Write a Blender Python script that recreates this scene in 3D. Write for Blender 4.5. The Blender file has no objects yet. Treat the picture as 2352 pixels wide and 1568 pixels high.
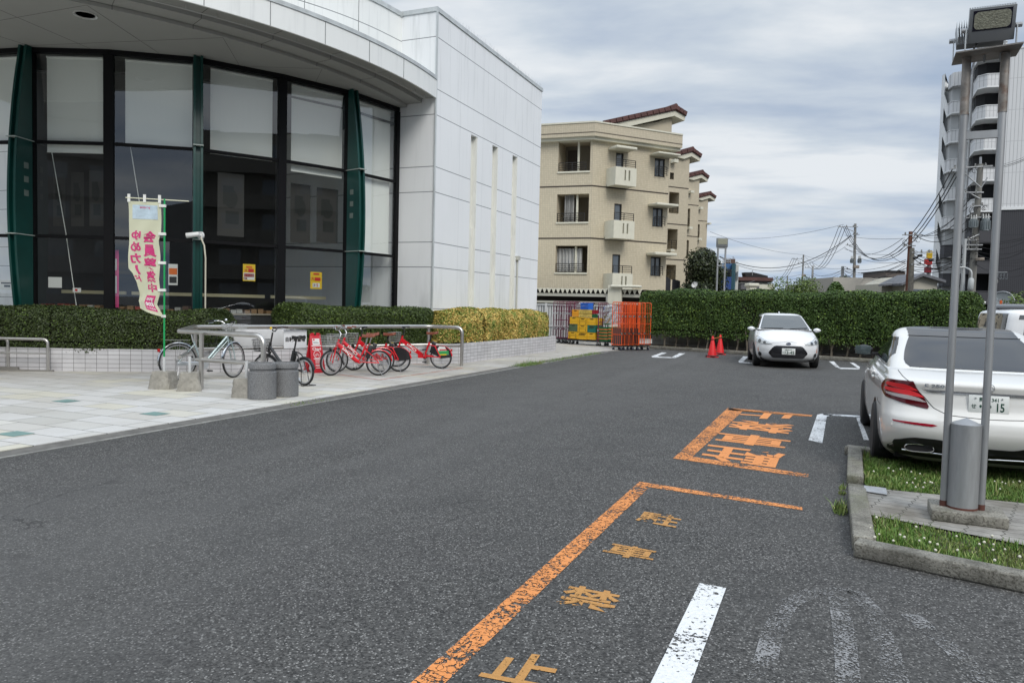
import bpy, bmesh, math, random
import numpy as np
from mathutils import Vector, Matrix
R = math.radians
sc = bpy.context.scene
COL = sc.collection
random.seed(7); RNG = np.random.default_rng(7)

# ---------------- camera, sky, sun, exposure ----------------
F, CX, CY, H = 1723.0, 1176.0, 784.0, 1.55      # focal length and centre in survey pixels, eye height
def _cam(x, y): return np.array([(x-CX)/F, -(y-CY)/F, -1.0])
def _n(v): return v/np.linalg.norm(v)
_Y = _n(_cam(1909, 719)); _Q = _n(_cam(0, 719-.0245*1909)); _U = _n(np.cross(_Q, _Y))
if _U[1] < 0: _U = -_U
MW = np.array([np.cross(_Y, _U), _Y, _U])
O = np.array([0, 0, H])
def G(x, y, z=0.0):
    r = MW@_cam(x, y); return O+r*(z-H)/r[2]
def PX(x, y, X):
    r = MW@_cam(x, y); return O+r*X/r[0]
def PY(x, y, Yv):
    r = MW@_cam(x, y); return O+r*Yv/r[1]
def D(x, y, d): return O+MW@_cam(x, y)*d
cd = bpy.data.cameras.new('camera'); cam = bpy.data.objects.new('camera', cd); COL.objects.link(cam)
cd.sensor_width = 36; cd.lens = F/2352*36; cd.clip_end = 9000; cd.clip_start = .05
mw = Matrix([[*MW[i], O[i]] for i in range(3)]+[[0, 0, 0, 1]]); cam.matrix_world = mw
sc.camera = cam
sc.view_settings.view_transform = 'Standard'; sc.view_settings.look = 'None'
sc.view_settings.exposure = .25; sc.view_settings.gamma = 1
sc.cycles.max_bounces = 8; sc.cycles.transparent_max_bounces = 16
sc.cycles.caustics_reflective = False; sc.cycles.caustics_refractive = False

SUN_EL, SUN_AZ = 42, 132          # azimuth measured from +Y clockwise
sl = bpy.data.lights.new('sun', 'SUN'); sl.energy = 1.5; sl.angle = R(25); sl.color = (1, .96, .9)
sun = bpy.data.objects.new('sun', sl); COL.objects.link(sun)
sun.rotation_euler = Vector((-math.sin(R(SUN_AZ))*math.cos(R(SUN_EL)), -math.cos(R(SUN_AZ))*math.cos(R(SUN_EL)), -math.sin(R(SUN_EL)))).to_track_quat('-Z', 'Y').to_euler()

class N:
    """small node-tree writer"""
    def __init__(s, tree): s.t = tree; s.t.nodes.clear()
    def n(s, typ, ins=None, **kw):
        nd = s.t.nodes.new(typ)
        for k, v in kw.items(): setattr(nd, k, v)
        for k, v in (ins or {}).items():
            if isinstance(v, bpy.types.NodeSocket): s.t.links.new(v, nd.inputs[k])
            else: nd.inputs[k].default_value = v
        return nd
    def m(s, op, a, b=None, c=None, clamp=False):
        nd = s.n('ShaderNodeMath', operation=op, use_clamp=clamp)
        for i, v in enumerate((a, b, c)):
            if v is None: continue
            if isinstance(v, bpy.types.NodeSocket): s.t.links.new(v, nd.inputs[i])
            else: nd.inputs[i].default_value = v
        return nd.outputs[0]
    def mix(s, f, a, b, bt='MIX'):
        nd = s.n('ShaderNodeMix', data_type='RGBA', blend_type=bt)
        for i, v in ((0, f), (6, a), (7, b)):
            if isinstance(v, bpy.types.NodeSocket): s.t.links.new(v, nd.inputs[i])
            else: nd.inputs[i].default_value = v if i == 0 else ((*v, 1) if len(v) == 3 else v)
        return nd.outputs[2]
    def coord(s, kind='Object', scale=None, rot=None):
        o = s.n('ShaderNodeTexCoord').outputs[kind]
        if scale or rot:
            o = s.n('ShaderNodeMapping', {'Vector': o, 'Scale': scale or (1, 1, 1), 'Rotation': rot or (0, 0, 0)}).outputs[0]
        return o
    def noise(s, scale, detail=3, vec=None, rough=.55, dist=0):
        ins = {'Scale': scale, 'Detail': detail, 'Roughness': rough, 'Distortion': dist}
        if vec is not None: ins['Vector'] = vec
        return s.n('ShaderNodeTexNoise', ins).outputs[0]
    def ramp(s, f, stops):
        nd = s.n('ShaderNodeValToRGB', {'Fac': f}); cr = nd.color_ramp
        while len(cr.elements) < len(stops): cr.elements.new(.5)
        for e, (p, c) in zip(cr.elements, stops):
            e.position = p; e.color = (c, c, c, 1) if isinstance(c, (int, float)) else (*c, 1)
        return nd.outputs[0]
    def maprange(s, v, a, b, c=0, d=1):
        return s.n('ShaderNodeMapRange', {'Value': v, 'From Min': a, 'From Max': b, 'To Min': c, 'To Max': d}).outputs[0]
    def bump(s, h, strength=.3, dist=.01):
        return s.n('ShaderNodeBump', {'Height': h, 'Strength': strength, 'Distance': dist}).outputs[0]
    def line(s, c, size, width, off=0.0):
        """1 on joints every `size`, `width` wide"""
        fr = s.m('FRACT', s.m('DIVIDE', s.m('SUBTRACT', c, off), size))
        return s.m('LESS_THAN', fr, width/size)
    def sep(s, v):
        o = s.n('ShaderNodeSeparateXYZ', {0: v}).outputs; return o[0], o[1], o[2]

w = bpy.data.worlds.new('World'); sc.world = w; w.use_nodes = True
k = N(w.node_tree)
sky = k.n('ShaderNodeTexSky', sky_type='NISHITA', sun_disc=False, sun_elevation=R(SUN_EL), sun_rotation=R(SUN_AZ), air_density=1.0, dust_density=1.5)
gen = k.coord('Generated'); gx, gy, gz = k.sep(gen)
zz = k.m('MAXIMUM', gz, 0.0); hz = k.m('ADD', zz, .16)
u_ = k.m('DIVIDE', gx, hz); v_ = k.m('DIVIDE', gy, hz)
cv = k.n('ShaderNodeCombineXYZ', {0: k.m('ADD', k.m('MULTIPLY', u_, .55), k.m('MULTIPLY', v_, .12)), 1: k.m('SUBTRACT', k.m('MULTIPLY', v_, 1.0), k.m('MULTIPLY', u_, .25)), 2: 0.0}).outputs[0]
n1 = k.noise(.95, 7, cv, .52, .35); n2 = k.noise(2.9, 6, cv, .55, .25); n3 = k.noise(.45, 2, cv)
dens = k.m('ADD', k.m('ADD', k.m('MULTIPLY', n1, .6), k.m('MULTIPLY', n2, .25)), k.m('MULTIPLY', n3, .25))
ccol = k.ramp(dens, [(.45, (3.6, 4.55, 6.0)), (.50, (4.6, 5.4, 6.6)), (.55, (5.9, 6.6, 7.4)), (.605, (7.8, 8.2, 8.6))])
low = k.maprange(zz, 0.0, .16)
hcol = k.ramp(k.noise(2.2, 6, k.n('ShaderNodeMapping', {'Vector': gen, 'Scale': (2.2, 2.2, 26)}).outputs[0], .55, .2), [(.36, (3.0, 4.2, 6.2)), (.47, (4.6, 5.7, 7.2)), (.56, (6.6, 7.2, 7.8)), (.66, (8.2, 8.5, 8.6))])
cl = k.mix(low, hcol, ccol)
cover = k.maprange(dens, .36, .46, .82, 1.0)
skyc = k.mix(cover, sky.outputs[0], cl)
zen = k.maprange(gz, .40, .80, 1.0, 2.3)      # an overcast sky is brightest overhead
skyc = k.mix(1.0, skyc, k.n('ShaderNodeCombineXYZ', {0: zen, 1: zen, 2: zen}).outputs[0], 'MULTIPLY')
k.n('ShaderNodeOutputWorld', {0: k.n('ShaderNodeBackground', {'Color': skyc, 'Strength': .085}).outputs[0]})

# ---------------- mesh building ----------------
WM = {}
class MB:
    def __init__(s): s.v = []; s.f = []; s.mi = []
    def add(s, vs, fs, mi=0):
        b = len(s.v); s.v += [tuple(map(float, p)) for p in vs]; s.f += [tuple(b+i for i in f) for f in fs]; s.mi += [mi]*len(fs); return s
    def bb(s, x0, x1, y0, y1, z0, z1, mi=0):
        return s.add([(x, y, z) for z in (z0, z1) for x, y in ((x0, y0), (x1, y0), (x1, y1), (x0, y1))],
                     [(3, 2, 1, 0), (4, 5, 6, 7), (0, 1, 5, 4), (1, 2, 6, 5), (2, 3, 7, 6), (3, 0, 4, 7)], mi)
    def box(s, c, d, rz=0, mi=0, M=None):
        m = M or Matrix.Rotation(rz, 3, 'Z')
        vs = [Vector(c)+m@Vector((x*d[0]/2, y*d[1]/2, z*d[2]/2)) for z in (-1, 1) for x, y in ((-1, -1), (1, -1), (1, 1), (-1, 1))]
        return s.add(vs, [(3, 2, 1, 0), (4, 5, 6, 7), (0, 1, 5, 4), (1, 2, 6, 5), (2, 3, 7, 6), (3, 0, 4, 7)], mi)
    def prism(s, poly, z0, z1, mi=0):
        n = len(poly); return s.add([(*p[:2], z0) for p in poly]+[(*p[:2], z1) for p in poly],
            [tuple(range(n))[::-1], tuple(range(n, 2*n))]+[(i, (i+1) % n, n+(i+1) % n, n+i) for i in range(n)], mi)
    def ext(s, poly, o, U, V, dn, mi=0):
        """planar outline poly in frame (o,U,V), thickened by vector dn"""
        o, U, V, dn = map(Vector, (o, U, V, dn)); n = len(poly)
        a = [o+U*p[0]+V*p[1] for p in poly]
        return s.add(a+[p+dn for p in a], [tuple(range(n))[::-1], tuple(range(n, 2*n))]+[(i, (i+1) % n, n+(i+1) % n, n+i) for i in range(n)], mi)
    def tube(s, path, r, n=8, closed=False, mi=0):
        P = [Vector(p) for p in path]; L = len(P); rr = r if isinstance(r, (list, tuple)) else [r]*L
        rings = []; prev = None
        for i, p in enumerate(P):
            a = P[i-1] if (i or closed) else p; b = P[(i+1) % L] if (i < L-1 or closed) else p
            t = (b-a)
            if t.length < 1e-9: t = Vector((0, 0, 1))
            t.normalize()
            if prev is None: x = t.orthogonal().normalized()
            else:
                x = prev-t*prev.dot(t)
                x = x.normalized() if x.length > 1e-6 else t.orthogonal().normalized()
            prev = x; y = t.cross(x)
            rings.append([p+(x*math.cos(2*math.pi*j/n)+y*math.sin(2*math.pi*j/n))*rr[i] for j in range(n)])
        vs = [q for rg in rings for q in rg]; fs = []
        for i in range(L if closed else L-1):
            k2 = (i+1) % L
            fs += [(i*n+j, i*n+(j+1) % n, k2*n+(j+1) % n, k2*n+j) for j in range(n)]
        if not closed: fs += [tuple(range(n))[::-1], tuple((L-1)*n+j for j in range(n))]
        return s.add(vs, fs, mi)
    def lathe(s, prof, n=24, c=(0, 0, 0), axis='Z', mi=0):
        vs = []
        for r, z in prof:
            for j in range(n):
                a = 2*math.pi*j/n; p = (r*math.cos(a), r*math.sin(a), z)
                if axis == 'X': p = (p[2], p[0], p[1])
                if axis == 'Y': p = (p[0], p[2], p[1])
                vs.append((p[0]+c[0], p[1]+c[1], p[2]+c[2]))
        L = len(prof); fs = [(i*n+j, i*n+(j+1) % n, (i+1)*n+(j+1) % n, (i+1)*n+j) for i in range(L-1) for j in range(n)]
        fs += [tuple(range(n))[::-1], tuple((L-1)*n+j for j in range(n))]
        return s.add(vs, fs, mi)
    def grid(s, rows, mi=0, closed=False):
        nr, nc = len(rows), len(rows[0])
        return s.add([p for r in rows for p in r], [(i*nc+j, i*nc+(j+1) % nc, (i+1)*nc+(j+1) % nc, (i+1)*nc+j) for i in range(nr-1) for j in range(nc if closed else nc-1)], mi)
    def xf(s, M): s.v = [tuple(M@Vector(p)) for p in s.v]; return s
    def build(s, name, mats, parent=None, smooth=None, bevel=0, world=True, seg=2, fix=True, sub=0):
        me = bpy.data.meshes.new(name); vs = s.v
        if parent is not None and world and parent in WM:
            iv = WM[parent].inverted(); vs = [tuple(iv@Vector(p)) for p in vs]
        me.from_pydata(vs, [], s.f)
        mats = mats if isinstance(mats, (list, tuple)) else [mats]
        for m in mats: me.materials.append(m)
        if len(mats) > 1: me.polygons.foreach_set('material_index', s.mi)
        if fix:
            bm = bmesh.new(); bm.from_mesh(me)
            bmesh.ops.recalc_face_normals(bm, faces=bm.faces)
            if smooth is not None:
                for f in bm.faces: f.smooth = True
                for e in bm.edges:
                    if len(e.link_faces) == 2 and e.calc_face_angle(0) > R(smooth): e.smooth = False
            bm.to_mesh(me); bm.free()
        o = bpy.data.objects.new(name, me); COL.objects.link(o)
        if bevel:
            b = o.modifiers.new('bevel', 'BEVEL'); b.width = bevel; b.segments = seg; b.limit_method = 'ANGLE'; b.angle_limit = R(40); b.harden_normals = False
            if smooth is None: me.shade_smooth(); 
        if sub: q = o.modifiers.new('sub', 'SUBSURF'); q.levels = q.render_levels = sub
        if parent is not None:
            o.parent = parent
            if parent in WM: WM[o] = WM[parent]
        return o

def thing(name, label, cat, loc=(0, 0, 0), rz=0, group=None):
    o = bpy.data.objects.new(name, None); COL.objects.link(o); o.empty_display_size = .2
    o.location = loc; o.rotation_euler = (0, 0, rz); WM[o] = Matrix.Translation(Vector(loc))@Matrix.Rotation(rz, 4, 'Z')
    return tag(o, label, cat, group)
def tag(o, label, cat, group=None, kind=None):
    if label: o['label'] = label
    if cat: o['category'] = cat
    if group: o['group'] = group
    if kind: o['kind'] = kind
    return o
def struct(o): o['kind'] = 'structure'; return o
def kids(o): return [c for c in KID.get(o, [])]
def dup(root, loc, rz=0, label=None, group=None, scale=None):
    def cp(o, par):
        c = o.copy(); COL.objects.link(c)
        if par: c.parent = par
        for ch in list(o.children): cp(ch, c)
        return c
    r = cp(root, None); r.location = loc; r.rotation_euler = (0, 0, rz)
    if scale: r.scale = (scale,)*3
    if label: r['label'] = label
    if group: r['group'] = group
    return r

# ---------------- materials ----------------
MC = {}
def mat(name, col=(.5, .5, .5), rough=.6, metal=0.0, var=.0, vs=4, bump=0, bs=60, spec=.5, coat=0, dirt=0, dirtcol=(.1, .08, .06), stretch=None, trans=0):
    if name in MC: return MC[name]
    m = bpy.data.materials.new(name); m.use_nodes = True; k = N(m.node_tree); MC[name] = m
    c = (*col, 1); vec = k.coord('Object', scale=stretch)
    if var:
        f = k.noise(vs, 5, vec, .6); c = k.mix(k.maprange(f, .3, .7), tuple(max(0, a*(1-var)) for a in col), tuple(min(1, a*(1+var)) for a in col))
    if dirt:
        f = k.maprange(k.noise(vs*1.7, 6, vec, .65), .5, .72, 0, dirt); c = k.mix(f, c[:3] if isinstance(c, tuple) else c, dirtcol)
    ins = {'Base Color': c, 'Roughness': rough, 'Metallic': metal, 'Specular IOR Level': spec, 'Coat Weight': coat, 'Coat Roughness': .04}
    if bump: ins['Normal'] = k.bump(k.noise(bs, 4, vec), bump, .01)
    if trans: ins['Transmission Weight'] = trans
    k.n('ShaderNodeOutputMaterial', {0: k.n('ShaderNodeBsdfPrincipled', ins).outputs[0]})
    return m
def glassmat(name, tint=(.25, .27, .28), base=.08, rough=.0, power=3.0):
    """architectural thin glass: see-through tinted sheet plus mirror reflection that grows at grazing angles"""
    m = bpy.data.materials.new(name); m.use_nodes = True; k = N(m.node_tree); MC[name] = m
    lw = k.n('ShaderNodeLayerWeight', {'Blend': .5}).outputs['Facing']
    f = k.m('ADD', k.m('MULTIPLY', k.m('POWER', lw, power), 1-base), base, clamp=True)
    t = k.n('ShaderNodeBsdfTransparent', {0: (*tint, 1)}); g = k.n('ShaderNodeBsdfGlossy', {'Color': (.95, .97, 1, 1), 'Roughness': rough})
    k.n('ShaderNodeOutputMaterial', {0: k.n('ShaderNodeMixShader', {0: f, 1: t.outputs[0], 2: g.outputs[0]}).outputs[0]})
    return m

def text_tris(body, size=1.0, bold=0.0, align='CENTER', spacing=1.0, res=3):
    c = bpy.data.curves.new('t', 'FONT'); c.body = body; c.size = size; c.offset = bold; c.align_x = align; c.align_y = 'CENTER'
    c.resolution_u = res; c.space_character = spacing
    o = bpy.data.objects.new('t', c); COL.objects.link(o)
    dg = bpy.context.evaluated_depsgraph_get(); me = bpy.data.meshes.new_from_object(o.evaluated_get(dg))
    vs = [(v.co.x, v.co.y) for v in me.vertices]; fs = [tuple(p.vertices) for p in me.polygons]
    bpy.data.objects.remove(o); bpy.data.curves.remove(c); bpy.data.meshes.remove(me)
    return vs, fs
def put_text(mb, body, o, U, V, size, bold=0, mi=0, sx=1.0, sy=1.0, box=None, flip=False, **kw):
    vs, fs = text_tris(body, size, bold, **kw); U = Vector(U).normalized(); V = Vector(V).normalized(); o = Vector(o)
    if box:
        xs = [p[0] for p in vs]; ys = [p[1] for p in vs]; cx = (max(xs)+min(xs))/2; cy = (max(ys)+min(ys))/2
        sx = box[0]/(max(xs)-min(xs)); sy = box[1]/(max(ys)-min(ys)); vs = [(p[0]-cx, p[1]-cy) for p in vs]
    s = -1 if flip else 1
    mb.add([o+U*(p[0]*sx*s)+V*(p[1]*sy) for p in vs], fs, mi)

# common materials
M_alu = mat('stainless_steel', (.52, .5, .47), .32, .85, var=.12, vs=3)
M_galv = mat('galvanised_steel', (.34, .35, .36), .5, .55, var=.22, vs=6, stretch=(1, 1, .15), dirt=.3, dirtcol=(.12, .11, .1))
M_black = mat('black_plastic', (.012, .012, .013), .5)
M_rubber = mat('tyre_rubber', (.018, .018, .019), .75)
M_chrome = mat('chrome', (.75, .76, .78), .12, 1.0)
M_white = mat('white_paint', (.75, .75, .74), .45, var=.05)
M_dark = mat('dark_void', (.006, .006, .007), .9)
M_conc = mat('concrete', (.3, .285, .25), .9, var=.25, vs=6, bump=.5, bs=45, dirt=.5, dirtcol=(.1, .09, .075))
# ---------------- ground ----------------
def asphalt():
    m = bpy.data.materials.new('asphalt'); m.use_nodes = True; k = N(m.node_tree); v = k.coord('Object')
    vo = k.n('ShaderNodeTexVoronoi', {'Vector': v, 'Scale': 95.0}); r_, g_, b_ = k.sep(vo.outputs['Color'])
    vo2 = k.n('ShaderNodeTexVoronoi', {'Vector': v, 'Scale': 42.0}); r2, g2, b2 = k.sep(vo2.outputs['Color'])
    big = k.noise(.22, 4, v); mid = k.noise(1.6, 5, v)
    base = k.mix(k.maprange(r_, 0, 1), (.008, .008, .008), (.100, .098, .093))
    st = k.m('MULTIPLY', k.m('GREATER_THAN', g_, .83), k.maprange(vo.outputs['Distance'], .6, .2))
    c = k.mix(k.m('MULTIPLY', st, .68), base, (.46, .45, .43))
    st2 = k.m('MULTIPLY', k.m('GREATER_THAN', g2, .955), k.maprange(vo2.outputs['Distance'], .45, .2))
    c = k.mix(k.m('MULTIPLY', st2, .6), c, (.30, .30, .29))
    c = k.mix(k.maprange(big, .35, .65, 0, .38), c, (.095, .093, .089))
    c = k.mix(k.maprange(mid, .45, .72, 0, .35), c, (.038, .038, .038))
    X, Y, Z = k.sep(v)
    # tyre-worn paler lane and drip-stained bays
    lane = k.m('MULTIPLY', k.maprange(k.m('ABSOLUTE', k.m('ADD', X, 4.6)), 2.4, .6), k.maprange(k.noise(.8, 3, k.coord('Object', scale=(2.5, .3, 1))), .35, .65, .1, .36))
    c = k.mix(lane, c, (.118, .116, .112))
    wv = k.n('ShaderNodeVectorMath', {0: k.coord('Object', scale=(1, .45, 1)), 1: k.n('ShaderNodeTexNoise', {'Vector': v, 'Scale': 1.6, 'Detail': 5.0}).outputs[1]}, operation='ADD').outputs[0]
    cr = k.n('ShaderNodeTexVoronoi', {'Vector': wv, 'Scale': .42}, feature='DISTANCE_TO_EDGE').outputs['Distance']
    crk = k.m('MULTIPLY', k.m('LESS_THAN', cr, .0035), k.maprange(k.noise(.5, 3, v), .50, .56))
    c = k.mix(k.m('MULTIPLY', crk, .45), c, (.012, .012, .012))
    oil = k.maprange(k.noise(1.9, 2, k.coord('Object', scale=(1, .8, 1))), .72, .80, 0, .35); c = k.mix(oil, c, (.02, .019, .018))
    h = k.m('ADD', k.m('MULTIPLY', vo.outputs['Distance'], -1.0), k.m('MULTIPLY', r_, .8))
    k.n('ShaderNodeOutputMaterial', {0: k.n('ShaderNodeBsdfPrincipled', {'Base Color': c, 'Roughness': .85, 'Specular IOR Level': .35, 'Normal': k.bump(h, .55, .006)}).outputs[0]})
    return m
M_asph = asphalt()
struct(MB().add([(-3500, -3500, 0), (3500, -3500, 0), (3500, 3500, 0), (-3500, 3500, 0)], [(0, 1, 2, 3)]).build('ground', M_asph, fix=False))

def paving():
    m = bpy.data.materials.new('paving_tiles'); m.use_nodes = True; k = N(m.node_tree); v = k.coord('Object'); X, Y, Z = k.sep(v)
    S = .42
    br = k.n('ShaderNodeTexBrick', {'Vector': v, 'Scale': 1.0, 'Color1': (0, 0, 0, 1), 'Color2': (1, 1, 1, 1), 'Mortar': (.5, .5, .5, 1), 'Mortar Size': .0075, 'Brick Width': S*1.5, 'Row Height': S, 'Bias': 0.0, 'Mortar Smooth': 0.0}, offset=.33, squash=1.35, squash_frequency=3, offset_frequency=2)
    rnd = br.outputs['Color']; mort = br.outputs['Fac']
    vr, vg, vb = k.sep(rnd)
    c = k.ramp(vr, [(0, (.45, .44, .405)), (.3, (.54, .53, .50)), (.6, (.57, .565, .55)), (.85, (.56, .535, .44)), (1, (.50, .485, .45))])
    nz = k.noise(1.2, 5, v); sp = k.noise(120, 2, v)
    c = k.mix(k.maprange(nz, .42, .72, 0, .35), c, (.34, .31, .26))
    c = k.mix(k.maprange(sp, .35, .65, 0, .2), c, (.25, .25, .25))
    # grime creeping out from the planter side (far part stays brown-grey)
    far = k.m('MULTIPLY', k.maprange(k.m('ADD', k.m('MULTIPLY', X, -.53), k.m('MULTIPLY', Y, .85)), 13.0, 16.5), .55)
    c = k.mix(k.m('MULTIPLY', far, k.maprange(k.noise(.9, 4, v), .3, .6, .5, 1)), c, (.26, .225, .18))
    # a few teal feature tiles
    tv = k.n('ShaderNodeTexVoronoi', {'Vector': v, 'Scale': 1.0}, distance='CHEBYCHEV')
    c = k.mix(k.m('MULTIPLY', mort, .9), c, (.12, .115, .10))
    k.n('ShaderNodeOutputMaterial', {0: k.n('ShaderNodeBsdfPrincipled', {'Base Color': c, 'Roughness': .8, 'Normal': k.bump(k.m('ADD', k.m('MULTIPLY', mort, -1), k.m('MULTIPLY', sp, .2)), .35, .004)}).outputs[0]})
    return m
M_pave = paving()
KX = -7.36
mb = MB(); mb.add([(-60, -20, .02), (KX, -20, .02), (KX, 25.6, .02), (-6.3, 29.2, .02), (-6.3, 60, .02), (-60, 60, .02), (KX, -20, .0), (KX, 25.6, .0), (-6.3, 29.2, 0)], [(0, 1, 2, 3, 4, 5), (1, 6, 7, 2), (2, 7, 8, 3)])
struct(mb.build('pavement', M_pave, fix=False))
mb = MB(); mb.add([(KX, -20, .012), (-7.1, -20, .006), (-7.1, 25.4, .006), (KX, 25.6, .012)], [(0, 1, 2, 3)])
mb.add([(-7.1, 25.4, .006), (KX, 25.6, .012), (-6.3, 29.2, .012), (-6.1, 28.9, .006)], [(0, 1, 2, 3)])
struct(mb.build('gutter', mat('gutter_concrete', (.12, .115, .105), .85, var=.3, vs=5, bump=.3), fix=False))
mb = MB()
for yy in (-20,): mb.bb(-7.125, -7.10, -20, 25.4, .0, .0085)
struct(mb.build('gutter_edge', mat('gutter_edge_steel', (.3, .3, .28), .6, var=.3)))
# teal feature tiles in the paving (coloured tiles, each real)
mb = MB()
for (x, y) in ((152, 921), (356, 950), (35, 996), (1000/1.02, 1200)):
    if y > 1100: continue
    g = G(x, y, .02); mb.add([(g[0]-.15, g[1]-.12, .0235), (g[0]+.15, g[1]-.12, .0235), (g[0]+.15, g[1]+.12, .0235), (g[0]-.15, g[1]+.12, .0235)], [(0, 1, 2, 3)])
struct(mb.build('pavement_inlay', mat('teal_tile', (.16, .26, .24), .7, var=.2), fix=False))

def paint(name, col, wear=.5, scale=28, crack=.0, lum=0):
    m = bpy.data.materials.new(name); m.use_nodes = True; k = N(m.node_tree); v = k.coord('Object')
    a = k.noise(scale, 6, v, .72); b = k.noise(2.6, 3, v)
    f = k.m('ADD', a, k.m('MULTIPLY', k.m('SUBTRACT', b, .5), .5))
    msk = k.m('GREATER_THAN', f, wear)
    if crack:
        vo = k.n('ShaderNodeTexVoronoi', {'Vector': k.n('ShaderNodeVectorMath', {0: v, 1: k.n('ShaderNodeTexNoise', {'Vector': v, 'Scale': 7.0, 'Detail': 3.0}).outputs[1]}, operation='ADD').outputs[0], 'Scale': 6.5}, feature='DISTANCE_TO_EDGE')
        msk = k.m('MULTIPLY', msk, k.m('GREATER_THAN', vo.outputs['Distance'], crack))
    c = k.mix(k.maprange(k.noise(60, 4, v), .3, .7), tuple(x*.8 for x in col), col)
    bs = k.n('ShaderNodeBsdfPrincipled', {'Base Color': c, 'Roughness': .75, 'Normal': k.bump(k.noise(90, 3, v), .5, .004)})
    k.n('ShaderNodeOutputMaterial', {0: k.n('ShaderNodeMixShader', {0: msk, 1: k.n('ShaderNodeBsdfTransparent').outputs[0], 2: bs.outputs[0]}).outputs[0]})
    return m
P_or = paint('orange_road_paint', (.72, .27, .075), .43, crack=.045)
P_org = paint('orange_character_paint', (.72, .27, .075), .35, 32)
P_or2 = paint('faded_orange_road_paint', (.47, .235, .065), .40, 40)
P_wh = paint('white_road_paint', (.72, .73, .73), .44, 34)
P_ghost = paint('worn_white_road_paint', (.27, .27, .27), .54, 75)
Zp = .004
def strip(mb, pts, wd, z=Zp):
    """a painted stripe: pts centre line, wd width"""
    for a, b in zip(pts, pts[1:]):
        a = Vector((*a[:2], z)); b = Vector((*b[:2], z)); t = (b-a).normalized(); n = Vector((-t.y, t.x, 0))*wd/2
        mb.add([a-n, b-n, b+n, a+n], [(0, 1, 2, 3)])
def quadpx(mb, pts, z=Zp): mb.add([G(*p, z) for p in pts], [tuple(range(len(pts)))])
# near no-parking bay
mb = MB(); x0 = -1.45
mb.add([(x0-.066, 1.2, Zp), (x0+.060, 1.2, Zp), (x0+.060, 6.42, Zp), (x0-.066, 6.58, Zp)], [(0, 1, 2, 3)])
e1, e2 = G(1843, 1165), G(1843, 1172)
mb.add([(x0-.066, 6.58, Zp), (x0+.060, 6.42, Zp), (*e2[:2], Zp), (*e1[:2], Zp)], [(0, 1, 2, 3)])
tag(mb.build('bay_outline', P_or, fix=False), 'orange painted outline of the near no-parking bay, running out of the bottom edge', 'road marking', 'orange no-parking markings')
mb = MB(); a = G(1548, 1052); b = G(1676, 937)
mb.add([G(1546, 1052, Zp), G(1590, 1048, Zp), G(1708, 942, Zp), G(1672, 936, Zp)], [(0, 1, 2, 3)])
mb.add([G(1674, 936.3, Zp), G(1672, 941.5, Zp), G(1864, 956, Zp), G(1866, 952.8, Zp)], [(0, 1, 2, 3)])
mb.add([G(1546, 1052, Zp), G(1575, 1045.5, Zp+.001), G(1857, 1088, Zp), G(1856, 1096, Zp)], [(0, 1, 2, 3)])
tag(mb.build('bay_outline', P_or, fix=False), 'orange painted outline of the far no-parking bay beside the white sedan', 'road marking', 'orange no-parking markings')
# characters, upright for someone walking away from the camera in the near bay, upside down in the far one
def glyph(ch, quad, matl, label, flip=False, bold=.022):
    """quad: pixel corners bl, br, tr, tl of the glyph's box on the ground"""
    vs, fs = text_tris(ch, 1, bold); xs = [p[0] for p in vs]; ys = [p[1] for p in vs]
    bl, br, tr, tl = [Vector(G(*q, Zp)) for q in quad]; mb = MB(); out = []
    for x, y in vs:
        u = (x-min(xs))/(max(xs)-min(xs)); t = (y-min(ys))/(max(ys)-min(ys))
        if flip: u, t = 1-u, 1-t
        out.append(bl*(1-u)*(1-t)+br*u*(1-t)+tr*u*t+tl*(1-u)*t)
    ax = (br-bl).normalized(); ay = (tl-bl).normalized(); th = (br-bl).length*.016
    for i, (dx, dy) in enumerate(((0, 0), (1, 0), (-1, 0), (0, .9), (0, -.9))): mb.add([p_+ax*dx*th+ay*dy*th+Vector((0, 0, i*.0005)) for p_ in out], fs); return tag(mb.build('road_character', matl, fix=False), label, 'road marking', 'painted no-parking characters')
def Z8(x, y): return ((1600+x*.62585)/1.7415, (1800+y*.62585)/1.7415)
glyph('駐', [Z8(1500, 448), Z8(1760, 496), Z8(1815, 425), Z8(1550, 385)], P_or2, 'faded orange road character nearest the orange corner of the near bay')
glyph('車', [Z8(1280, 655), Z8(1608, 712), Z8(1655, 640), Z8(1360, 585)], P_or2, 'faded orange road character second from the top of the near bay')
glyph('禁', [Z8(985, 975), Z8(1365, 1045), Z8(1430, 915), Z8(1075, 850)], P_or2, 'faded orange road character third down the near bay, above the cut-off one')
glyph('止', [Z8(500, 1440), Z8(960, 1530), Z8(1060, 1330), Z8(650, 1270)], P_or2, 'faded orange road character at the bottom edge, lowest of the near bay')
def Zb(x, y): return ((2600+x*.29762)/1.7415, (1550+y*.29762)/1.7415)
glyph('駐', [Zb(640, 940), Zb(1745, 1095), Zb(1830, 880), Zb(790, 755)], P_org, 'bright orange upside-down road character lowest in the far bay', True)
glyph('車', [Zb(825, 710), Zb(1840, 828), Zb(1900, 690), Zb(950, 585)], P_org, 'bright orange upside-down road character second up in the far bay', True)
glyph('禁', [Zb(1000, 530), Zb(1900, 640), Zb(1960, 500), Zb(1110, 420)], P_org, 'bright orange upside-down road character third up in the far bay', True)
glyph('止', [Zb(1140, 395), Zb(1975, 440), Zb(2060, 372), Zb(1215, 300)], P_org, 'bright orange upside-down road character topmost in the far bay', True)
def mark(name, m, label, *quads):
    mb = MB()
    for q in quads: quadpx(mb, q)
    return tag(mb.build(name, m, fix=False), label, 'road marking', 'white parking bay lines')
mark('bay_line', P_wh, 'thick white parking line at the bottom edge of the picture', [(1488, 1580), (1583, 1580), (1668, 1349), (1607, 1338)])
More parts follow.
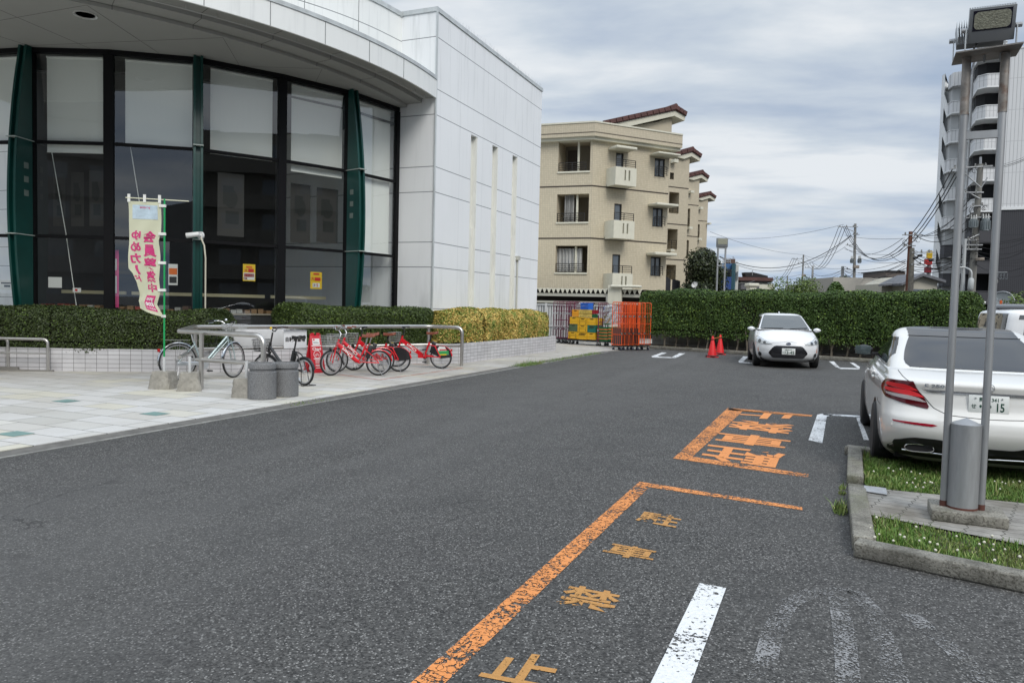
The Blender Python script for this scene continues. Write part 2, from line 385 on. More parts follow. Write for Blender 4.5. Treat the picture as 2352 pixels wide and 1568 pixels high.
mark('bay_line', P_wh, 'white U-shaped bay line by the rear wheel of the white sedan', [(1857, 1010), (1889, 1017), (1899, 956), (1877, 952)], [(1877, 952), (1899, 956), (1915, 951.5), (1890, 949)], [(1890, 949), (1892, 952.5), (1975, 958), (1975, 954)], [(1966, 956), (1975, 956), (1996, 1010), (1984, 1010)])
def Zc(x, y): return ((2048+x*.43554)/1.7415, (900+y*.43554)/1.7415)
mark('bay_line', P_wh, 'white U-shaped bay line left of the red cones', [Zc(1278, 1205), Zc(1320, 1210), Zc(1425, 1172), Zc(1380, 1168)], [Zc(1278, 1205), Zc(1290, 1214), Zc(1500, 1221), Zc(1500, 1214)], [Zc(1460, 1216), Zc(1505, 1219), Zc(1594, 1176), Zc(1540, 1174)])
mark('bay_line', P_wh, 'white bay line just left of the white hatchback', [Zc(2078, 1250), Zc(2120, 1258), Zc(2170, 1207), Zc(2125, 1205)], [Zc(2078, 1252), Zc(2090, 1262), Zc(2205, 1270), Zc(2205, 1264)])
def Zd(x, y): return ((3072+x*.43554)/1.7415, (1200+y*.43554)/1.7415)
mark('bay_line', P_wh, 'white U-shaped bay line between hatchback and sedan', [Zd(560, 562), Zd(605, 562), Zd(665, 625), Zd(620, 612)], [Zd(640, 618), Zd(665, 632), Zd(840, 634), Zd(840, 626)], [Zd(750, 572), Zd(790, 575), Zd(845, 615), Zd(840, 634)])
mb = MB()
for pth in ([(1742, 1580), (1775, 1450), (1810, 1385), (1870, 1358), (1960, 1356), (2005, 1400), (2040, 1490), (2065, 1580)], [(1925, 1370), (1940, 1460), (1950, 1580)], [(2090, 1410), (2190, 1490), (2280, 1585)]): strip(mb, [G(*q_, Zp)[:2] for q_ in pth], .10)
tag(mb.build('bay_line', P_ghost, fix=False), 'almost worn-away curved white bay markings at the lower right', 'road marking', 'white parking bay lines')
mb = MB()
for a, b in (((1075, 868), (1160, 875)), ((1160, 875), (1342, 857)), ((1342, 857), (1275, 849)), ((870, 872), (1160, 887)),):
    pass
r1 = [G(*p, .0245)[:2] for p in (((1250+1050/3.92)/1.7415, (1250+1050/3.92)/1.7415), ((1250+2352/3.92)/1.7415, (1250+868/3.92)/1.7415), ((1250+1560/3.92)/1.7415, (1250+800/3.92)/1.7415))]
r0 = G((1250+400/3.92)/1.7415, (1250+968/3.92)/1.7415, .0245)[:2]
strip(mb, [r0, r1[0], r1[1], r1[2]], .03, .0245)
tag(mb.build('bike_bay_outline', paint('red_paint', (.6, .12, .05), .42, 30), fix=False), 'thin red line painted on the paving round the red bicycles', 'ground marking')

# distant hills, the blue of the air's haze put into their base colour
mb = MB(); pr = []
for i in range(60):
    a = R(-60+i*2.2); d = 2600
    hgt = 30+50*math.exp(-((i-25.5)/6.5)**2)+18*math.sin(i*.7)+12*math.sin(i*1.9+1)
    pr.append((d*math.sin(a), d*math.cos(a), hgt))
mb.grid([[(p[0]*1.02, p[1]*1.02, -5) for p in pr], pr, [(p[0]*1.4, p[1]*1.4, p[2]*.9) for p in pr]])
struct(mb.build('hills', mat('hills_haze_blue', (.20, .30, .42), 1.0, spec=0), smooth=60))
# ---------------- the store ----------------
def panel_mat(name, zj, uj, axis, col=(.82, .835, .845)):
    m = bpy.data.materials.new(name); m.use_nodes = True; k = N(m.node_tree); v = k.n('ShaderNodeNewGeometry').outputs['Position']
    X, Y, Z = k.sep(v); U = {'X': X, 'Y': Y}.get(axis)
    lines = None
    def pulse(c, p, w):
        return k.m('LESS_THAN', k.m('ABSOLUTE', k.m('SUBTRACT', c, p)), w)
    for p in zj:
        q = pulse(Z, p, .011); lines = q if lines is None else k.m('MAXIMUM', lines, q)
    faint = None
    for p in uj:
        q = pulse(U, p, .008); faint = q if faint is None else k.m('MAXIMUM', faint, q)
    sv = k.n('ShaderNodeMapping', {'Vector': v, 'Scale': (3, 3, .22)}).outputs[0]
    st = k.noise(2.2, 6, sv, .65); big = k.noise(.35, 3, v)
    c = k.mix(k.maprange(big, .35, .65, 0, 1), col, tuple(min(.9, a*1.05) for a in col))
    c = k.mix(k.m('MULTIPLY', k.maprange(st, .52, .74), k.maprange(Z, 4, 9.4, .05, .42)), c, (.45, .47, .47))
    # soft grime tongues running down the lower panels
    tong = k.noise(1.3, 3, k.n('ShaderNodeMapping', {'Vector': v, 'Scale': (1.4, 1.4, .35)}).outputs[0])
    c = k.mix(k.m('MULTIPLY', k.maprange(tong, .5, .66, 0, .35), k.maprange(Z, 3.4, 1.5, 0, 1)), c, (.46, .47, .46))
    if faint is not None: c = k.mix(k.m('MULTIPLY', faint, .3), c, (.3, .31, .33))
    if lines is not None: c = k.mix(k.m('MULTIPLY', lines, .85), c, (.12, .13, .15))
    k.n('ShaderNodeOutputMaterial', {0: k.n('ShaderNodeBsdfPrincipled', {'Base Color': c, 'Roughness': .42, 'Specular IOR Level': .4}).outputs[0]})
    return m
ZJ = [8.81, 7.42, 6.72, 5.31, 4.62, 3.24, 2.55, 1.4]
M_panel = panel_mat('white_wall_panels', ZJ, [19.79, 21.35, 22.9, 24.5, 25.6], 'Y')
M_panelc = panel_mat('white_curved_panels', [8.79], [], 'Y', (.80, .815, .80))
M_cream = mat('cream_slit_lining', (.76, .76, .71), .6, var=.05, stretch=(1, 1, .2), dirt=.25, dirtcol=(.25, .25, .24))
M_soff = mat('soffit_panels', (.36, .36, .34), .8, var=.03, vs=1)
M_frame = mat('black_window_frame', (.006, .006, .007), .6, spec=.15)
M_green = mat('green_metal_fin', (.003, .05, .042), .35, var=.15, vs=2)
M_blind = mat('roller_blind_cloth', (.88, .89, .85), .8)
store = thing('store_building', 'white panelled store with a curved dark glass front under a wide canopy', 'building', (-14, 18, 0))
WX, WY0, WY1, WT = -10.2, 18.28, 26.35, 9.48
mb = MB()
slits = [(20.52, 20.98), (22.07, 22.53), (23.72, 24.18)]
SB = WX-.16; ST = 6.66
mb.bb(-30, SB, WY0, WY1, 0, WT)
mb.bb(SB, WX, WY0, WY1, ST, WT)
ys = [WY0]+[q for s_ in slits for q in s_]+[WY1]
for i in range(0, len(ys), 2): mb.bb(SB, WX, ys[i], ys[i+1], 0, ST)
mb.build('wall', M_panel, store)
for a, b in slits:
    m2 = MB(); m2.bb(SB, SB+.012, a+.002, b-.002, 0, ST-.002); m2.bb(SB+.012, WX-.01, b-.06, b-.002, 0, ST-.002); m2.bb(SB+.012, SB+.05, a+.002, b-.061, 0, 3.9)
    m2.build('slit_lining', M_cream, store)
cop = mat('coping_metal', (.55, .58, .58), .4, .2, var=.15, stretch=(1, 1, .3))
m2 = MB(); m2.bb(-30, WX+.03, WY0-.03, WY1+.03, WT, WT+.12); m2.bb(WX+.002, WX+.03, WY0-.032, WY0+.04, 0.2, WT); m2.build('coping', cop, store)
# bird spikes along the copings
m2 = MB()
for i in range(90):
    y = 19.4+i*.078; m2.tube([(WX-.02, y, WT+.12), (WX-.02+random.uniform(-.05, .05), y+random.uniform(-.04, .04), WT+.25)], .0022, 3)
m2.build('bird_spikes', mat('spike_wire', (.5, .5, .5), .5, .5), store)
# upper curved wall
def arc(c, r, a0, a1, n=40): return [(c[0]+r*math.cos(R(a0+(a1-a0)*i/n)), c[1]+r*math.sin(R(a0+(a1-a0)*i/n))) for i in range(n+1)]
UC = (-19.62, 18.6); up = [(-11.3, 18.29)]+arc(UC, 8.3, -6, -100, 40)
ci = arc(UC, 7.9, -2, -100, 41)
poly = up+ci[::-1]
MB().prism(up+[(-30, 10), (-30, 18.3)], 7.3, 9.46).build('curved_wall', M_panelc, store)
MB().prism([(UC[0]+(p[0]-UC[0])*1.004, UC[1]+(p[1]-UC[1])*1.004) for p in up]+[(-30, 10), (-30, 18.3)], 9.46, 9.58).build('curved_coping', cop, store)
# vertical joints of curved wall
m2 = MB()
for a in range(-14, -95, -11):
    p = (UC[0]+8.302*math.cos(R(a)), UC[1]+8.302*math.sin(R(a))); m2.box((p[0], p[1], 8.5), (.008, .014, 1.85), R(a))
m2.build('panel_joint', mat('joint_dark', (.2, .21, .22), .8), store)
# canopy: soffit with two steps, fascia, coping ring
FC = (-23.04, 16.75)
def ang_at(c, r, y): return math.degrees(math.asin((y-c[1])/r))
def ring(c, r0, r1, z, th, a_end=-75, n=60):
    m_ = MB(); a0 = ang_at(c, r0, WY0-.01); a1 = ang_at(c, r1, WY0-.01)
    o_ = arc(c, r0, a0, a_end, n); i_ = arc(c, r1, a1, a_end, n)
    return m_.prism(o_+i_[::-1], z, z+th)
ring(FC, 12.97, 12.92, 7.144, .49).build('canopy_fascia', M_panelc, store, smooth=30)
m2 = MB()
for a in range(0, -76, -6):
    if a > ang_at(FC, 12.97, WY0-.01): continue
    p = (FC[0]+12.973*math.cos(R(a-1.5)), FC[1]+12.973*math.sin(R(a-1.5))); m2.box((p[0], p[1], 7.39), (.006, .014, .48), R(a-1.5))
m2.build('fascia_joint', MC['joint_dark'], store)
ring(FC, 12.99, 8.5, 7.635, .09).build('canopy_roof', cop, store, smooth=30)
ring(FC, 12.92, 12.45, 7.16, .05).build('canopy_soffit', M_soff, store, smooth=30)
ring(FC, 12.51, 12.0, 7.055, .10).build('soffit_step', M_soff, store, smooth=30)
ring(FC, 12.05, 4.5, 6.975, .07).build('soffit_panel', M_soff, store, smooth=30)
m2 = MB()
for a in range(-4, -76, -7):
    if a == -4: pass
    for r0, r1, z in ((12.92, 12.51, 7.158), (12.51, 12.05, 7.053)):
        r_ = (r0+r1)/2; p = (FC[0]+r_*math.cos(R(a)), FC[1]+r_*math.sin(R(a))); m2.box((p[0], p[1], z), (r0-r1, .012, .004), R(a))
    for r_, z in ((12.512, 7.105), (12.052, 7.015)):
        p = (FC[0]+r_*math.cos(R(a)), FC[1]+r_*math.sin(R(a))); m2.box((p[0], p[1], z), (.004, .012, .09), R(a))
for a in range(-10, -70, -12):
    for t in (-1, 1):
        p0 = Vector((FC[0]+12.0*math.cos(R(a)), FC[1]+12.0*math.sin(R(a)), 6.973)); dd = Vector((-math.cos(R(a+35*t)), -math.sin(R(a+35*t)), 0))
        q = p0+dd*5; m2.box((p0+q)/2, (5, .008, .003), math.atan2(dd.y, dd.x))
m2.build('soffit_joint', mat('soffit_joint', (.14, .14, .13), .9), store)
m2 = MB(); a0 = ang_at(FC, 12.72, WY0-.3)
pth = [(x, y, 7.07) for x, y in arc(FC, 12.74, a0, -75, 60)]; m2.tube(pth, .012, 6)
for i in range(0, 61, 2): m2.tube([pth[i], (pth[i][0], pth[i][1], 7.16)], .008, 4)
m2.build('drip_rail', mat('rail_pale', (.5, .5, .48), .4, .4), store)
c_ = G(196, 35, 6.972); m2 = MB(); m2.lathe([(.0, .02), (.13, .02), (.19, -.005), (.2, -.012), (.215, -.012), (.215, .003), (.0, .003)], 28, tuple(c_)); m2.build('downlight', mat('downlight_rim', (.75, .75, .73), .3, .5), store, smooth=40)

# glazing
FW = [(-24.5, 10.45), (-22.3, 10.5), (-20.3, 10.65), (-18.5, 10.9), (-16.55, 11.3), (-14.95, 12.0), (-13.43, 13.07), (-12.41, 14.71), (-11.66, 16.41), (-11.335, 18.26)]
M_glass = glassmat('tinted_glass', (.95, .97, .96), .10, 0, 3.0)
ZB = .3; ZL = [ZB, 2.84, 4.92, 6.87]
blinds = {3: 0, 4: -.22, 5: 0, 6: -.05, 7: -.22, 8: -2.05, 2: 0, 1: 0, 0: 0}
for i in range(len(FW)-1):
    a = Vector((*FW[i], 0)); b = Vector((*FW[i+1], 0)); t = (b-a); Ln = t.length; t.normalize(); n = Vector((t.y, -t.x, 0)); rz = math.atan2(t.y, t.x)
    if n.dot(Vector((0, 0, 0))-a) < 0: n = -n
    mid = (a+b)/2
    fr = MB()
    for z, h_ in ((ZL[1], .07), (ZL[2], .07), (ZB, .1)): fr.box(mid-n*.03+Vector((0, 0, z)), (Ln, .08, h_), rz)
    fr.box(mid-n*.03+Vector((0, 0, 6.925)), (Ln, .12, .11), rz)
    fr.box(a+t*.0-n*.03+Vector((0, 0, (6.86+ZB)/2)), (.2, .14, 6.56), rz)
    fr.box(b-n*.035+Vector((0, 0, (6.86+ZB)/2)), (.2, .13, 6.56), rz) if i == 8 else None
    fro = fr.build('window_frame', M_frame, store)
    for j in range(3):
        pm = MB(); pm.box(mid-n*.02+Vector((0, 0, (ZL[j]+ZL[j+1])/2)), (Ln-.02, .006, ZL[j+1]-ZL[j]-.02), rz)
        # one sheet only
        pm = MB(); z0, z1 = ZL[j]+.02, ZL[j+1]-.02; p, q = a-n*.02+t*.02, b-n*.02-t*.02
        wob = random.uniform(-.004, .004)
        pm.add([p+Vector((0, 0, z0)), q+Vector((0, 0, z0))+n*wob, q+Vector((0, 0, z1))+n*wob, p+Vector((0, 0, z1))+n*random.uniform(-.003, .003)], [(0, 1, 2, 3)])
        pm.build('pane', M_glass, fro, fix=False)
    dz = blinds[i]; bm_ = MB(); zt, zb = 6.82, ZL[2]+.03+dz; ins = .3
    p, q = a-n*.14+t*ins, b-n*.14-t*(.14 if i % 2 else .2)
    rows = []
    for s_ in range(13):
        u = s_/12; pt = p*(1-u)+q*u+n*.006*math.sin(u*9); rows.append([pt+Vector((0, 0, zb)), pt+Vector((0, 0, zt))])
    bm_.grid(rows); bm_.tube([p+Vector((0, 0, zt)), q+Vector((0, 0, zt))], .03, 8); bm_.tube([p+Vector((0, 0, zb)), q+Vector((0, 0, zb))], .014, 6)
    if i in (4, 5, 3): bm_.tube([p+t*.1+Vector((0, 0, zb)), p+t*.35-n*.1+Vector((0, 0, zb-1.8)), p+t*.6-n*.1+Vector((0, 0, 1.15))], .008, 4)
    bm_.build('roller_blind', M_blind, fro, fix=False)
# interior shell: floor, back wall, ceiling
inn = [(-24.5, 16.5), (-20, 16.2), (-17, 16.8), (-15.6, 18.2)]
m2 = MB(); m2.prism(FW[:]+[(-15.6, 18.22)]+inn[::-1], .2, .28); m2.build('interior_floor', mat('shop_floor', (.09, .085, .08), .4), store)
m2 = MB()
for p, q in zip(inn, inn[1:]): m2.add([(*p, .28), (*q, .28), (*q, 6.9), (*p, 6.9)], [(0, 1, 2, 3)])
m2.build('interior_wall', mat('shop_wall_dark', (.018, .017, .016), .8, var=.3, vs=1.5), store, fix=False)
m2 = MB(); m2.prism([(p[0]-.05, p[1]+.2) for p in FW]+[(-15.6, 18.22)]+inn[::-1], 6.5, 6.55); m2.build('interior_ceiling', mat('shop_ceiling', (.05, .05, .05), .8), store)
# pillars/return wall seen in the last bay
# green fins
def fin(i, name='fin'):
    p = Vector((*FW[i], 0)); a = Vector((*FW[i-1], 0)); b = Vector((*FW[i+1], 0)); t = (b-a).normalized(); n = Vector((t.y, -t.x, 0))
    if n.dot(-p) < 0: n = -n
    mbs = MB(); prof = []
    for j in range(25):
        z = .25+(6.97-.25)*j/24; u = j/24; d = .2+.36*math.sin(math.pi*min(1, u*1.02))**.8; prof.append((z, d))
    for off, w_ in ((-.075, .05), (.075, .05)):
        poly = [(.05, prof[0][0])]+[(d, z) for z, d in prof]+[(.05, prof[-1][0])]
        mbs.ext(poly, p+t*(off-w_/2), n, (0, 0, 1), t*w_)
    poly = [(.05, prof[0][0])]+[(d-.09, z) for z, d in prof]+[(.05, prof[-1][0])]
    mbs.ext(poly, p-t*.048, n, (0, 0, 1), t*.096)
    o = mbs.build(name, M_green, store)
    s2 = MB()
    for z in (4.92, 2.84): 
        d = .2+.36*math.sin(math.pi*(z-.25)/6.72)**.8
        s2.box(p+n*(d/2+.03)+Vector((0, 0, z)), (.22, d+.06, .02), math.atan2(t.y, t.x))
    s2.build('joint_band', mat('pale_band', (.4, .45, .42), .5), o)
    s3 = MB()
    for z in (4.35, 4.05, 3.75):
        for sgn in (-1, 1): s3.box(p+n*.24+t*.103*sgn+Vector((0, 0, z)), (.006, .13, .13), math.atan2(t.y, t.x))
    s3.build('inset_square', mat('inset_pale', (.16, .2, .18), .4), o)
for i in (2, 4, 6, 8): fin(i)
# conduit pipes
m2 = MB(); m2.tube([(WX+.03, 18.9, 3.35), (WX+.03, 18.9, 3.3)], .01, 6)
y_ = PX(1189, 590, WX+.04)[1]; m2 = MB(); m2.tube([(WX+.04, y_, 0), (WX+.04, y_, 3.15)], .03, 8); m2.box((WX+.05, y_, 3.2), (.12, .18, .14)); m2.build('downpipe', mat('pale_pipe', (.5, .5, .45), .5), store)

# security camera on the green fin with its conduit
p = Vector((*FW[6], 0)); cpos = G(455, 540, 2.95)
cc = thing('security_camera', 'white bullet security camera on the green window fin', 'camera', tuple(Vector((-13.0, 12.74, 2.93))))
c0 = Vector((-12.97, 12.72, 2.93))
MB().lathe([(.0, -.02), (.085, -.02), (.085, .02), (0, .02)], 20, (0, 0, 0), 'Y').xf(Matrix.Translation(c0)).build('mount_plate', M_white, cc, smooth=40)
dirn = Vector((-.65, -.6, -.16)).normalized()
m2 = MB(); m2.tube([c0, c0+Vector((.03, -.1, .0)), c0+Vector((-.0, -.14, 0))], .03, 10); m2.build('bracket', M_white, cc, smooth=50)
m2 = MB(); s_ = c0+Vector((.06, -.1, .02)); m2.tube([s_, s_+dirn*.01, s_+dirn*.27, s_+dirn*.28], [.03, .055, .06, .05], 16); bd = m2.build('camera_body', M_white, cc, smooth=50)
m2 = MB(); m2.tube([s_+dirn*.281, s_+dirn*.287], .045, 16); m2.build('lens', M_black, bd)
m2 = MB(); m2.tube([c0+Vector((.02, -.02, -.05)), c0+Vector((.12, -.02, -.22)), c0+Vector((.14, 0, -.5)), c0+Vector((.14, 0, -2.4))], .018, 8); m2.build('conduit', mat('ivory_conduit', (.55, .52, .42), .5), cc, smooth=60)

# posters and goods behind the glass
def on_glass(i, x, y, back=.12):
    """point on the plane a little behind bay i at survey pixel x, y"""
    a = Vector((*FW[i], 0)); b = Vector((*FW[i+1], 0)); t = (b-a).normalized(); n = Vector((t.y, -t.x, 0))
    if n.dot(-a) < 0: n = -n
    r = Vector(MW@_cam(x, y)); o = Vector(O); a2 = a-n*back; s = (a2-o).dot(n)/r.dot(n); return o+r*s, t, n
M_ink = {c: mat('print_'+c, v, .6) for c, v in dict(dim=(.035, .033, .03), dim2=(.012, .014, .012), red=(.55, .02, .02), yellow=(.75, .5, .02), white=(.7, .7, .68), orange=(.7, .15, .02), pink=(.6, .04, .2), cream=(.6, .6, .42), black=(.02, .02, .02), blue=(.05, .12, .4), green=(.03, .3, .08)).items()}
def poster(i, x0, y0, x1, y1, label, cols, texts, back=.1):
    A, t, n = on_glass(i, x0, y0, back); B_, _, _ = on_glass(i, x1, y1, back)
    wv = (B_-A).dot(t); hv = A.z-B_.z; rz = math.atan2(t.y, t.x); c = (A+B_)/2
    root = MB().box(c, (abs(wv), .006, hv), rz).build('poster', M_ink[cols], None); tag(root, label, 'poster')
    groups_ = {}
    for body, u, v_, w_, h_, ink in texts:
        q = groups_.setdefault(ink, MB()); pos = A+t*wv*u+Vector((0, 0, -hv*v_))+n*.006
        if body == '#': q.box(pos, (abs(wv)*w_, .002, hv*h_), rz)
        else: put_text(q, body, pos+n*.003, t*(1 if wv > 0 else -1), (0, 0, 1), 1, .02, box=(abs(wv)*w_, hv*h_))
    for ink, q in groups_.items(): q.build('print', M_ink[ink], root, fix=False)
poster(6, 558, 606, 586, 646, 'yellow and red sale poster left of the other in the dark window', 'yellow', [('#', .5, .72, .9, .42, 'white'), ('大', .25, .38, .3, .2, 'red'), ('#', .65, .37, .45, .2, 'red'), ('#', .5, .17, .5, .12, 'orange'), ('#', .5, .66, .8, .2, 'red'), ('#', .2, .85, .3, .13, 'red')])
poster(7, 713, 624, 739, 664, 'yellow sale poster with a big red 5 nearest the bowed green fin', 'yellow', [('#', .5, .12, .5, .1, 'red'), ('大', .2, .4, .3, .22, 'red'), ('#', .62, .42, .5, .2, 'red'), ('#', .5, .78, .62, .25, 'white'), ('5', .58, .78, .14, .18, 'red'), ('#', .35, .78, .15, .14, 'red')])
poster(4, 111, 636, 142, 661, 'blank white card clipped inside the leftmost full window', 'white', [])
poster(4, 167, 661, 186, 671, 'small white card low in the leftmost full window', 'white', [('#', .45, .5, .3, .5, 'red')])
poster(3, 0, 643, 28, 666, 'pale notice sheet at the left edge of the picture, behind glass', 'white', [('#', .5, .3, .8, .15, 'black'), ('#', .6, .6, .5, .2, 'black')])
poster(5, 387, 606, 408, 655, 'dim notice poster behind the glass right of the banner pole', 'white', [('#', .5, .35, .9, .3, 'orange'), ('#', .5, .75, .8, .3, 'black')])
for bay, x0, y0, x1, y1, nm in ((4, 122, 398, 150, 520, 'left one of three dim hanging boards in the leftmost full window'), (4, 163, 395, 193, 520, 'middle one of three dim hanging boards in the leftmost full window'), (4, 205, 392, 238, 520, 'right one of three dim hanging boards in the leftmost full window'), (6, 500, 395, 560, 545, 'dim hanging board in the window left of the sale posters'), (7, 668, 420, 712, 560, 'left dim hanging board in the window by the bowed fin'), (7, 728, 430, 775, 560, 'right dim hanging board in the window by the bowed fin')):
    poster(bay, x0, y0, x1, y1, nm, 'dim', [('#', .4, .35, .4, .3, 'dim2'), ('#', .55, .7, .5, .2, 'dim2'), ('●', .5, .4, .5, .3, 'dim2')], .5)
poster(5, 258, 574, 273, 706, 'dim pink vertical banner standing inside the glass left of the yellow banner', 'pink', [('#', .5, .25, .4, .2, 'white'), ('#', .5, .6, .4, .3, 'white')], .3)
# sales counter and its goods
def shelf_at(i, x0, x1, label):
    A, t, n = on_glass(i, x0, 668, .7); B_, _, _ = on_glass(i, x1, 668, .7); rz = math.atan2(t.y, t.x); L_ = (B_-A).length; c = (A+B_)/2
    root = thing('display_counter', label, 'counter', (c.x, c.y, .28), group='counters inside the store')
    MB().box((c.x, c.y, .72), (L_, .5, .86), rz).build('base', mat('counter_dark', (.03, .03, .032), .5), root)
    MB().box((c.x, c.y, 1.17), (L_, .56, .04), rz).build('counter_top', mat('counter_edge', (.28, .25, .2), .5), root)
    MB().box(c-n*1.0+Vector((0, 0, 1.62-c.z)), (L_, .06, .08), rz).build('shelf_rail', mat('cream_shelf_strip', (.42, .38, .24), .5), root)
    g_ = MB()
    for q in range(int(L_/.16)):
        u = (q+.5)/int(L_/.16)-.5; pos = c+t*L_*u; g_.box((pos.x, pos.y, 1.19+random.uniform(.03, .09)), (.13, .3, random.uniform(.05, .16)), rz+random.uniform(-.2, .2), mi=random.choice([0, 0, 1, 1, 2, 3]))
    g_.build('goods', [mat('goods_tan', (.2, .12, .06), .6), mat('goods_grey', (.3, .3, .28), .5), mat('goods_red', (.25, .04, .03), .6), mat('goods_brown', (.1, .06, .04), .6)], root)['kind'] = 'stuff'
shelf_at(4, 85, 240, 'dim sales counter with goods behind the leftmost full window')
shelf_at(5, 275, 440, 'dim sales counter behind the window with the banner in front')
shelf_at(6, 475, 635, 'dim sales counter behind the window above the silver bicycle')
shelf_at(7, 662, 790, 'dim sales counter with clear packs below the red 5 poster')

# ---------------- tiled planters ----------------
def uvgrid(name, su, sv, w, c1, c2, grout, rough=.5, var=.2, cs=1.0, bump=.25, dirt=.3):
    m = bpy.data.materials.new(name); m.use_nodes = True; k = N(m.node_tree); uv = k.coord('UV'); X, Y, Z = k.sep(uv)
    ln = k.m('MAXIMUM', k.line(X, su, w), k.line(Y, sv, w))
    cell = k.n('ShaderNodeTexWhiteNoise', {'Vector': k.n('ShaderNodeCombineXYZ', {0: k.m('FLOOR', k.m('DIVIDE', X, su)), 1: k.m('FLOOR', k.m('DIVIDE', Y, sv)), 2: 0}).outputs[0]}, noise_dimensions='2D').outputs[0]
    c = k.mix(cell, c1, c2); obj = k.coord('Object')
    c = k.mix(k.maprange(k.noise(2.5*cs, 5, obj, .65), .5, .75, 0, dirt), c, tuple(a*.55 for a in c1))
    c = k.mix(ln, c, grout)
    k.n('ShaderNodeOutputMaterial', {0: k.n('ShaderNodeBsdfPrincipled', {'Base Color': c, 'Roughness': rough, 'Normal': k.bump(ln, -bump, .005)}).outputs[0]})
    return m
M_ptile = uvgrid('planter_tiles', .215, .088, .007, (.48, .47, .48), (.58, .57, .58), (.07, .065, .06))
def wall_strip(name, path, z0, z1, m, parent=None, closed=False, top=None, flip=False, mb_top=None, world=True):
    me = bpy.data.meshes.new(name); vs = []; fs = []; uvs = []; s = 0
    P = [Vector((*p[:2], 0)) for p in path]+([Vector((*path[0][:2], 0))] if closed else [])
    for a, b in zip(P, P[1:]):
        L_ = (b-a).length; i = len(vs); vs += [(a.x, a.y, z0), (b.x, b.y, z0), (b.x, b.y, z1), (a.x, a.y, z1)]; fs.append((i, i+1, i+2, i+3)); uvs += [(s, z0), (s+L_, z0), (s+L_, z1), (s, z1)]; s += L_
    if parent in WM and parent is not None and world:
        iv = WM[parent].inverted(); vs = [tuple(iv@Vector(v)) for v in vs]
    me.from_pydata(vs, [], fs); uvl = me.uv_layers.new(name='UVMap'); uvl.data.foreach_set('uv', np.array(uvs, dtype=np.float32).ravel()); me.materials.append(m)
    o = bpy.data.objects.new(name, me); COL.objects.link(o)
    if parent is not None: o.parent = parent; WM[o] = WM.get(parent, Matrix())
    return o
PA = [(-19.5, 8.2), (-16.6, 9.0), (-15.14, 9.7), (-14.29, 10.14), (-12.42, 11.26), (-11.45, 11.95), (-10.98, 12.6), (-10.62, 13.9), (-9.75, 16.35)]
PBq = [(-9.75, 16.35), (-8.75, 17.25), (-8.75, 24.55), (-9.4, 24.9), (-10.18, 24.95)]
M_soil = mat('planter_soil', (.06, .045, .03), .95, var=.3)
def planter(label, path, inner, z1):
    root = thing('planter', label, 'planter', (*path[0][:2], 0), group='tiled planters')
    wall_strip('tiled_wall', path, .02, z1, M_ptile, root)
    off = []
    for i, p in enumerate(path):
        a = Vector(path[max(0, i-1)]); b = Vector(path[min(len(path)-1, i+1)]); t = (b-a).normalized(); n = Vector((-t.y, t.x)); off.append((p[0]+n.x*.12, p[1]+n.y*.12))
    MB().prism(list(path)+off[::-1], z1, z1+.003).build('wall_top', mat('tile_top', (.5, .49, .48), .6, var=.1), root)
    MB().prism(off+inner, .02, z1-.06).build('soil', M_soil, root)
planter('long tiled planter wall curving along the glass front behind the banner and silver bicycle', PA, [(-11.4, 16.9), (-12.8, 14.2), (-14.6, 12.0), (-19.5, 10.4)], .47)
planter('tiled planter wall under the golden hedge', PBq, [(-10.18, 18.1), (-11.0, 17.5)], .52)
# raised white stucco block in the gap between the hedges
pA = G(467, 800, .47); 
m2 = MB(); a = Vector((-11.95, 12.1, 0)); b = Vector((-11.35, 13.35, 0)); t = (b-a); m2.box(((a+b)/2)+Vector((-.25, .1, .63)), (t.length+1.3, .3, .5), math.atan2(t.y, t.x)); tag(m2.build('stucco_block', mat('white_stucco', (.6, .6, .6), .8, var=.06, bump=.3), bevel=.01), 'low white stucco block between the two dark hedges, behind the silver bicycle', 'block')

# ---------------- hedges ----------------
def leafmat(name, c1, c2, c3=None, rough=.42, scale=2.0, p3=.0, spec=.5):
    m = bpy.data.materials.new(name); m.use_nodes = True; k = N(m.node_tree)
    rnd = k.n('ShaderNodeNewGeometry').outputs['Random Per Island']
    c = k.mix(rnd, c1, c2); f = k.noise(scale, 4, k.coord('Object'))
    c = k.mix(k.maprange(f, .4, .65, 0, .6), c, tuple(a*.7 for a in c2))
    if c3:
        r2 = k.n('ShaderNodeTexWhiteNoise', {'W': rnd}, noise_dimensions='1D').outputs[0]
        c = k.mix(k.m('MULTIPLY', k.m('LESS_THAN', r2, k.m('MULTIPLY', k.maprange(f, .35, .65, .2, 1.6), p3)), 1.0), c, c3)
    k.n('ShaderNodeOutputMaterial', {0: k.n('ShaderNodeBsdfPrincipled', {'Base Color': c, 'Roughness': rough, 'Specular IOR Level': spec}).outputs[0]})
    return m
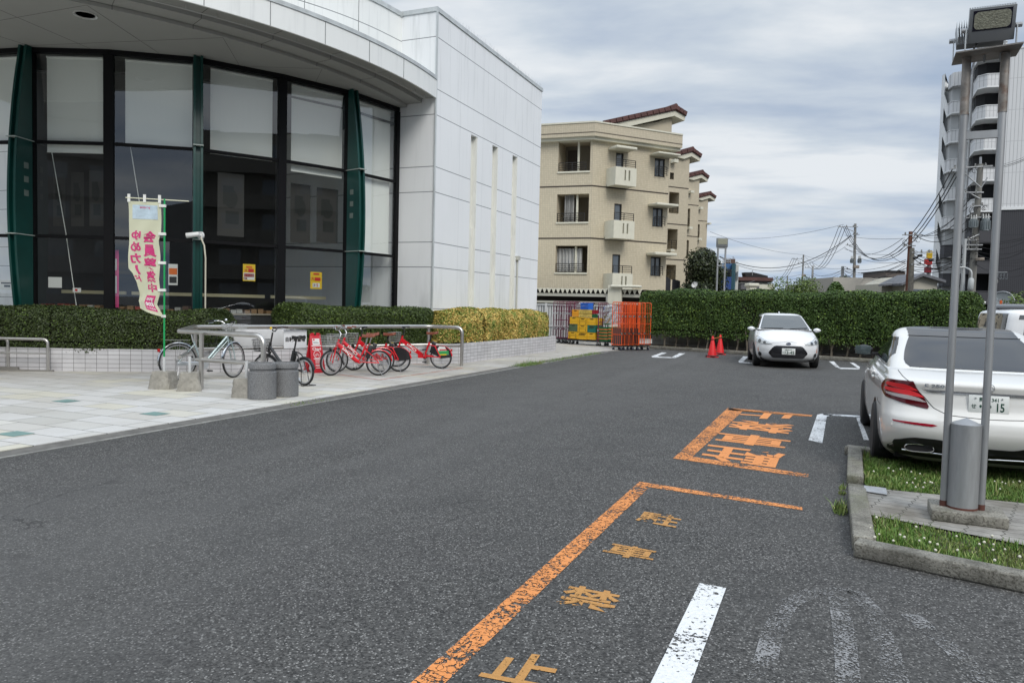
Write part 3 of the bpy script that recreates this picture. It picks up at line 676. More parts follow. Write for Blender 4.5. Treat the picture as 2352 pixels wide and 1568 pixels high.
def leaves(name, pts, nrm, size, m, parent=None, jitter=.9, asp=.55, world=True):
    """one small pointed leaf per sample point"""
    n = len(pts); nn = nrm+RNG.normal(0, jitter, (n, 3))*.6; nn /= np.linalg.norm(nn, axis=1)[:, None]
    rd = RNG.normal(0, 1, (n, 3)); u = np.cross(nn, rd); u /= np.linalg.norm(u, axis=1)[:, None]; v = np.cross(nn, u)
    s = size*RNG.uniform(.6, 1.25, (n, 1)); V = np.empty((n, 4, 3))
    V[:, 0] = pts-u*s; V[:, 1] = pts+v*s*asp+nn*s*.15; V[:, 2] = pts+u*s; V[:, 3] = pts-v*s*asp+nn*s*.15
    V = V.reshape(-1, 3)
    if parent is not None and parent in WM and world:
        V = V-np.array(WM[parent].translation)
    me = bpy.data.meshes.new(name); me.vertices.add(4*n); me.vertices.foreach_set('co', V.astype(np.float32).ravel())
    me.loops.add(4*n); me.loops.foreach_set('vertex_index', np.arange(4*n, dtype=np.int32))
    me.polygons.add(n); me.polygons.foreach_set('loop_start', np.arange(0, 4*n, 4, dtype=np.int32)); me.polygons.foreach_set('loop_total', np.full(n, 4, np.int32))
    me.update(calc_edges=True); me.materials.append(m)
    o = bpy.data.objects.new(name, me); COL.objects.link(o)
    if parent is not None: o.parent = parent
    return o
def lump(P, a=.05, f=2.3):
    return a*(np.sin(P[:, 0]*f+P[:, 2]*3.1)+np.sin(P[:, 1]*f*1.3+1.7)+np.sin(P[:, 0]*f*2.7-P[:, 1]*2.1+P[:, 2]*4)*.6)
def hedge(label, path, width, z0, z1, leaf, dens, m, core, group=None, rnd=.22, depth=.10, wob=.03, endr=None, cat='hedge', name='hedge', flop=0.0, label_parts=False):
    P = np.array(path, float); c = P.mean(0); root = thing(name, label, cat, (c[0], c[1], 0), group=group)
    seg = np.diff(P, axis=0); L = np.hypot(seg[:, 0], seg[:, 1]); cum = np.r_[0, np.cumsum(L)]; T = cum[-1]; hw = width/2; r = min(rnd, hw)
    def center(s):
        s = np.clip(s, 0, T-1e-6); i = np.clip(np.searchsorted(cum, s, 'right')-1, 0, len(L)-1); f = (s-cum[i])/L[i]
        t = seg[i]/L[i][:, None]; return P[i]+seg[i]*f[:, None], t
    # section outline: from z0 left up over the top to z0 right, with rounded shoulders; param e in [0,1]
    hs = z1-z0-r; ft = width-2*r; q = math.pi*r/2; tot = 2*hs+2*q+ft
    def section(e, shrink=0.0):
        e = e*tot; x = np.empty_like(e); z = np.empty_like(e); nx = np.zeros_like(e); nz = np.zeros_like(e)
        a = e < hs; x[a] = -hw; z[a] = z0+e[a]; nx[a] = -1
        b = (e >= hs) & (e < hs+q); th = (e[b]-hs)/r; x[b] = -hw+r-r*np.cos(th); z[b] = z1-r+r*np.sin(th); nx[b] = -np.cos(th); nz[b] = np.sin(th)
        c_ = (e >= hs+q) & (e < hs+q+ft); x[c_] = -hw+r+(e[c_]-hs-q); z[c_] = z1; nz[c_] = 1
        d = (e >= hs+q+ft) & (e < hs+2*q+ft); th = (e[d]-hs-q-ft)/r; x[d] = hw-r+r*np.sin(th); z[d] = z1-r+r*np.cos(th); nx[d] = np.sin(th); nz[d] = np.cos(th)
        f = e >= hs+2*q+ft; x[f] = hw; z[f] = z1-r-(e[f]-hs-2*q-ft); nx[f] = 1
        return x, z, nx, nz
    area = T*tot; n = int(area*dens); s = RNG.uniform(0, T, n); e = RNG.uniform(0, 1, n)
    cc_, t = center(s); x, z, nx, nz = section(e); nrm2 = np.stack([t[:, 1], -t[:, 0]], 1)
    # +x side is to the right of travel
    pts = np.c_[cc_+nrm2*x[:, None], z]; nr = np.c_[nrm2*nx[:, None], nz]
    # ends
    ne = int(2*(width*math.pi/2)*(z1-z0)*dens*.8)
    se = RNG.integers(0, 2, ne); th = RNG.uniform(-math.pi/2, math.pi/2, ne); ze = RNG.uniform(z0, z1, ne)
    er = endr if endr else hw*.75
    p0, t0 = center(np.where(se == 0, 0, T)); sg = np.where(se == 0, -1, 1)[:, None]; n0 = np.stack([t0[:, 1], -t0[:, 0]], 1)
    fall = np.sqrt(np.clip(1-np.clip((ze-(z1-r))/r, 0, 1)**2, .05, 1))
    pe = p0+t0*sg*(er*np.cos(th)*fall)[:, None]+n0*(hw*np.sin(th)*(1-.12*(1-fall)))[:, None]; nre = t0*sg*np.cos(th)[:, None]+n0*np.sin(th)[:, None]
    pts = np.r_[pts, np.c_[pe, ze]]; nr = np.r_[nr, np.c_[nre, np.full(ne, .15)]]
    # tops of rounded ends
    nt = int(2*math.pi*hw*er/2*dens); se = RNG.integers(0, 2, nt); th = RNG.uniform(-math.pi/2, math.pi/2, nt); rr = np.sqrt(RNG.uniform(0, 1, nt))
    p0, t0 = center(np.where(se == 0, 0, T)); sg = np.where(se == 0, -1, 1)[:, None]; n0 = np.stack([t0[:, 1], -t0[:, 0]], 1)
    pe = p0+t0*sg*(er*np.cos(th)*rr)[:, None]+n0*(hw*np.sin(th)*rr)[:, None]; zt = z1-r+r*np.sqrt(np.clip(1-np.clip((rr-(1-r/hw))/(r/hw), 0, 1)**2, 0, 1))
    pts = np.r_[pts, np.c_[pe, zt]]; nr = np.r_[nr, np.c_[np.zeros((nt, 2)), np.ones(nt)]]
    k_ = lump(pts, wob)-np.abs(RNG.normal(0, depth, len(pts)))+.02; pts = pts+nr*k_[:, None]
    if flop: low = pts[:, 2] < z0+.15; pts[low, 2] -= np.abs(RNG.normal(0, flop, low.sum()))
    # stray shoots on top
    leaves('foliage', pts, nr, leaf, m, root)
    # dark twiggy core
    cb = MB(); rows = []; ns = max(8, int(T/.3))
    for i in range(ns+1):
        cc2, t2 = center(np.array([T*i/ns])); t2 = t2[0]; nn2 = np.array([t2[1], -t2[0]]); ee = np.linspace(0, 1, 15); x, z, _, _ = section(ee); sc_ = max(.5, (hw-.14)/hw)
        rows.append([(cc2[0][0]+nn2[0]*xx*sc_, cc2[0][1]+nn2[1]*xx*sc_, z0+.02+(zz_-z0)*(z1-.13-z0)/(z1-z0)) for xx, zz_ in zip(x, z)])
    cb.grid(rows, closed=True); b0 = len(cb.v); 
    cb.f.append(tuple(range(15))); cb.mi.append(0); cb.f.append(tuple(range(b0-15, b0))); cb.mi.append(0)
    cb.build('branches', core, root)
    return root
M_core = mat('hedge_core', (.012, .011, .007), 1.0, var=.4, vs=9)
L_dark = leafmat('dark_hedge_leaves', (.020, .034, .009), (.062, .086, .024), (.12, .19, .035), .5, 1.2, .08, .35)
L_mid = leafmat('mid_hedge_leaves', (.024, .042, .010), (.075, .115, .025), (.15, .22, .04), .5, 1.4, .12, .35)
L_big = leafmat('tall_hedge_leaves', (.026, .052, .012), (.082, .145, .030), (.16, .24, .04), .55, .8, .07, .3)
L_gold = leafmat('golden_leaves', (.42, .26, .05), (.86, .66, .20), (.20, .26, .04), .6, 2.2, .5)
def offs(path, d):
    out = []
    for i, p in enumerate(path):
        a = Vector(path[max(0, i-1)]); b = Vector(path[min(len(path)-1, i+1)]); t = (b-a).normalized(); n = Vector((-t.y, t.x)); out.append((p[0]+n.x*d, p[1]+n.y*d))
    return out
hedge('long dark clipped hedge behind the banner on the left', offs(PA[:5], .82)+[(-12.35, 12.25)], 1.5, .46, 1.25, .021, 6500, L_dark, M_core, 'clipped hedges by the store', rnd=.25, flop=.05)
hedge('dark clipped hedge in the middle behind the red bicycles', [(-11.62, 14.3), (-10.9, 16.2), (-10.35, 17.6)], 1.25, .46, 1.41, .022, 5500, L_mid, M_core, 'clipped hedges by the store', rnd=.22)
hedge('golden yellow leafy hedge by the white wall', [(-9.75, 18.0), (-9.52, 19.0), (-9.5, 24.2)], 1.15, .52, 1.34, .027, 4600, L_gold, mat('gold_core', (.05, .06, .015), 1, var=.4, vs=9), rnd=.35, wob=.045, depth=.08, name='golden_hedge')
KB = Vector((-6.7, 28.92)); KD = Vector((.957, -.29)).normalized(); KN = Vector((.29, .957)).normalized()
hp = [tuple(KB+KD*s+KN*1.3) for s in (-.25, 5.0, 10.55)]
hedge('tall clipped green hedge along the back of the car park', hp, 1.4, .62, 2.27, .036, 2300, L_big, M_core, rnd=.28, depth=.13, wob=.04, flop=.10, name='tall_hedge')
# ---------------- planted island with the floodlight mast ----------------
def Z7(x, y, z=0): return G((3072+x*.43554)/1.7415, (1750+y*.43554)/1.7415, z)
def zat(P, y):
    lo, hi = -1, 40
    for _ in range(50):
        m_ = (lo+hi)/2; c = MW.T@(np.array([P[0], P[1], m_])-O)
        if CY+F*c[1]/c[2] > y: lo = m_
        else: hi = m_
    return m_
KH = .10
M_kerb = bpy.data.materials.new('kerb_concrete'); M_kerb.use_nodes = True; k = N(M_kerb.node_tree); v = k.coord('Object')
c = k.mix(k.maprange(k.noise(5, 6, v, .7), .32, .66), (.10, .095, .08), (.34, .325, .28)); c = k.mix(k.maprange(k.noise(70, 3, v), .52, .6, 0, .7), c, (.07, .065, .05)); c = k.mix(k.maprange(k.noise(2.1, 4, v), .55, .7, 0, .6), c, (.11, .12, .06))
k.n('ShaderNodeOutputMaterial', {0: k.n('ShaderNodeBsdfPrincipled', {'Base Color': c, 'Roughness': .95, 'Normal': k.bump(k.noise(60, 5, v, .7), .9, .012)}).outputs[0]})
IX = .19
near = Vector((IX, 5.2)); dv = Vector((.966, -.26)); far_ = Vector((IX+.04, 9.1))
def kerbrun(label, a, b, w_=.14, h=KH, side=1):
    a = Vector(a[:2]); b = Vector(b[:2]); t = (b-a).normalized(); n = Vector((-t.y, t.x))*w_*side
    L_ = (b-a).length; m_ = MB(); ns = max(1, round(L_/.6)); 
    m_.prism([tuple(a), tuple(b), tuple(b+n), tuple(a+n)], 0, h)
    return tag(m_.build('kerb', M_kerb, bevel=.014, seg=2), label, 'kerb', 'kerbs of the planted island')
kerbrun('concrete kerb on the near side of the grassy island, facing the camera', near, near+dv*8)
kerbrun('concrete kerb on the left side of the island, beside the lower grass patch', (IX, 5.36), (IX, 6.9), side=-1)
kerbrun('sunken level kerb stone in the gap on the left side of the island', (IX+.01, 6.91), (IX+.01, 7.36), h=.03, side=-1)
kerbrun('short concrete kerb on the left of the island, beside the upper grass patch', (IX, 7.37), (IX+.04, 8.96), side=-1)
kerbrun('concrete kerb on the far side of the island, behind the sedan\'s rear bumper', far_, far_+dv*8, side=-1)
pv_t0 = Z7(850, 450, .05); pv_t1 = Z7(2351, 600, .05); pv_b0 = Z7(890, 700, .05); pv_b1 = Z7(2351, 985, .05)
dT = (pv_t1-pv_t0); dB = (pv_b1-pv_b0)
def ext2(p, d, s): return (p[0]+d[0]*s, p[1]+d[1]*s)
pT0 = (IX+.14, pv_t0[1]); pT1 = ext2(pv_t0, dT, 6); pB0 = (IX+.14, pv_b0[1]); pB1 = ext2(pv_b0, dB, 6)
# interlocking wavy pavers
m = bpy.data.materials.new('interlocking_pavers'); m.use_nodes = True; k = N(m.node_tree); v = k.coord('Object', rot=(0, 0, R(15))); X, Y, Z = k.sep(v)
zig = k.m('MULTIPLY', k.m('ABSOLUTE', k.m('SUBTRACT', k.m('FRACT', k.m('DIVIDE', Y, .12)), .5)), .05)
zig2 = k.m('MULTIPLY', k.m('SINE', k.m('MULTIPLY', X, 2*math.pi/.11)), .008)
row = k.m('FLOOR', k.m('DIVIDE', k.m('ADD', Y, zig2), .12))
ln = k.m('MAXIMUM', k.line(k.m('ADD', X, zig), .22, .008), k.line(k.m('ADD', Y, zig2), .12, .007))
c = k.mix(k.maprange(k.noise(5, 5, v, .65), .3, .7), (.17, .16, .145), (.33, .315, .285)); c = k.mix(k.maprange(k.noise(1.3, 4, v), .48, .7, 0, .65), c, (.09, .075, .05)); c = k.mix(k.m('MULTIPLY', ln, .85), c, (.03, .03, .02))
k.n('ShaderNodeOutputMaterial', {0: k.n('ShaderNodeBsdfPrincipled', {'Base Color': c, 'Roughness': .9, 'Normal': k.bump(k.m('ADD', k.m('MULTIPLY', ln, -1), k.m('MULTIPLY', k.noise(80, 3, v), .3)), .6, .006)}).outputs[0]})
mb = MB(); mb.add([(*pB0, .05), (*pB1, .05), (*pT1, .05), (*pT0, .05)], [(0, 1, 2, 3)]); struct(mb.build('island_paving', m, fix=False))
M_earth = mat('island_earth', (.055, .05, .028), .95, var=.4, vs=8, bump=.6)
struct(MB().add([(IX+.13, 5.3, .035), (9, 2.9, .035), (9, 7.2, .035), (IX+.17, 9.0, .035)], [(0, 1, 2, 3)]).build('island_soil', M_earth, fix=False))
# grass blades
def grassmat():
    m = bpy.data.materials.new('grass_blades'); m.use_nodes = True; k = N(m.node_tree); r = k.n('ShaderNodeNewGeometry').outputs['Random Per Island']; f = k.noise(2.2, 3, k.coord('Object'))
    c = k.ramp(r, [(0, (.06, .13, .02)), (.5, (.11, .21, .035)), (.85, (.18, .27, .06)), (1, (.34, .32, .14))])
    c = k.mix(k.maprange(f, .5, .68, 0, .55), c, (.24, .22, .09))
    k.n('ShaderNodeOutputMaterial', {0: k.n('ShaderNodeBsdfPrincipled', {'Base Color': c, 'Roughness': .55, 'Specular IOR Level': .35}).outputs[0]}); return m
M_grass = grassmat()
def inpoly(P, poly):
    x, y = P[:, 0], P[:, 1]; ins = np.zeros(len(P), bool); n = len(poly); j = n-1
    for i in range(n):
        xi, yi = poly[i]; xj, yj = poly[j]; c = ((yi > y) != (yj > y)) & (x < (xj-xi)*(y-yi)/(yj-yi+1e-12)+xi); ins ^= c; j = i
    return ins
def grass(name, poly, n, h=.07, z=.035, m=M_grass, wd=.0035):
    poly = [tuple(p[:2]) for p in poly]; xs = [p[0] for p in poly]; ys = [p[1] for p in poly]
    P = np.c_[RNG.uniform(min(xs), max(xs), n), RNG.uniform(min(ys), max(ys), n)]; P = P[inpoly(P, poly)]; n = len(P)
    cl = .6+.5*(np.sin(P[:, 0]*5)+np.sin(P[:, 1]*7+P[:, 0]*3))*.35
    hh = h*RNG.gamma(5, .2, n)*np.clip(cl, .35, 1.4); a = RNG.uniform(0, 2*np.pi, n); ln_ = RNG.uniform(.1, .9, n)*hh; b = a+RNG.normal(0, .8, n)
    wv = np.c_[np.cos(a+np.pi/2), np.sin(a+np.pi/2)]*(wd*RNG.uniform(.6, 1.4, n))[:, None]; lv = np.c_[np.cos(b), np.sin(b)]*ln_[:, None]
    V = np.zeros((n, 5, 3)); V[:, 0, :2] = P-wv; V[:, 1, :2] = P+wv; V[:, 2, :2] = P+lv*.35+wv*.8; V[:, 3, :2] = P+lv*.35-wv*.8; V[:, 4, :2] = P+lv
    V[:, 0, 2] = V[:, 1, 2] = z; V[:, 2, 2] = V[:, 3, 2] = z+hh*.6; V[:, 4, 2] = z+hh
    base = (np.arange(n)*5)[:, None]; q = (base+np.array([0, 1, 2, 3])); t = (base+np.array([3, 2, 4]))
    me = bpy.data.meshes.new(name); me.vertices.add(5*n); me.vertices.foreach_set('co', V.astype(np.float32).ravel())
    loops = np.concatenate([q.ravel(), t.ravel()]).astype(np.int32); me.loops.add(len(loops)); me.loops.foreach_set('vertex_index', loops)
    me.polygons.add(2*n); me.polygons.foreach_set('loop_start', np.r_[np.arange(0, 4*n, 4), 4*n+np.arange(0, 3*n, 3)].astype(np.int32)); me.polygons.foreach_set('loop_total', np.r_[np.full(n, 4), np.full(n, 3)].astype(np.int32))
    me.update(calc_edges=True); me.materials.append(m); o = bpy.data.objects.new(name, me); COL.objects.link(o); return o
gn = [(IX+.15, 5.40), (4.0, 4.36), (4.0, pB0[1]+(pB1[1]-pB0[1])/(pB1[0]-pB0[0])*(4-pB0[0])-.03), (IX+.15, pB0[1]-.03)]
gf = [(IX+.15, pT0[1]+.02), (5.0, pT0[1]+(pT1[1]-pT0[1])/(pT1[0]-pT0[0])*(5-pT0[0])+.02), (5.0, 7.85), (IX+.19, 8.95)]
tag(grass('grass', gn, 48000, .05), 'green grass with clover in the near half of the island', 'grass', None, 'stuff')
tag(grass('grass', gf, 60000, .05), 'green grass with clover in the far half of the island, behind the mast', 'grass', None, 'stuff')
# tufts outside the kerb and along the gutter
def tufts(label, spots, n=220, h=.09, rr=.12):
    objs = []
    for (x, y, s_) in spots:
        a = np.linspace(0, 2*np.pi, 9)[:-1]; poly = [(x+math.cos(t)*rr*s_*.6, y+math.sin(t)*rr*s_*1.3) for t in a]; objs.append(grass('weed', poly, int(n*s_), h*s_, .003))
    me = objs[0]
    for o in objs: tag(o, label, 'weed', 'weeds along kerbs', 'stuff')
kx = IX-.04
tufts('grass tufts growing at the foot of the island kerb', [(kx-.02, 6.35, .8), (kx, 7.0, .45), (kx, 7.2, .4)])
def gut(label, y0, y1, n, h=.05):
    tag(grass('gutter_weeds', [(KX-.06, y0), (-7.05, y0), (-7.02, y1), (KX-.06, y1)], n, h, .008), label, 'weeds', 'weeds along kerbs', 'stuff')
gut('thin weeds growing along the paved edge beyond the red bicycles', 17.2, 24.6, 1700, .045)
gut('small weeds in the gutter near the granite bins', 8.7, 9.5, 120, .03)
gut('weed clump on the paved edge near the golden hedge', 17.6, 18.8, 600, .08)
# clover flowers
mb = MB(); mbst = MB(); cnt = 0
fl = [Z7(*p, .09) for p in [(995,742),(940,840),(1020,898),(1212,903),(1252,925),(1150,958),(1388,958),(1433,934),(1485,972),(1555,992),(1360,830),(1740,1045),(1537,1045),(1985,972),(1940,990),(2070,992),(2065,1043),(2175,1038),(2310,1105),(2080,1137),(1730,916),(2057,914),(980,925),(1107,288),(1215,296),(1150,315),(970,318),(1315,322),(1350,385),(1275,423),(1328,423),(1437,423),(1490,418),(1508,424),(1425,465),(2080,410),(2150,418),(2250,418),(2180,430),(2130,480),(1395,340),(2310,410),(1355,462)]]
for p in fl:
    r_ = random.uniform(.007, .010); c3 = Vector(p)
    mb.lathe([(0, -r_), (r_*.7, -r_*.7), (r_, 0), (r_*.7, r_*.7), (0, r_)], 8, tuple(c3+Vector((0, 0, .01))))
    mbst.tube([(c3.x, c3.y, .035), tuple(c3)], .0015, 3)
fo = mb.build('clover_flowers', mat('clover_white', (.62, .6, .5), .9, bump=.5), smooth=60); tag(fo, 'small round white clover flowers scattered in the island grass', 'flowers', None, 'stuff')
mbst.build('flower_stems', M_grass, fo)
# inspection lid
lq = [Z7(880, 445, .056), Z7(1085, 470, .056), Z7(1095, 528, .056), Z7(885, 495, .056)]
lid = MB().add([tuple(p) for p in lq]+[(p[0], p[1], .066) for p in lq], [(3, 2, 1, 0), (4, 5, 6, 7), (0, 1, 5, 4), (1, 2, 6, 5), (2, 3, 7, 6), (3, 0, 4, 7)]).build('inspection_lid', mat('lid_steel', (.42, .43, .44), .5, .4, var=.15, vs=20, bump=.6, bs=150), bevel=.003)
tag(lid, 'small square steel inspection lid set in the island paving', 'manhole cover')
# concrete footing
fq = [Z7(1418, 560, .05), Z7(1482, 708, .05), Z7(2184, 805, .05), Z7(2092, 668, .05)]
f0 = Vector(fq[1]); f1 = Vector(fq[2]); tdir = (f1-f0); tdir.z = 0; tl = tdir.length; tdir.normalize(); nd = Vector((-tdir.y, tdir.x, 0))
pl0 = G(2167, 1160, .13); pl1 = G(2252, 1170, .13)
ctr = (Vector(pl0)+Vector(pl1))/2; ux = (Vector(pl1)-Vector(pl0)); ux.z = 0; sp = ux.length; ux.normalize(); uy = Vector((-ux.y, ux.x, 0))
foot = MB(); foot.box((ctr.x+ux.x*.03, ctr.y+ux.y*.03, .09), (tl*1.0, tl*.78, .08), math.atan2(ux.y, ux.x))
tag(foot.build('mast_footing', M_kerb, bevel=.01), 'low concrete footing slab under the twin-pole floodlight mast', 'footing')
mast = thing('floodlight_mast', 'tall twin-pole galvanised floodlight mast with a stout post between its legs, on the island', 'light pole', (ctr.x, ctr.y, .13))
zt = zat(pl0, 131)
M_rustb = mat('rusty_steel_foot', (.10, .035, .025), .8, var=.3)
for p in (pl0, pl1):
    a = MB().tube([(p[0], p[1], .13), (p[0], p[1], zt-.42)], .0265, 20).build('pole', M_galv, mast, smooth=50)
    MB().tube([(p[0], p[1], zt-.42), (p[0], p[1], zt)], .0295, 20).build('pole_sleeve', mat('rust_streaked_sleeve', (.26, .24, .22), .6, .5, var=.3, vs=9, dirt=.8, dirtcol=(.13, .06, .03)), a, smooth=50)
    MB().tube([(p[0], p[1], .128), (p[0], p[1], .172)], .0275, 20).build('rust_band', M_rustb, a, smooth=50)
pz = zat(ctr, 973); MB().lathe([(0, .13), (.103, .13), (.103, pz), (.1, pz+.002), (0, pz+.045)], 32, (ctr.x+ux.x*.0, ctr.y, 0)).build('stout_post', M_galv, mast, smooth=35)
MB().lathe([(0, .128), (.1045, .128), (.1045, .145), (0, .145)], 32, (ctr.x, ctr.y, 0)).build('rust_band', M_rustb, mast, smooth=35)
for zz_ in (.33, pz-.28):
    for s_ in (-1, 1):
        c3 = ctr+ux*s_*(sp/2+.09)/2; MB().box((c3.x, c3.y, zz_), (.07, .035, .06), math.atan2(ux.y, ux.x)).build('bracket', M_galv, mast, bevel=.005)
zx = zat(ctr, 310); MB().box((ctr.x, ctr.y, zx), (sp-.04, .03, .055), math.atan2(ux.y, ux.x)).build('crossbar', M_galv, mast)
pm = Matrix.Rotation(math.atan2(ux.y, ux.x), 3, 'Z')
m2 = MB(); m2.box((ctr.x, ctr.y, zt+.006), (sp+.17, .30, .01), 0, M=pm@Matrix.Rotation(R(-3), 3, 'Y')); m2.build('head_plate', mat('plate_weathered', (.22, .21, .2), .7, .4, var=.3, dirt=.7, dirtcol=(.12, .07, .04)), mast)
for dx in (-.01, .09): MB().tube([ctr+ux*dx+Vector((0, 0, zt-.05-ctr.z)), ctr+ux*dx+Vector((0, 0, zt+.03-ctr.z))], .008, 6).build('bolt', M_galv, mast)
def floodlight(par, c, ux, uy, w_, h_, tilt, name='lamp_head'):
    """finned LED flood head: face normal = -uy tilted down by tilt"""
    nrm = (-uy*math.cos(R(tilt))+Vector((0, 0, -1))*math.sin(R(tilt))).normalized(); V = Vector((0, 0, 1))*math.cos(R(tilt))-uy*math.sin(R(tilt)); V.normalize()
    Mx = Matrix((ux, V, nrm)).transposed()
    b = MB(); b.box(c, (w_, h_, .05), M=Mx); head = b.build(name, mat('lamp_grey_paint', (.20, .21, .22), .45, .3), par, bevel=.004)
    g = MB()
    for i in range(19): g.box(c+ux*(i/18-.5)*(w_-.01)-nrm*.05+V*.008, (.004, h_, .06), M=Mx)
    g.build('cooling_fins', mat('lamp_grey_light', (.5, .52, .53), .4, .4), head)
    MB().box(c+V*h_*.14+nrm*.026, (w_*.84, h_*.58, .004), M=Mx).build('glass_rim', mat('navy_gloss', (.008, .008, .02), .12), head)
    q = MB(); pts = []
    ww, hh, rr = w_*.79/2, h_*.50/2, h_*.13
    for i in range(32):
        a = 2*math.pi*i/32; sx_, sy_ = math.cos(a), math.sin(a)
        pts.append((math.copysign(min(abs(ww), abs(ww)-rr+rr*abs(sx_)), sx_) if abs(sx_) > 1e-6 else 0, math.copysign(hh-rr+rr*abs(sy_), sy_)))
    q.ext(pts, c+V*h_*.14+nrm*.0285, ux, V, nrm*.003)
    q.build('led_panel', mat('led_lens_panel', (.26, .26, .2), .4, var=.3, vs=60, bump=.8, bs=90), head)
    for s_ in (-1, 1):
        a = MB(); base = c+ux*s_*(w_/2+.014)-V*h_*.1; a.box((base+Vector((base.x, base.y, zt+.02)))/2, (.006, .045, abs(base.z-zt-.02)), math.atan2(ux.y, ux.x)); br = a.build('bracket', mat('lamp_grey_light', (.5, .52, .53), .4), head)
        MB().tube([base-ux*s_*.01, base+ux*s_*.03], .018, 10).build('bolt', M_galv, br)
    return head
floodlight(mast, Vector((ctr.x+ux.x*.02, ctr.y+ux.y*.02, zt+.205))-uy*.03, ux, uy, .285, .235, 20)
floodlight(mast, Vector((ctr.x-ux.x*.03, ctr.y-ux.y*.03, zt+.20))+uy*.20, -ux, -uy, .30, .22, 40, 'rear_lamp_head')
MB().tube([ctr+Vector((0, 0, zt-ctr.z))+ux*-.06, ctr+ux*-.08+Vector((0, 0, zt+.06-ctr.z)), ctr+ux*-.02+uy*.02+Vector((0, 0, zt+.16-ctr.z))], .007, 6).build('cable', M_black, mast)

# ---------------- rails, blocks, bins, signs on the paving ----------------
PZ = .02
def Z3(x, y, z=PZ): return G((600+x/4.594)/1.7415, (1250+y/4.594)/1.7415, z)
def Z6(x, y, z=PZ): return G((900+x*.43554)/1.7415, (1200+y*.43554)/1.7415, z)
def Z2(x, y, z=PZ): return G((1250+x/3.92)/1.7415, (1250+y/3.92)/1.7415, z)
def bend(pts, r=.12, n=6):
    """round the corners of a polyline"""
    P = [Vector(p) for p in pts]; out = [P[0]]
    for a, b, c in zip(P, P[1:], P[2:]):
        d1 = (a-b).normalized(); d2 = (c-b).normalized(); r_ = min(r, (a-b).length*.45, (c-b).length*.45); s, e = b+d1*r_, b+d2*r_
        for i in range(n+1):
            t = i/n; out.append(s*(1-t)**2+b*2*t*(1-t)+e*t*t)
    return out+[P[-1]]
RH = .80
A0 = Z3(940, 1405); A1 = Z6(350, 880); bk0 = Z3(830, 1115)
A0 = Vector(A0); end = Vector(G(604.5, 906, PZ)); bk = Vector(bk0); P3 = Vector(G(983, 836, PZ)); P4 = Vector(G(1060, 840, PZ))
z_top = PZ+RH
fr_ = thing('bike_guard_rail', 'stainless steel tube rail running from the concrete blocks back to the golden hedge', 'railing', (A0.x, A0.y, PZ))
fdir = (end-A0); fdir.z = 0; left = A0-fdir.normalized()*.62+Vector((0, .12, 0))
def up_(p, z): return Vector((p.x, p.y, z))
zr = zat(A0, (1250+365/4.594)/1.7415); zm = zat(A0, (1250+865/4.594)/1.7415)
R1 = .043
MB().tube(bend([up_(left, zr), up_(end, zr), up_(end, PZ)], .2, 8), R1, 14).build('front_rail', M_alu, fr_, smooth=50)
MB().tube([up_(A0-fdir.normalized()*.1, zm), up_(end, zm)], R1*.85, 12).build('front_mid_rail', M_alu, fr_, smooth=50)
MB().tube(bend([up_(left, zr), up_(bk+(left-bk)*.1, zr), up_(P3, zr), up_(P4, zr), up_(P4, PZ)], .18, 8), R1, 14).build('back_rail', M_alu, fr_, smooth=50)
MB().tube([up_(left, zm), up_(bk, zm), up_(P3, zm), up_(P4, zm)], R1*.8, 12).build('back_mid_rail', M_alu, fr_, smooth=50)
tsg = .42
S1 = bk+(P3-bk)*.36; S2 = bk+(P3-bk)*.7
for p in (A0, bk, S1, P3): MB().tube([up_(p, PZ), up_(p, zr-.01)], R1*.92, 12).build('post', M_alu, fr_, smooth=50)
# white bicycle-parking sign on the rail
bd_ = (P3-bk); bd_.z = 0; bd_.normalize(); bn = Vector((bd_.y, -bd_.x, 0))
def onback(x, y, off=.06):
    r = Vector(MW@_cam(x, y)); o_ = Vector(O); a2 = bk+bn*off; s = (a2-o_).dot(bn)/r.dot(bn); return o_+r*s
sA = onback(652, 757); sB = onback(704, 799); sc_ = (sA+sB)/2; sw = (sB-sA).dot(bd_); sh = sA.z-sB.z
sg = MB().box(sc_, (abs(sw), .012, sh), math.atan2(bd_.y, bd_.x)).build('parking_sign', mat('sign_white', (.72, .74, .76), .35), bevel=.003); tag(sg, 'white board with black characters hung on the steel rail', 'sign')
q = MB(); put_text(q, '自転車置場', sc_+bn*.009-Vector((0, 0, sh*.02)), bd_, (0, 0, 1), 1, .03, box=(abs(sw)*.86, sh*.27)); q.build('lettering', M_ink['black'], sg, fix=False)
# left rack at the edge of the picture
def Z0(x, y, z=PZ): return G((x/5.2275)/1.7415, (1250+y/5.2275)/1.7415, z)
rk = Vector(G(110.5, 853, PZ)); r2 = Vector(Z0(265, 1110)); rd = (r2-rk); rd.z = 0; rd.normalize(); rd = Vector((-.88, -.47, 0)).normalized()
root = thing('cycle_rack', 'low steel tube cycle rack at the left edge of the picture', 'bike rack', (rk.x, rk.y, PZ))
zk = zat(rk, 779)
bo = Vector((-.80, -.26, 0))
for off_, nm in ((Vector((0, 0, 0)), 'front_hoop'), (bo, 'rear_hoop')):
    a = rk+off_; pth = bend([up_(a, PZ), up_(a, zk), up_(a+rd*3.2, zk)], .11, 6); MB().tube(pth, .03, 10).build(nm, M_alu, root, smooth=50)
    for s_ in (1.05, 2.1): MB().tube([up_(a+rd*s_, PZ), up_(a+rd*s_, zk)], .026, 10).build('post', M_alu, root, smooth=50)
    MB().tube([up_(a, zk-.28), up_(a+rd*3.2, zk-.28)], .017, 8).build('wheel_bar', M_alu, root, smooth=50)
MB().box(rk+rd*1.5+Vector((0, 0, .015)), (3.2, .07, .03), math.atan2(rd.y, rd.x)).build('ground_rail', mat('ground_rail', (.2, .19, .17), .7), root)
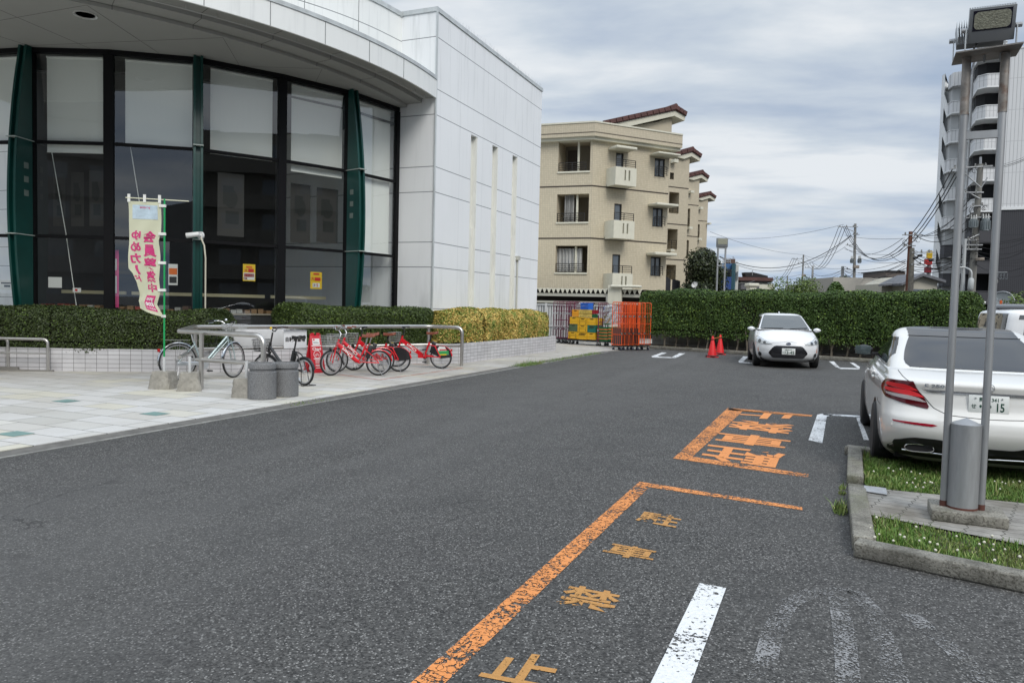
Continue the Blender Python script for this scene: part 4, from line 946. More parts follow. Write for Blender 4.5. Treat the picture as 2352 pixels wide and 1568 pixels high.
MB().box(rk+bo*.6+rd*1.7+Vector((0, 0, .04)), (3.2, .05, .06), math.atan2(rd.y, rd.x)).build('ground_rail', MC['ground_rail'], root)

def block(c, label, wb=.40, wt=.30, h=.30, rz=.5, tube=.24, tz=.0):
    c = Vector(c); root = thing('concrete_block', label, 'concrete block', tuple(c), rz, 'concrete banner bases')
    m_ = MB(); rows = []
    for i in range(9):
        u = i/8; w_ = (wb+(wt-wb)*u)/2; z = h*u; rr = .04
        rows.append([(x_*w_+random.uniform(-.006, .006), y_*w_+random.uniform(-.006, .006), z) for x_, y_ in ((-1, -1+.18), (-1+.18, -1), (-.3, -1), (.3, -1), (1-.18, -1), (1, -1+.18), (1, -.3), (1, .3), (1, 1-.18), (1-.18, 1), (.3, 1), (-.3, 1), (-1+.18, 1), (-1, 1-.18), (-1, .3), (-1, -.3))])
    m_.grid(rows, closed=True); n_ = 16; m_.f.append(tuple(range(n_))[::-1]); m_.mi.append(0); m_.f.append(tuple(range(8*n_, 9*n_))); m_.mi.append(0)
    m_.build('block', M_conc, root, smooth=40, world=False)
    MB().tube([(0, 0, h-.02), (0, 0, h+tube)], .022, 12).build('socket_tube', mat('pale_plastic_tube', (.55, .56, .56), .4, var=.1), root, world=False, smooth=50)
    return root, c
b1, c1 = block(G(377, 891.5, PZ), 'concrete base block that carries the banner pole', .38, .29, .29, .25)
b2, c2 = block(G(435.5, 896, PZ), 'brownish concrete base block with an empty white tube, in front of the rail post', .38, .28, .30, .75, .26)
b3, c3_ = block(G(566, 911, PZ), 'concrete base block half hidden by the left granite bin', .36, .31, .30, .35, .26)

def granite_bin(p, label, s=1.0):
    p = Vector(p); root = thing('granite_bin', label, 'litter bin', tuple(p), 0, 'round granite bins')
    m_ = mat('speckled_granite', (.17, .172, .175), .6, var=.55, vs=90, bump=.3, bs=120)
    MB().lathe([(0, 0), (.2, 0), (.208, .008), (.208, .405), (.2, .413), (0, .413)], 40).build('body', m_, root, world=False, smooth=35)
    MB().lathe([(0, .41), (.183, .41), (.183, .455), (0, .455)], 40).build('neck', m_, root, world=False, smooth=35)
    MB().lathe([(0, .45), (.195, .45), (.203, .46), (.203, .52), (.196, .54), (.18, .545), (.165, .545), (.16, .50), (0, .50)], 40).build('rim', m_, root, world=False, smooth=35)
    root.scale = (s,)*3; return root
gb = granite_bin(G(602, 914.5, PZ), 'left one of two round grey granite bins beside the guard rail', 1.02)
gb2 = granite_bin(G(655, 908.5, PZ), 'right one of two round grey granite bins, nearer the black bicycle', .99)

# banner
ban = thing('banner', 'pale yellow vertical banner with mirrored magenta characters on a green pole, twisted at its foot', 'banner', (c1.x, c1.y, PZ+.28))
ztop = zat(c1, 457); MB().tube([(c1.x, c1.y, .34), (c1.x, c1.y, ztop)], .0145, 10).build('pole', mat('green_pole', (.01, .32, .09), .4), ban, smooth=50)
rr_ = Vector(MW@np.array([1., 0, 0])); rr_.z = 0; rr_.normalize(); bfw = Vector((-rr_.y, rr_.x, 0))     # across the picture / away
ppx = c1.length and 1.0
dcam = (c1-Vector((0, 0, PZ))).dot(Vector((-rr_.y, rr_.x, 0))); mpp = dcam/F
def bpt(x, y, off=0): return Vector((c1.x, c1.y, 0))+rr_*((x-378.5)*mpp)+Vector((0, 0, zat(c1, y)))+bfw*off
MB().tube([bpt(290, 456), bpt(434, 461)], .008, 6).build('top_rod', mat('cream_rod', (.7, .68, .5), .5), ban, smooth=50)
def bz(x, y): return ((x*.43554)/1.7415, (683+y*.43554)/1.7415)
Lp = [(1182, 285), (1188, 500), (1190, 700), (1190, 905), (1225, 945), (1262, 1030), (1280, 1130), (1262, 1200), (1282, 1268)]
Rp = [(1482, 290), (1484, 560), (1460, 650), (1478, 800), (1474, 900), (1462, 1000), (1476, 1120), (1440, 1230), (1505, 1352)]
Lv = [0, .2, .39, .58, .63, .72, .82, .9, 1]; Rv = [0, .25, .34, .48, .58, .68, .8, .9, 1]
def interp(t, T_, P_):
    for i in range(len(T_)-1):
        if t <= T_[i+1]: f = (t-T_[i])/(T_[i+1]-T_[i]); return (P_[i][0]*(1-f)+P_[i+1][0]*f, P_[i][1]*(1-f)+P_[i+1][1]*f)
    return P_[-1]
def cloth(u, v, lift=0):
    a = interp(v, Lv, Lp); b = interp(v, Rv, Rp); x, y = bz(a[0]*(1-u)+b[0]*u, a[1]*(1-u)+b[1]*u)
    w_ = .03*math.sin(v*9+u*4)*(1-u)*(.3+v)+.008*math.sin(v*23+u*11)+.07*max(0, v-.55)*math.sin(u*7+v*8)
    return bpt(x, y, w_-lift)
rows = [[cloth(i/16, j/60) for i in range(17)] for j in range(61)]
cm = bpy.data.materials.new('banner_cloth'); cm.use_nodes = True; k = N(cm.node_tree)
k.n('ShaderNodeOutputMaterial', {0: k.n('ShaderNodeMixShader', {0: .35, 1: k.n('ShaderNodeBsdfPrincipled', {'Base Color': (.76, .76, .56, 1), 'Roughness': .8}).outputs[0], 2: k.n('ShaderNodeBsdfTranslucent', {0: (.78, .78, .55, 1)}).outputs[0]}).outputs[0]})
cl_ = MB().grid(rows).build('cloth', cm, ban, fix=False); 
for p in cl_.data.polygons: p.use_smooth = True
m2 = MB()
for u in (.02, .5, .96): p = cloth(u, 0); m2.box(p+Vector((0, 0, .05)), (.045, .012, .13), math.atan2(rr_.y, rr_.x))
for v_ in (.03, .27, .525, .775, .985):
    p = cloth(1, v_); q_ = Vector((c1.x, c1.y, p.z-.004)); m2.box((p+q_)/2-bfw*.006, ((p-q_).length+.05, .034, .045), math.atan2((q_-p).y, (q_-p).x) if (q_-p).length > .02 else 0)
m2.build('loop', mat('loop_white', (.72, .72, .68), .7), ban)
def cloth_text(body, u0, v0, u1, v1, m_, bold=.035, rot=False, name='lettering'):
    vs, fs = text_tris(body, 1, bold, res=2); xs = [p[0] for p in vs]; ys = [p[1] for p in vs]; q = MB(); out = []
    for x, y in vs:
        a = (x-min(xs))/(max(xs)-min(xs)); b = (y-min(ys))/(max(ys)-min(ys))
        if rot: a, b = (y-min(ys))/(max(ys)-min(ys)), 1-(x-min(xs))/(max(xs)-min(xs))
        a = 1-a                                     # cloth is seen from behind: reads mirrored
        out.append(cloth(u0+(u1-u0)*a, v1+(v0-v1)*b, .006))
    q.add(out, fs); return q
M_mag = mat('banner_magenta', (.55, .035, .17), .7)
big = MB()
def addq(q): b = len(big.v); big.v += q.v; big.f += [tuple(b+i for i in f) for f in q.f]; big.mi += q.mi
for ch, (v0, v1) in zip('会員募集中', ((.25, .355), (.37, .475), (.485, .59), (.60, .71), (.72, .80))): addq(cloth_text(ch, .47, v0, .88, v1, M_mag))
for ch, (v0, v1) in zip('ゆめカ', ((.25, .335), (.35, .435), (.45, .535))): addq(cloth_text(ch, .07, v0, .40, v1, M_mag))
addq(cloth_text('ー', .20, .55, .29, .64, M_mag, rot=True))
addq(cloth_text('ド', .02, .65, .22, .71, M_mag, .03))
big.build('lettering', M_mag, ban, fix=False)
def patch(u0, v0, u1, v1, m_, name, lift=.004, skew=0):
    q = MB().grid([[cloth(u0+(u1-u0)*i/6+skew*(j/6), v0+(v1-v0)*j/6+skew*.1*(i/6), lift) for i in range(7)] for j in range(7)]); return q.build(name, m_, ban, fix=False)
patch(.12, .03, .90, .15, mat('card_pale_blue', (.45, .55, .62), .6, var=.15, vs=12), 'card_picture')
addq2 = cloth_text('youme', .36, .045, .66, .065, M_mag, .02); addq2.build('lettering', M_mag, ban, fix=False)
patch(.42, .83, .86, .965, M_mag, 'logo_patch')
q = cloth_text('you', .50, .85, .80, .885, M_ink['white'], .03); q2 = cloth_text('me', .48, .89, .82, .925, M_ink['white'], .03); q3 = cloth_text('ゆめカード', .48, .935, .82, .955, M_ink['white'], .02)
big = MB(); [addq(t_) for t_ in (q, q2, q3)]; big.v = [tuple(Vector(p)-bfw*.004) for p in big.v]; big.build('logo_lettering', M_ink['white'], ban, fix=False)

# red A-board
ab = Vector(Z6(862, 668)); nA = Vector((.93, -.37, 0)); tA = Vector((.37, .93, 0)); hA = .84
root = thing('a_board', 'red folding A-board sign with white lettering beside the bicycles', 'sign board', (ab.x, ab.y, PZ))
M_rb = mat('red_board_plastic', (.50, .018, .03), .4)
bot = ab; topc = ab-nA*.17+Vector((0, 0, hA)); V_ = (topc-bot).normalized(); nf = tA.cross(V_).normalized()
if nf.dot(nA) < 0: nf = -nf
def aquad(u, v): return bot+tA*u+(topc-bot)*v
def panel(side, name):
    m_ = MB(); o_ = bot if side > 0 else bot-nA*.34; tp = topc
    vv = (tp-o_).normalized(); nn = nf if side > 0 else (tA.cross(vv).normalized()*(-1 if tA.cross(vv).dot(-nA) < 0 else 1))
    L_ = (tp-o_).length; m_.ext([(-.17, 0), (.17, 0), (.125, L_*.97), (.085, L_), (.03, L_), (.03, L_*.94), (-.03, L_*.94), (-.03, L_), (-.085, L_), (-.125, L_*.97)], o_-nn*.022, tA, vv, nn*.022); return m_.build(name, M_rb, root, bevel=.004)
fp = panel(1, 'front_panel'); panel(-1, 'rear_panel')
L_ = (topc-bot).length
def ap(u, v, lift=.003): return bot+tA*u+V_*(v*L_)+nf*lift
def apatch(u0, u1, v0, v1, m_, nm, lift=.003): return MB().add([ap(u0, v0, lift), ap(u1, v0, lift), ap(u1, v1, lift), ap(u0, v1, lift)], [(0, 1, 2, 3)]).build(nm, m_, root, fix=False)
apatch(-.085, .085, .70, .86, M_ink['white'], 'notice'); apatch(-.07, -.03, .81, .85, M_ink['red'], 'notice_mark', .005); apatch(-.07, .06, .745, .755, M_ink['black'], 'notice_mark', .005); apatch(-.07, .04, .775, .782, mat('grey_print', (.3, .3, .3), .7), 'notice_mark', .005)
apatch(-.115, .115, .665, .69, M_ink['white'], 'white_frame'); apatch(-.09, .09, .345, .365, M_ink['white'], 'white_frame')
q = MB(); put_text(q, 'Chari', ap(0, .60, .004), tA, V_, 1, .02, box=(.2, .065)); 
for i in range(28):
    a, b_ = 2*math.pi*i/28, 2*math.pi*(i+1)/28
    q.add([ap(math.cos(a)*.085, .46+math.sin(a)*.1/L_*.85), ap(math.cos(b_)*.085, .46+math.sin(b_)*.1/L_*.85), ap(math.cos(b_)*.075, .46+math.sin(b_)*.088/L_*.85), ap(math.cos(a)*.075, .46+math.sin(a)*.088/L_*.85)], [(0, 1, 2, 3)])
for cx_, cy_, r_ in ((-.03, .445, .021), (.03, .445, .021), (0, .478, .014)):
    for i in range(16):
        a, b_ = 2*math.pi*i/16, 2*math.pi*(i+1)/16
        q.add([ap(cx_+math.cos(a)*r_, cy_+math.sin(a)*r_/L_), ap(cx_+math.cos(b_)*r_, cy_+math.sin(b_)*r_/L_), ap(cx_+math.cos(b_)*r_*.65, cy_+math.sin(b_)*r_*.65/L_), ap(cx_+math.cos(a)*r_*.65, cy_+math.sin(a)*r_*.65/L_)], [(0, 1, 2, 3)])
for i, v_ in enumerate((.31, .28, .25, .20, .17, .12)): q.add([ap(-.06, v_), ap(.05, v_), ap(.05, v_+.012), ap(-.06, v_+.012)], [(0, 1, 2, 3)])
q.build('lettering', M_ink['white'], root, fix=False)
# white bag behind A-board (ballast)
wb_ = ab-nA*.17; tag(MB().lathe([(0, 0), (.09, .01), (.12, .08), (.10, .17), (.05, .22), (0, .23)], 14, (wb_.x, wb_.y, PZ)).build('ballast_bag', mat('white_bag', (.65, .66, .66), .5), smooth=60), 'white ballast bag between the legs of the red A-board', 'bag')
# ---------------- bicycles ----------------
M_spoke = mat('spoke_steel', (.55, .55, .55), .3, .9)
M_rim = mat('alloy_rim', (.55, .56, .57), .3, .8)
M_red = mat('red_bike_paint', (.62, .008, .018), .25, coat=.5)
M_brown = mat('brown_saddle', (.20, .055, .03), .55, var=.15)
M_bblack = mat('black_bike_paint', (.012, .012, .013), .35, coat=.3)
M_silv = mat('pale_blue_silver_paint', (.38, .47, .48), .3, .35, coat=.4)
M_lens = mat('red_reflector', (.5, .01, .01), .2)
def wheel(par, x, r, y=0.0, steer=0.0, tw=.02, gum=False, spokes=28, name='wheel'):
    """tyre with rim, spokes and hub as its children; axle along y (turned by steer)"""
    Mx = Matrix.Translation((x, y, r))@Matrix.Rotation(steer, 4, 'Z')
    n = 40
    def tor(rc, rs, m_=8):
        mb = MB(); rows = [[Mx@Vector(((rc+rs*math.cos(2*math.pi*j/m_))*math.cos(2*math.pi*i/n), rs*math.sin(2*math.pi*j/m_), (rc+rs*math.cos(2*math.pi*j/m_))*math.sin(2*math.pi*i/n))) for j in range(m_)] for i in range(n+1)]
        return mb.grid(rows, closed=True)
    w_ = tor(r-tw, tw).build(name, M_rubber, par, smooth=60, world=False)
    rm = MB(); prof = [(r-tw*1.7, -.011), (r-tw*1.9-.018, -.011), (r-tw*1.9-.018, .011), (r-tw*1.7, .011)]
    rows = [[Mx@Vector((a*math.cos(2*math.pi*i/n), b, a*math.sin(2*math.pi*i/n))) for a, b in prof] for i in range(n+1)]
    rm.grid(rows, closed=True).build('rim', M_rim, w_, world=False)
    if gum: tor(r-tw*1.75, .010, 6).build('tan_sidewall', mat('tan_rubber', (.5, .36, .2), .7), w_, world=False)
    sp = MB()
    for i in range(spokes):
        a = 2*math.pi*i/spokes; b = a+(.35 if i % 2 else -.35); s_ = -1 if i % 4 < 2 else 1
        sp.tube([Mx@Vector((.022*math.cos(b), s_*.028, .022*math.sin(b))), Mx@Vector(((r-tw*2-.01)*math.cos(a), 0, (r-tw*2-.01)*math.sin(a)))], .0014, 3)
    sp.build('spokes', M_spoke, w_, world=False)
    MB().lathe([(0, -.045), (.012, -.045), (.014, -.03), (.03, -.03), (.03, -.024), (.015, -.02), (.015, .02), (.03, .024), (.03, .03), (.014, .03), (.012, .045), (0, .045)], 14, (0, 0, 0), 'Y').xf(Mx).build('hub', M_spoke, w_, world=False, smooth=40)
    return w_
def wire_basket(par, c, w_, d_, h_, m_, tilt=0.0, nx=7, nz=4, name='basket', rz=0):
    """tapered wire basket; c = bottom centre; d_ forward depth"""
    q = MB(); Mx = Matrix.Translation(c)@Matrix.Rotation(rz, 4, 'Z')@Matrix.Rotation(tilt, 4, 'Y')
    def rect(f, z): 
        a, b = w_/2*f, d_/2*f; return [Mx@Vector(p) for p in ((b, a, z), (-b*.92, a, z), (-b*.92, -a, z), (b, -a, z))]
    fs_ = [(.78+.22*i/nz, h_*i/nz) for i in range(nz+1)]
    for i, (f, z) in enumerate(fs_): q.tube(rect(f, z), .0042 if i == nz else .0022, 5 if i == nz else 4, closed=True)
    b0 = rect(*fs_[0]); t0 = rect(*fs_[-1])
    for e in range(4):
        for i in range(nx):
            t = i/nx; q.tube([b0[e]*(1-t)+b0[(e+1) % 4]*t, t0[e]*(1-t)+t0[(e+1) % 4]*t], .0022, 4)
    for i in range(1, nx): t = i/nx; q.tube([b0[0]*(1-t)+b0[1]*t, b0[3]*(1-t)+b0[2]*t], .0022, 4); q.tube([b0[1]*(1-t)+b0[2]*t, b0[0]*(1-t)+b0[3]*t], .0022, 4)
    return q.build(name, m_, par, world=False)
def fender(par, x, r, a0, a1, m_, w_=.03, name='mudguard', steer=0, thick=.012):
    Mx = Matrix.Translation((x, 0, r))@Matrix.Rotation(steer, 4, 'Z'); rows = []; R_ = r+thick
    for i in range(25):
        a = R(a0+(a1-a0)*i/24); rows.append([Mx@Vector(((R_+dz)*math.cos(a), dy, (R_+dz)*math.sin(a))) for dy, dz in ((-w_, -.012), (-w_*.8, .004), (0, .01), (w_*.8, .004), (w_, -.012), (w_*.8, -.002), (0, .004), (-w_*.8, -.002))])
    q = MB().grid(rows, closed=True); q.f += [tuple(range(8)), tuple(range(24*8, 25*8))]; q.mi += [0, 0]
    return q.build(name, m_, par, world=False, smooth=50)
def saddle(par, c, m_, L_=.27, W=.2, rise=.03):
    q = MB(); rows = []
    for i in range(13):
        t = i/12; x = c[0]-L_*.5+L_*t; wd = W/2*(1 if t < .2 else max(.22, 1-(t-.2)*1.25))*(.75 if t == 0 else 1); z = c[2]+rise*(abs(t-.55)*1.4)**1.5*(1.3 if t < .5 else .6); th = .06
        rows.append([(x, c[1]+wd*yy, z+zz) for yy, zz in ((-1, -th*.9), (-1, -.012), (-.72, .004), (0, -.004), (.72, .004), (1, -.012), (1, -th*.9), (0, -th*.6))])
    q.grid(rows, closed=True); q.f += [tuple(range(8))[::-1], tuple(range(96, 104))]; q.mi += [0, 0]
    return q.build('saddle', m_, par, world=False, smooth=60)
def tubes(par, name, m_, segs, n=10, smooth=50):
    q = MB()
    for pts, r_ in segs: q.tube(pts, r_, n)
    return q.build(name, m_, par, world=False, smooth=smooth)
def handlebar(par, c, m_, w_=.29, back=.14, rise=.05, steer=0, grip=M_brown, grip_r=.016, bell=None):
    Mx = Matrix.Translation(c)@Matrix.Rotation(steer, 4, 'Z')
    pts = lambda s: [Mx@Vector(p) for p in bend([(0, 0, 0), (.03, s*.07, 0), (.0, s*.12, rise), (-.02, s*.2, rise+.01), (-back, s*w_, rise)], .06, 4)]
    q = MB(); 
    for s in (-1, 1): q.tube(pts(s), .011, 8)
    hb = q.build('handlebar', m_, par, world=False, smooth=60)
    for s in (-1, 1):
        e = Mx@Vector((-back, s*w_, rise)); e0 = Mx@Vector((-back*.45, s*(w_*.82), rise+.004)); MB().tube([e0, e+(e-e0)*.1], grip_r, 10).build('grip', grip, hb, world=False, smooth=60)
        MB().tube([e0+Vector((0, 0, -.005)), e0+(e-e0)*.3+Mx.to_3x3()@Vector((.05, 0, -.03)), e+Mx.to_3x3()@Vector((.04, 0, -.035))], .004, 5).build('brake_lever', M_chrome, hb, world=False)
    return hb
def stand(par, x, m_, h=.28):
    q = MB()
    for s in (-1, 1): q.tube([(x, s*.05, h), (x-.03, s*.09, .12), (x-.09, s*.12, .008), (x-.14, s*.12, .008)], .006, 6)
    q.tube([(x-.12, -.12, .008), (x-.07, -.1, .008), (x-.07, .1, .008), (x-.12, .12, .008)], .006, 6); return q.build('stand', m_, par, world=False, smooth=60)
def crank(par, x, z, m_=M_black, ring=.075, a=-.6):
    q = MB().lathe([(0, -.045), (ring, -.045), (ring, -.04), (ring*.5, -.038), (0, -.038)], 24, (x, 0, z), 'Y').build('chainring', m_, par, world=False)
    for s in (-1, 1):
        e = Vector((x+math.cos(a)*.16*s, s*-.07, z+math.sin(a)*.16*s)); MB().tube([(x, s*-.055, z), e], .009, 6).build('crank_arm', M_spoke if m_ is M_black else m_, q, world=False)
        MB().box(e+Vector((0, s*-.05, 0)), (.09, .07, .022)).build('pedal', M_black, q, world=False)
    return q

def share_bike(kind, label, loc, rz, steer, wb, grp, sticker=False):
    """red rental bicycle, wheels on the x axis: rear at 0, front at wb"""
    o = thing('bicycle', label, 'bicycle', loc, rz, grp); r = .265; MT = M_red
    wheel(o, 0, r, name='rear_wheel', spokes=32); wheel(o, wb, r, steer=steer, name='front_wheel', tw=.021)
    hx, hz = wb-.14, .66                                   # head tube centre
    fw = [((wb-.055, 0, .50), .02), ]
    Ms = Matrix.Translation((wb-.02, 0, 0))@Matrix.Rotation(steer, 4, 'Z')@Matrix.Translation((-(wb-.02), 0, 0))
    fk = MB()
    for s in (-1, 1): fk.tube([Ms@Vector(p) for p in ((wb-.085, s*.03, .56), (wb-.06, s*.045, .50), (wb-.02, s*.048, .36), (wb, s*.048, r))], [.014, .015, .013, .01], 8)
    fk.tube([(wb-.08, 0, .54), (wb-.085, 0, .585)], .026, 10); fk.build('fork', MT, o, world=False, smooth=60)
    bbx, bbz = .40, .285
    head = [((wb-.085, 0, .56), (wb-.155, 0, .75)), .024]
    fr = MB(); fr.tube(head[0], .024, 12)
    rt = .043 if kind == 1 else .048
    dn0, dn1 = Vector((wb-.115, 0, .655)), Vector((bbx+.06, 0, bbz+.02))
    if kind == 1: fr.tube([dn0, dn1, (bbx, 0, bbz)], [rt, rt, .03], 12)
    else:
        d_ = (dn1-dn0); Mx = Matrix((d_.normalized(), Vector((0, 1, 0)), d_.normalized().cross(Vector((0, 1, 0))))).transposed(); fr.box((dn0+dn1)/2, (d_.length, .06, .085), M=Mx); fr.box((bbx+.05, 0, bbz+.0), (.20, .07, .10)); fr.box((bbx-.10, 0, bbz-.0), (.24, .04, .05))
    fr.tube([(bbx, 0, bbz), (.28, 0, .62)], .021 if kind == 1 else .024, 10)
    for s in (-1, 1):
        fr.tube([(bbx, s*.03, bbz), (0, s*.05, r)], .011, 8)
        fr.tube([(.30, s*.022, .55), (.14, s*.05, .53 if kind == 2 else .42), (0, s*.05, r)], .010 if kind == 1 else .014, 8)
    fr.tube([(bbx, -.05, bbz), (bbx, .05, bbz)], .03, 12)
    fro = fr.build('frame', MT, o, world=False, smooth=45)
    ttd = (dn1-dn0).normalized()
    for s in (-1, 1):
        q = MB(); c = dn0*.48+dn1*.52+Vector((0, s*(rt+.002 if kind == 1 else .0325), 0)); U = ttd if s < 0 else -ttd
        Vv = Vector((0, s*-1, 0)).cross(U) if s < 0 else Vector((0, -1, 0)).cross(U)
        Vv = U.cross(Vector((0, -s*-1, 0))).normalized()
        Vv = Vector((0, s, 0)).cross(U).normalized()
        put_text(q, 'Chari', c, U, Vv, 1, .03, box=(.27, .062)); q.build('lettering', M_ink['white'], fro, fix=False, world=False)
        if kind == 2 and s < 0:
            q = MB(); nn = ttd.cross(Vector((0, 1, 0))).normalized(); off = nn*(.034 if nn.z < 0 else -.034); q.tube([dn0*.95+dn1*.05+Vector((0, -.031, 0))+off, dn1+Vector((0, -.031, 0))+off, dn1+Vector((-.02, -.031, 0))], .0022, 4); q.build('gold_line', mat('gold_line', (.6, .42, .15), .4), fro, world=False)
    fender(o, 0, r, 25, 150, MT if kind == 1 else MT, .028, 'rear_mudguard')
    fender(o, 0, r, 150, 172, MT, .028, 'rear_mudguard_tail')
    # saddle and battery
    sm = M_spoke if kind == 1 else M_black
    tubes(o, 'seat_post', sm, [([(.30, 0, .56), (.235, 0, .80)], .014)])
    saddle(o, (.22, 0, .845), M_brown)
    bt = MB(); ax = Vector((-.07, 0, .26)).normalized(); Mx = Matrix((Vector((0, 1, 0)).cross(ax), Vector((0, 1, 0)), ax)).transposed()
    bt.box(Vector((.20, 0, .49)), (.085, .075, .26), M=Mx); bo_ = bt.build('battery', M_black, o, bevel=.012, world=False)
    MB().box(Vector((.165, 0, .615)), (.09, .07, .04), M=Mx@Matrix.Rotation(R(0), 3, 'Y')).build('lock_unit', mat('lock_grey', (.08, .085, .09), .35), bo_, world=False, bevel=.006)
    MB().box(Vector((.152, 0, .638)), (.05, .045, .004), M=Mx).build('yellow_tag', M_ink['yellow'], bo_, world=False)
    crank(o, bbx, bbz, M_spoke if kind == 1 else M_black, a=-1.1 if kind == 1 else -1.4)
    bx = wb+.07 if abs(steer) < .2 else wb+.05
    Mb = Ms; cb_ = Ms@Vector((wb+.045, 0, .60)); wire_basket(o, cb_, .36, .27, .22, M_spoke, rz=steer)
    st = [([(Ms@Vector((wb-.02, s*.06, r))), (Ms@Vector((wb+.06, s*.10, .60)))], .004) for s in (-1, 1)]; tubes(o, 'basket_stay', M_spoke, st, 5)
    hm = M_spoke if kind == 1 else M_black
    tubes(o, 'stem', hm, [([(wb-.155, 0, .74), (wb-.19, 0, .86), (Ms@Vector((wb-.16, 0, .935)))], .0135)])
    handlebar(o, Ms@Vector((wb-.16, 0, .935)), hm, .27, .13 if kind == 1 else .09, .055 if kind == 1 else .02, steer, grip=M_brown if kind == 1 else M_black)
    MB().box(Ms@Vector((wb+.02, 0, .55)), (.06, .06, .05)).build('headlamp', M_black, o, bevel=.01, world=False)
    stand(o, .02, M_spoke, .26)
    tl = MB().box((-.255, 0, .44), (.03, .04, .06)).build('tail_reflector', M_lens, o, bevel=.006, world=False)
    if kind == 2:
        for s in (-1, 1):
            poly = [(r*1.06*math.cos(R(a)), r+r*1.06*math.sin(R(a))) for a in range(28, 152, 8)]+[(-.23, .27), (-.02, .24), (.1, .30), (.2, .34)]
            MB().ext(poly, (0, s*.042, 0), (1, 0, 0), (0, 0, 1), (0, s*.006, 0)).build('wheel_guard', M_bblack, o, world=False)
            if sticker:
                MB().ext([(-.20, .34), (.03, .31), (.07, .47), (.03, .53), (-.10, .52)], (0, s*.0485, 0), (1, 0, 0), (0, 0, 1), (0, s*.0015, 0)).build('sticker', M_ink['white'], o, world=False)
                MB().ext([(-.20, .345), (.03, .315), (.055, .415), (-.19, .43)], (0, s*.0505, 0), (1, 0, 0), (0, 0, 1), (0, s*.001, 0)).build('sticker_green', M_ink['green'], o, world=False)
                MB().ext([(-.15, .325), (.0, .315), (.01, .34), (-.14, .35)], (0, s*.052, 0), (1, 0, 0), (0, 0, 1), (0, s*.001, 0)).build('sticker_yellow', M_ink['yellow'], o, world=False)
                MB().ext([(-.16, .44), (.02, .425), (.03, .455), (-.15, .465)], (0, s*.0505, 0), (1, 0, 0), (0, 0, 1), (0, s*.001, 0)).build('sticker_red', M_ink['red'], o, world=False)
    return o
def on2(rear, front):
    """pose from the two tyre contact points; returns location, heading and wheelbase"""
    a, b = Vector(rear), Vector(front); d_ = b-a; return (a.x, a.y, PZ), math.atan2(d_.y, d_.x), d_.length
gA = 'red rental bicycles'
l_, h_, wb_ = on2(Z2(1035, 985), Z2(290, 988)); share_bike(1, 'red rental bicycle in front of the others, silver handlebar and silver seat post', l_, h_, .50, wb_, gA)
vA = Vector((l_[0], l_[1], 0)); 
sh2 = Vector(Z2(395, 930))-Vector(Z2(290, 988)); sh2.z = 0
share_bike(1, 'red rental bicycle with silver handlebar directly behind the front one', tuple(Vector(l_)+sh2*.9), h_-.03, .42, wb_, gA)
l_, h_, wb_ = on2(Z2(1352, 925), Z2(640, 905)); share_bike(2, 'red rental bicycle with a plain black wheel guard and black handlebar, between the others', l_, h_, .1, min(wb_, 1.12), gA)
l_, h_, wb_ = on2(Z2(2010, 876), Z2(1310, 850)); share_bike(2, 'rightmost red rental bicycle, with a green and white sticker on its wheel guard', l_, h_, .1, min(wb_, 1.12), gA, True)

# pale blue-silver city bicycle
l_, h_, wb_ = on2(Z3(510, 1245), Z3(1535, 1195)); wb_ = min(wb_, 1.14)
o = thing('bicycle', 'pale blue and silver city bicycle parked behind the guard rail', 'bicycle', l_, h_); r = .345
wheel(o, 0, r, name='rear_wheel', tw=.018, spokes=36); wheel(o, wb_, r, steer=.55, name='front_wheel', tw=.018, spokes=36)
Ms = Matrix.Translation((wb_-.02, 0, 0))@Matrix.Rotation(.55, 4, 'Z')@Matrix.Translation((-(wb_-.02), 0, 0))
fk = MB()
for s in (-1, 1): fk.tube([Ms@Vector(p) for p in ((wb_-.12, s*.03, .72), (wb_-.06, s*.045, .56), (wb_, s*.045, r))], [.013, .013, .009], 8)
fk.build('fork', M_silv, o, world=False, smooth=60)
tubes(o, 'frame', M_silv, [([(wb_-.10, 0, .70), (wb_-.16, 0, .88)], .022), ([(wb_-.13, 0, .80), (.55, 0, .38), (.44, 0, .29)], .026), ([(wb_-.12, 0, .72), (.56, 0, .33)], .014), ([(.44, 0, .28), (.28, 0, .72)], .017)]+[([(.44, s*.03, .28), (0, s*.05, r)], .009) for s in (-1, 1)]+[([(.30, s*.02, .66), (0, s*.05, r)], .008) for s in (-1, 1)])
fender(o, 0, r, -10+60, 190, M_chrome, .026, 'rear_mudguard'); fender(o, wb_, r, 60, 178, M_chrome, .026, 'front_mudguard', .55)
tubes(o, 'seat_post', M_chrome, [([(.28, 0, .70), (.24, 0, .86)], .013)]); saddle(o, (.22, 0, .90), M_black, .26, .2)
tubes(o, 'carrier_rack', M_spoke, [([(.2, s*.05, .74), (-.22, s*.05, .75)], .005) for s in (-1, 1)]+[([(-.22, -.05, .75), (-.22, .05, .75)], .005), ([(0, .05, r), (.02, .05, .74)], .004), ([(0, -.05, r), (.02, -.05, .74)], .004), ([(.1, 0, .745), (-.2, 0, .75)], .004)], 5)
q = MB()
for i in range(6):
    for s in (-1,): q.tube([(.18-.02*i, s*.055, .70-.0), (.26-.05*i, s*.055, .42)], .002, 4); q.tube([(.05, s*.055, .68-.05*i), (.22, s*.055, .68-.05*i)], .002, 4)
q.build('skirt_net', M_spoke, o, world=False)
MB().box((.22, -.055, .31), (.50, .03, .07)).build('chain_case', mat('silver_cover', (.5, .52, .54), .3, .6), o, bevel=.02, world=False)
MB().lathe([(0, -.02), (.10, -.02), (.105, 0), (.10, .02), (0, .02)], 28, (.44, -.055, .29), 'Y').build('chainring_cover', MC['silver_cover'], o, world=False, smooth=40)
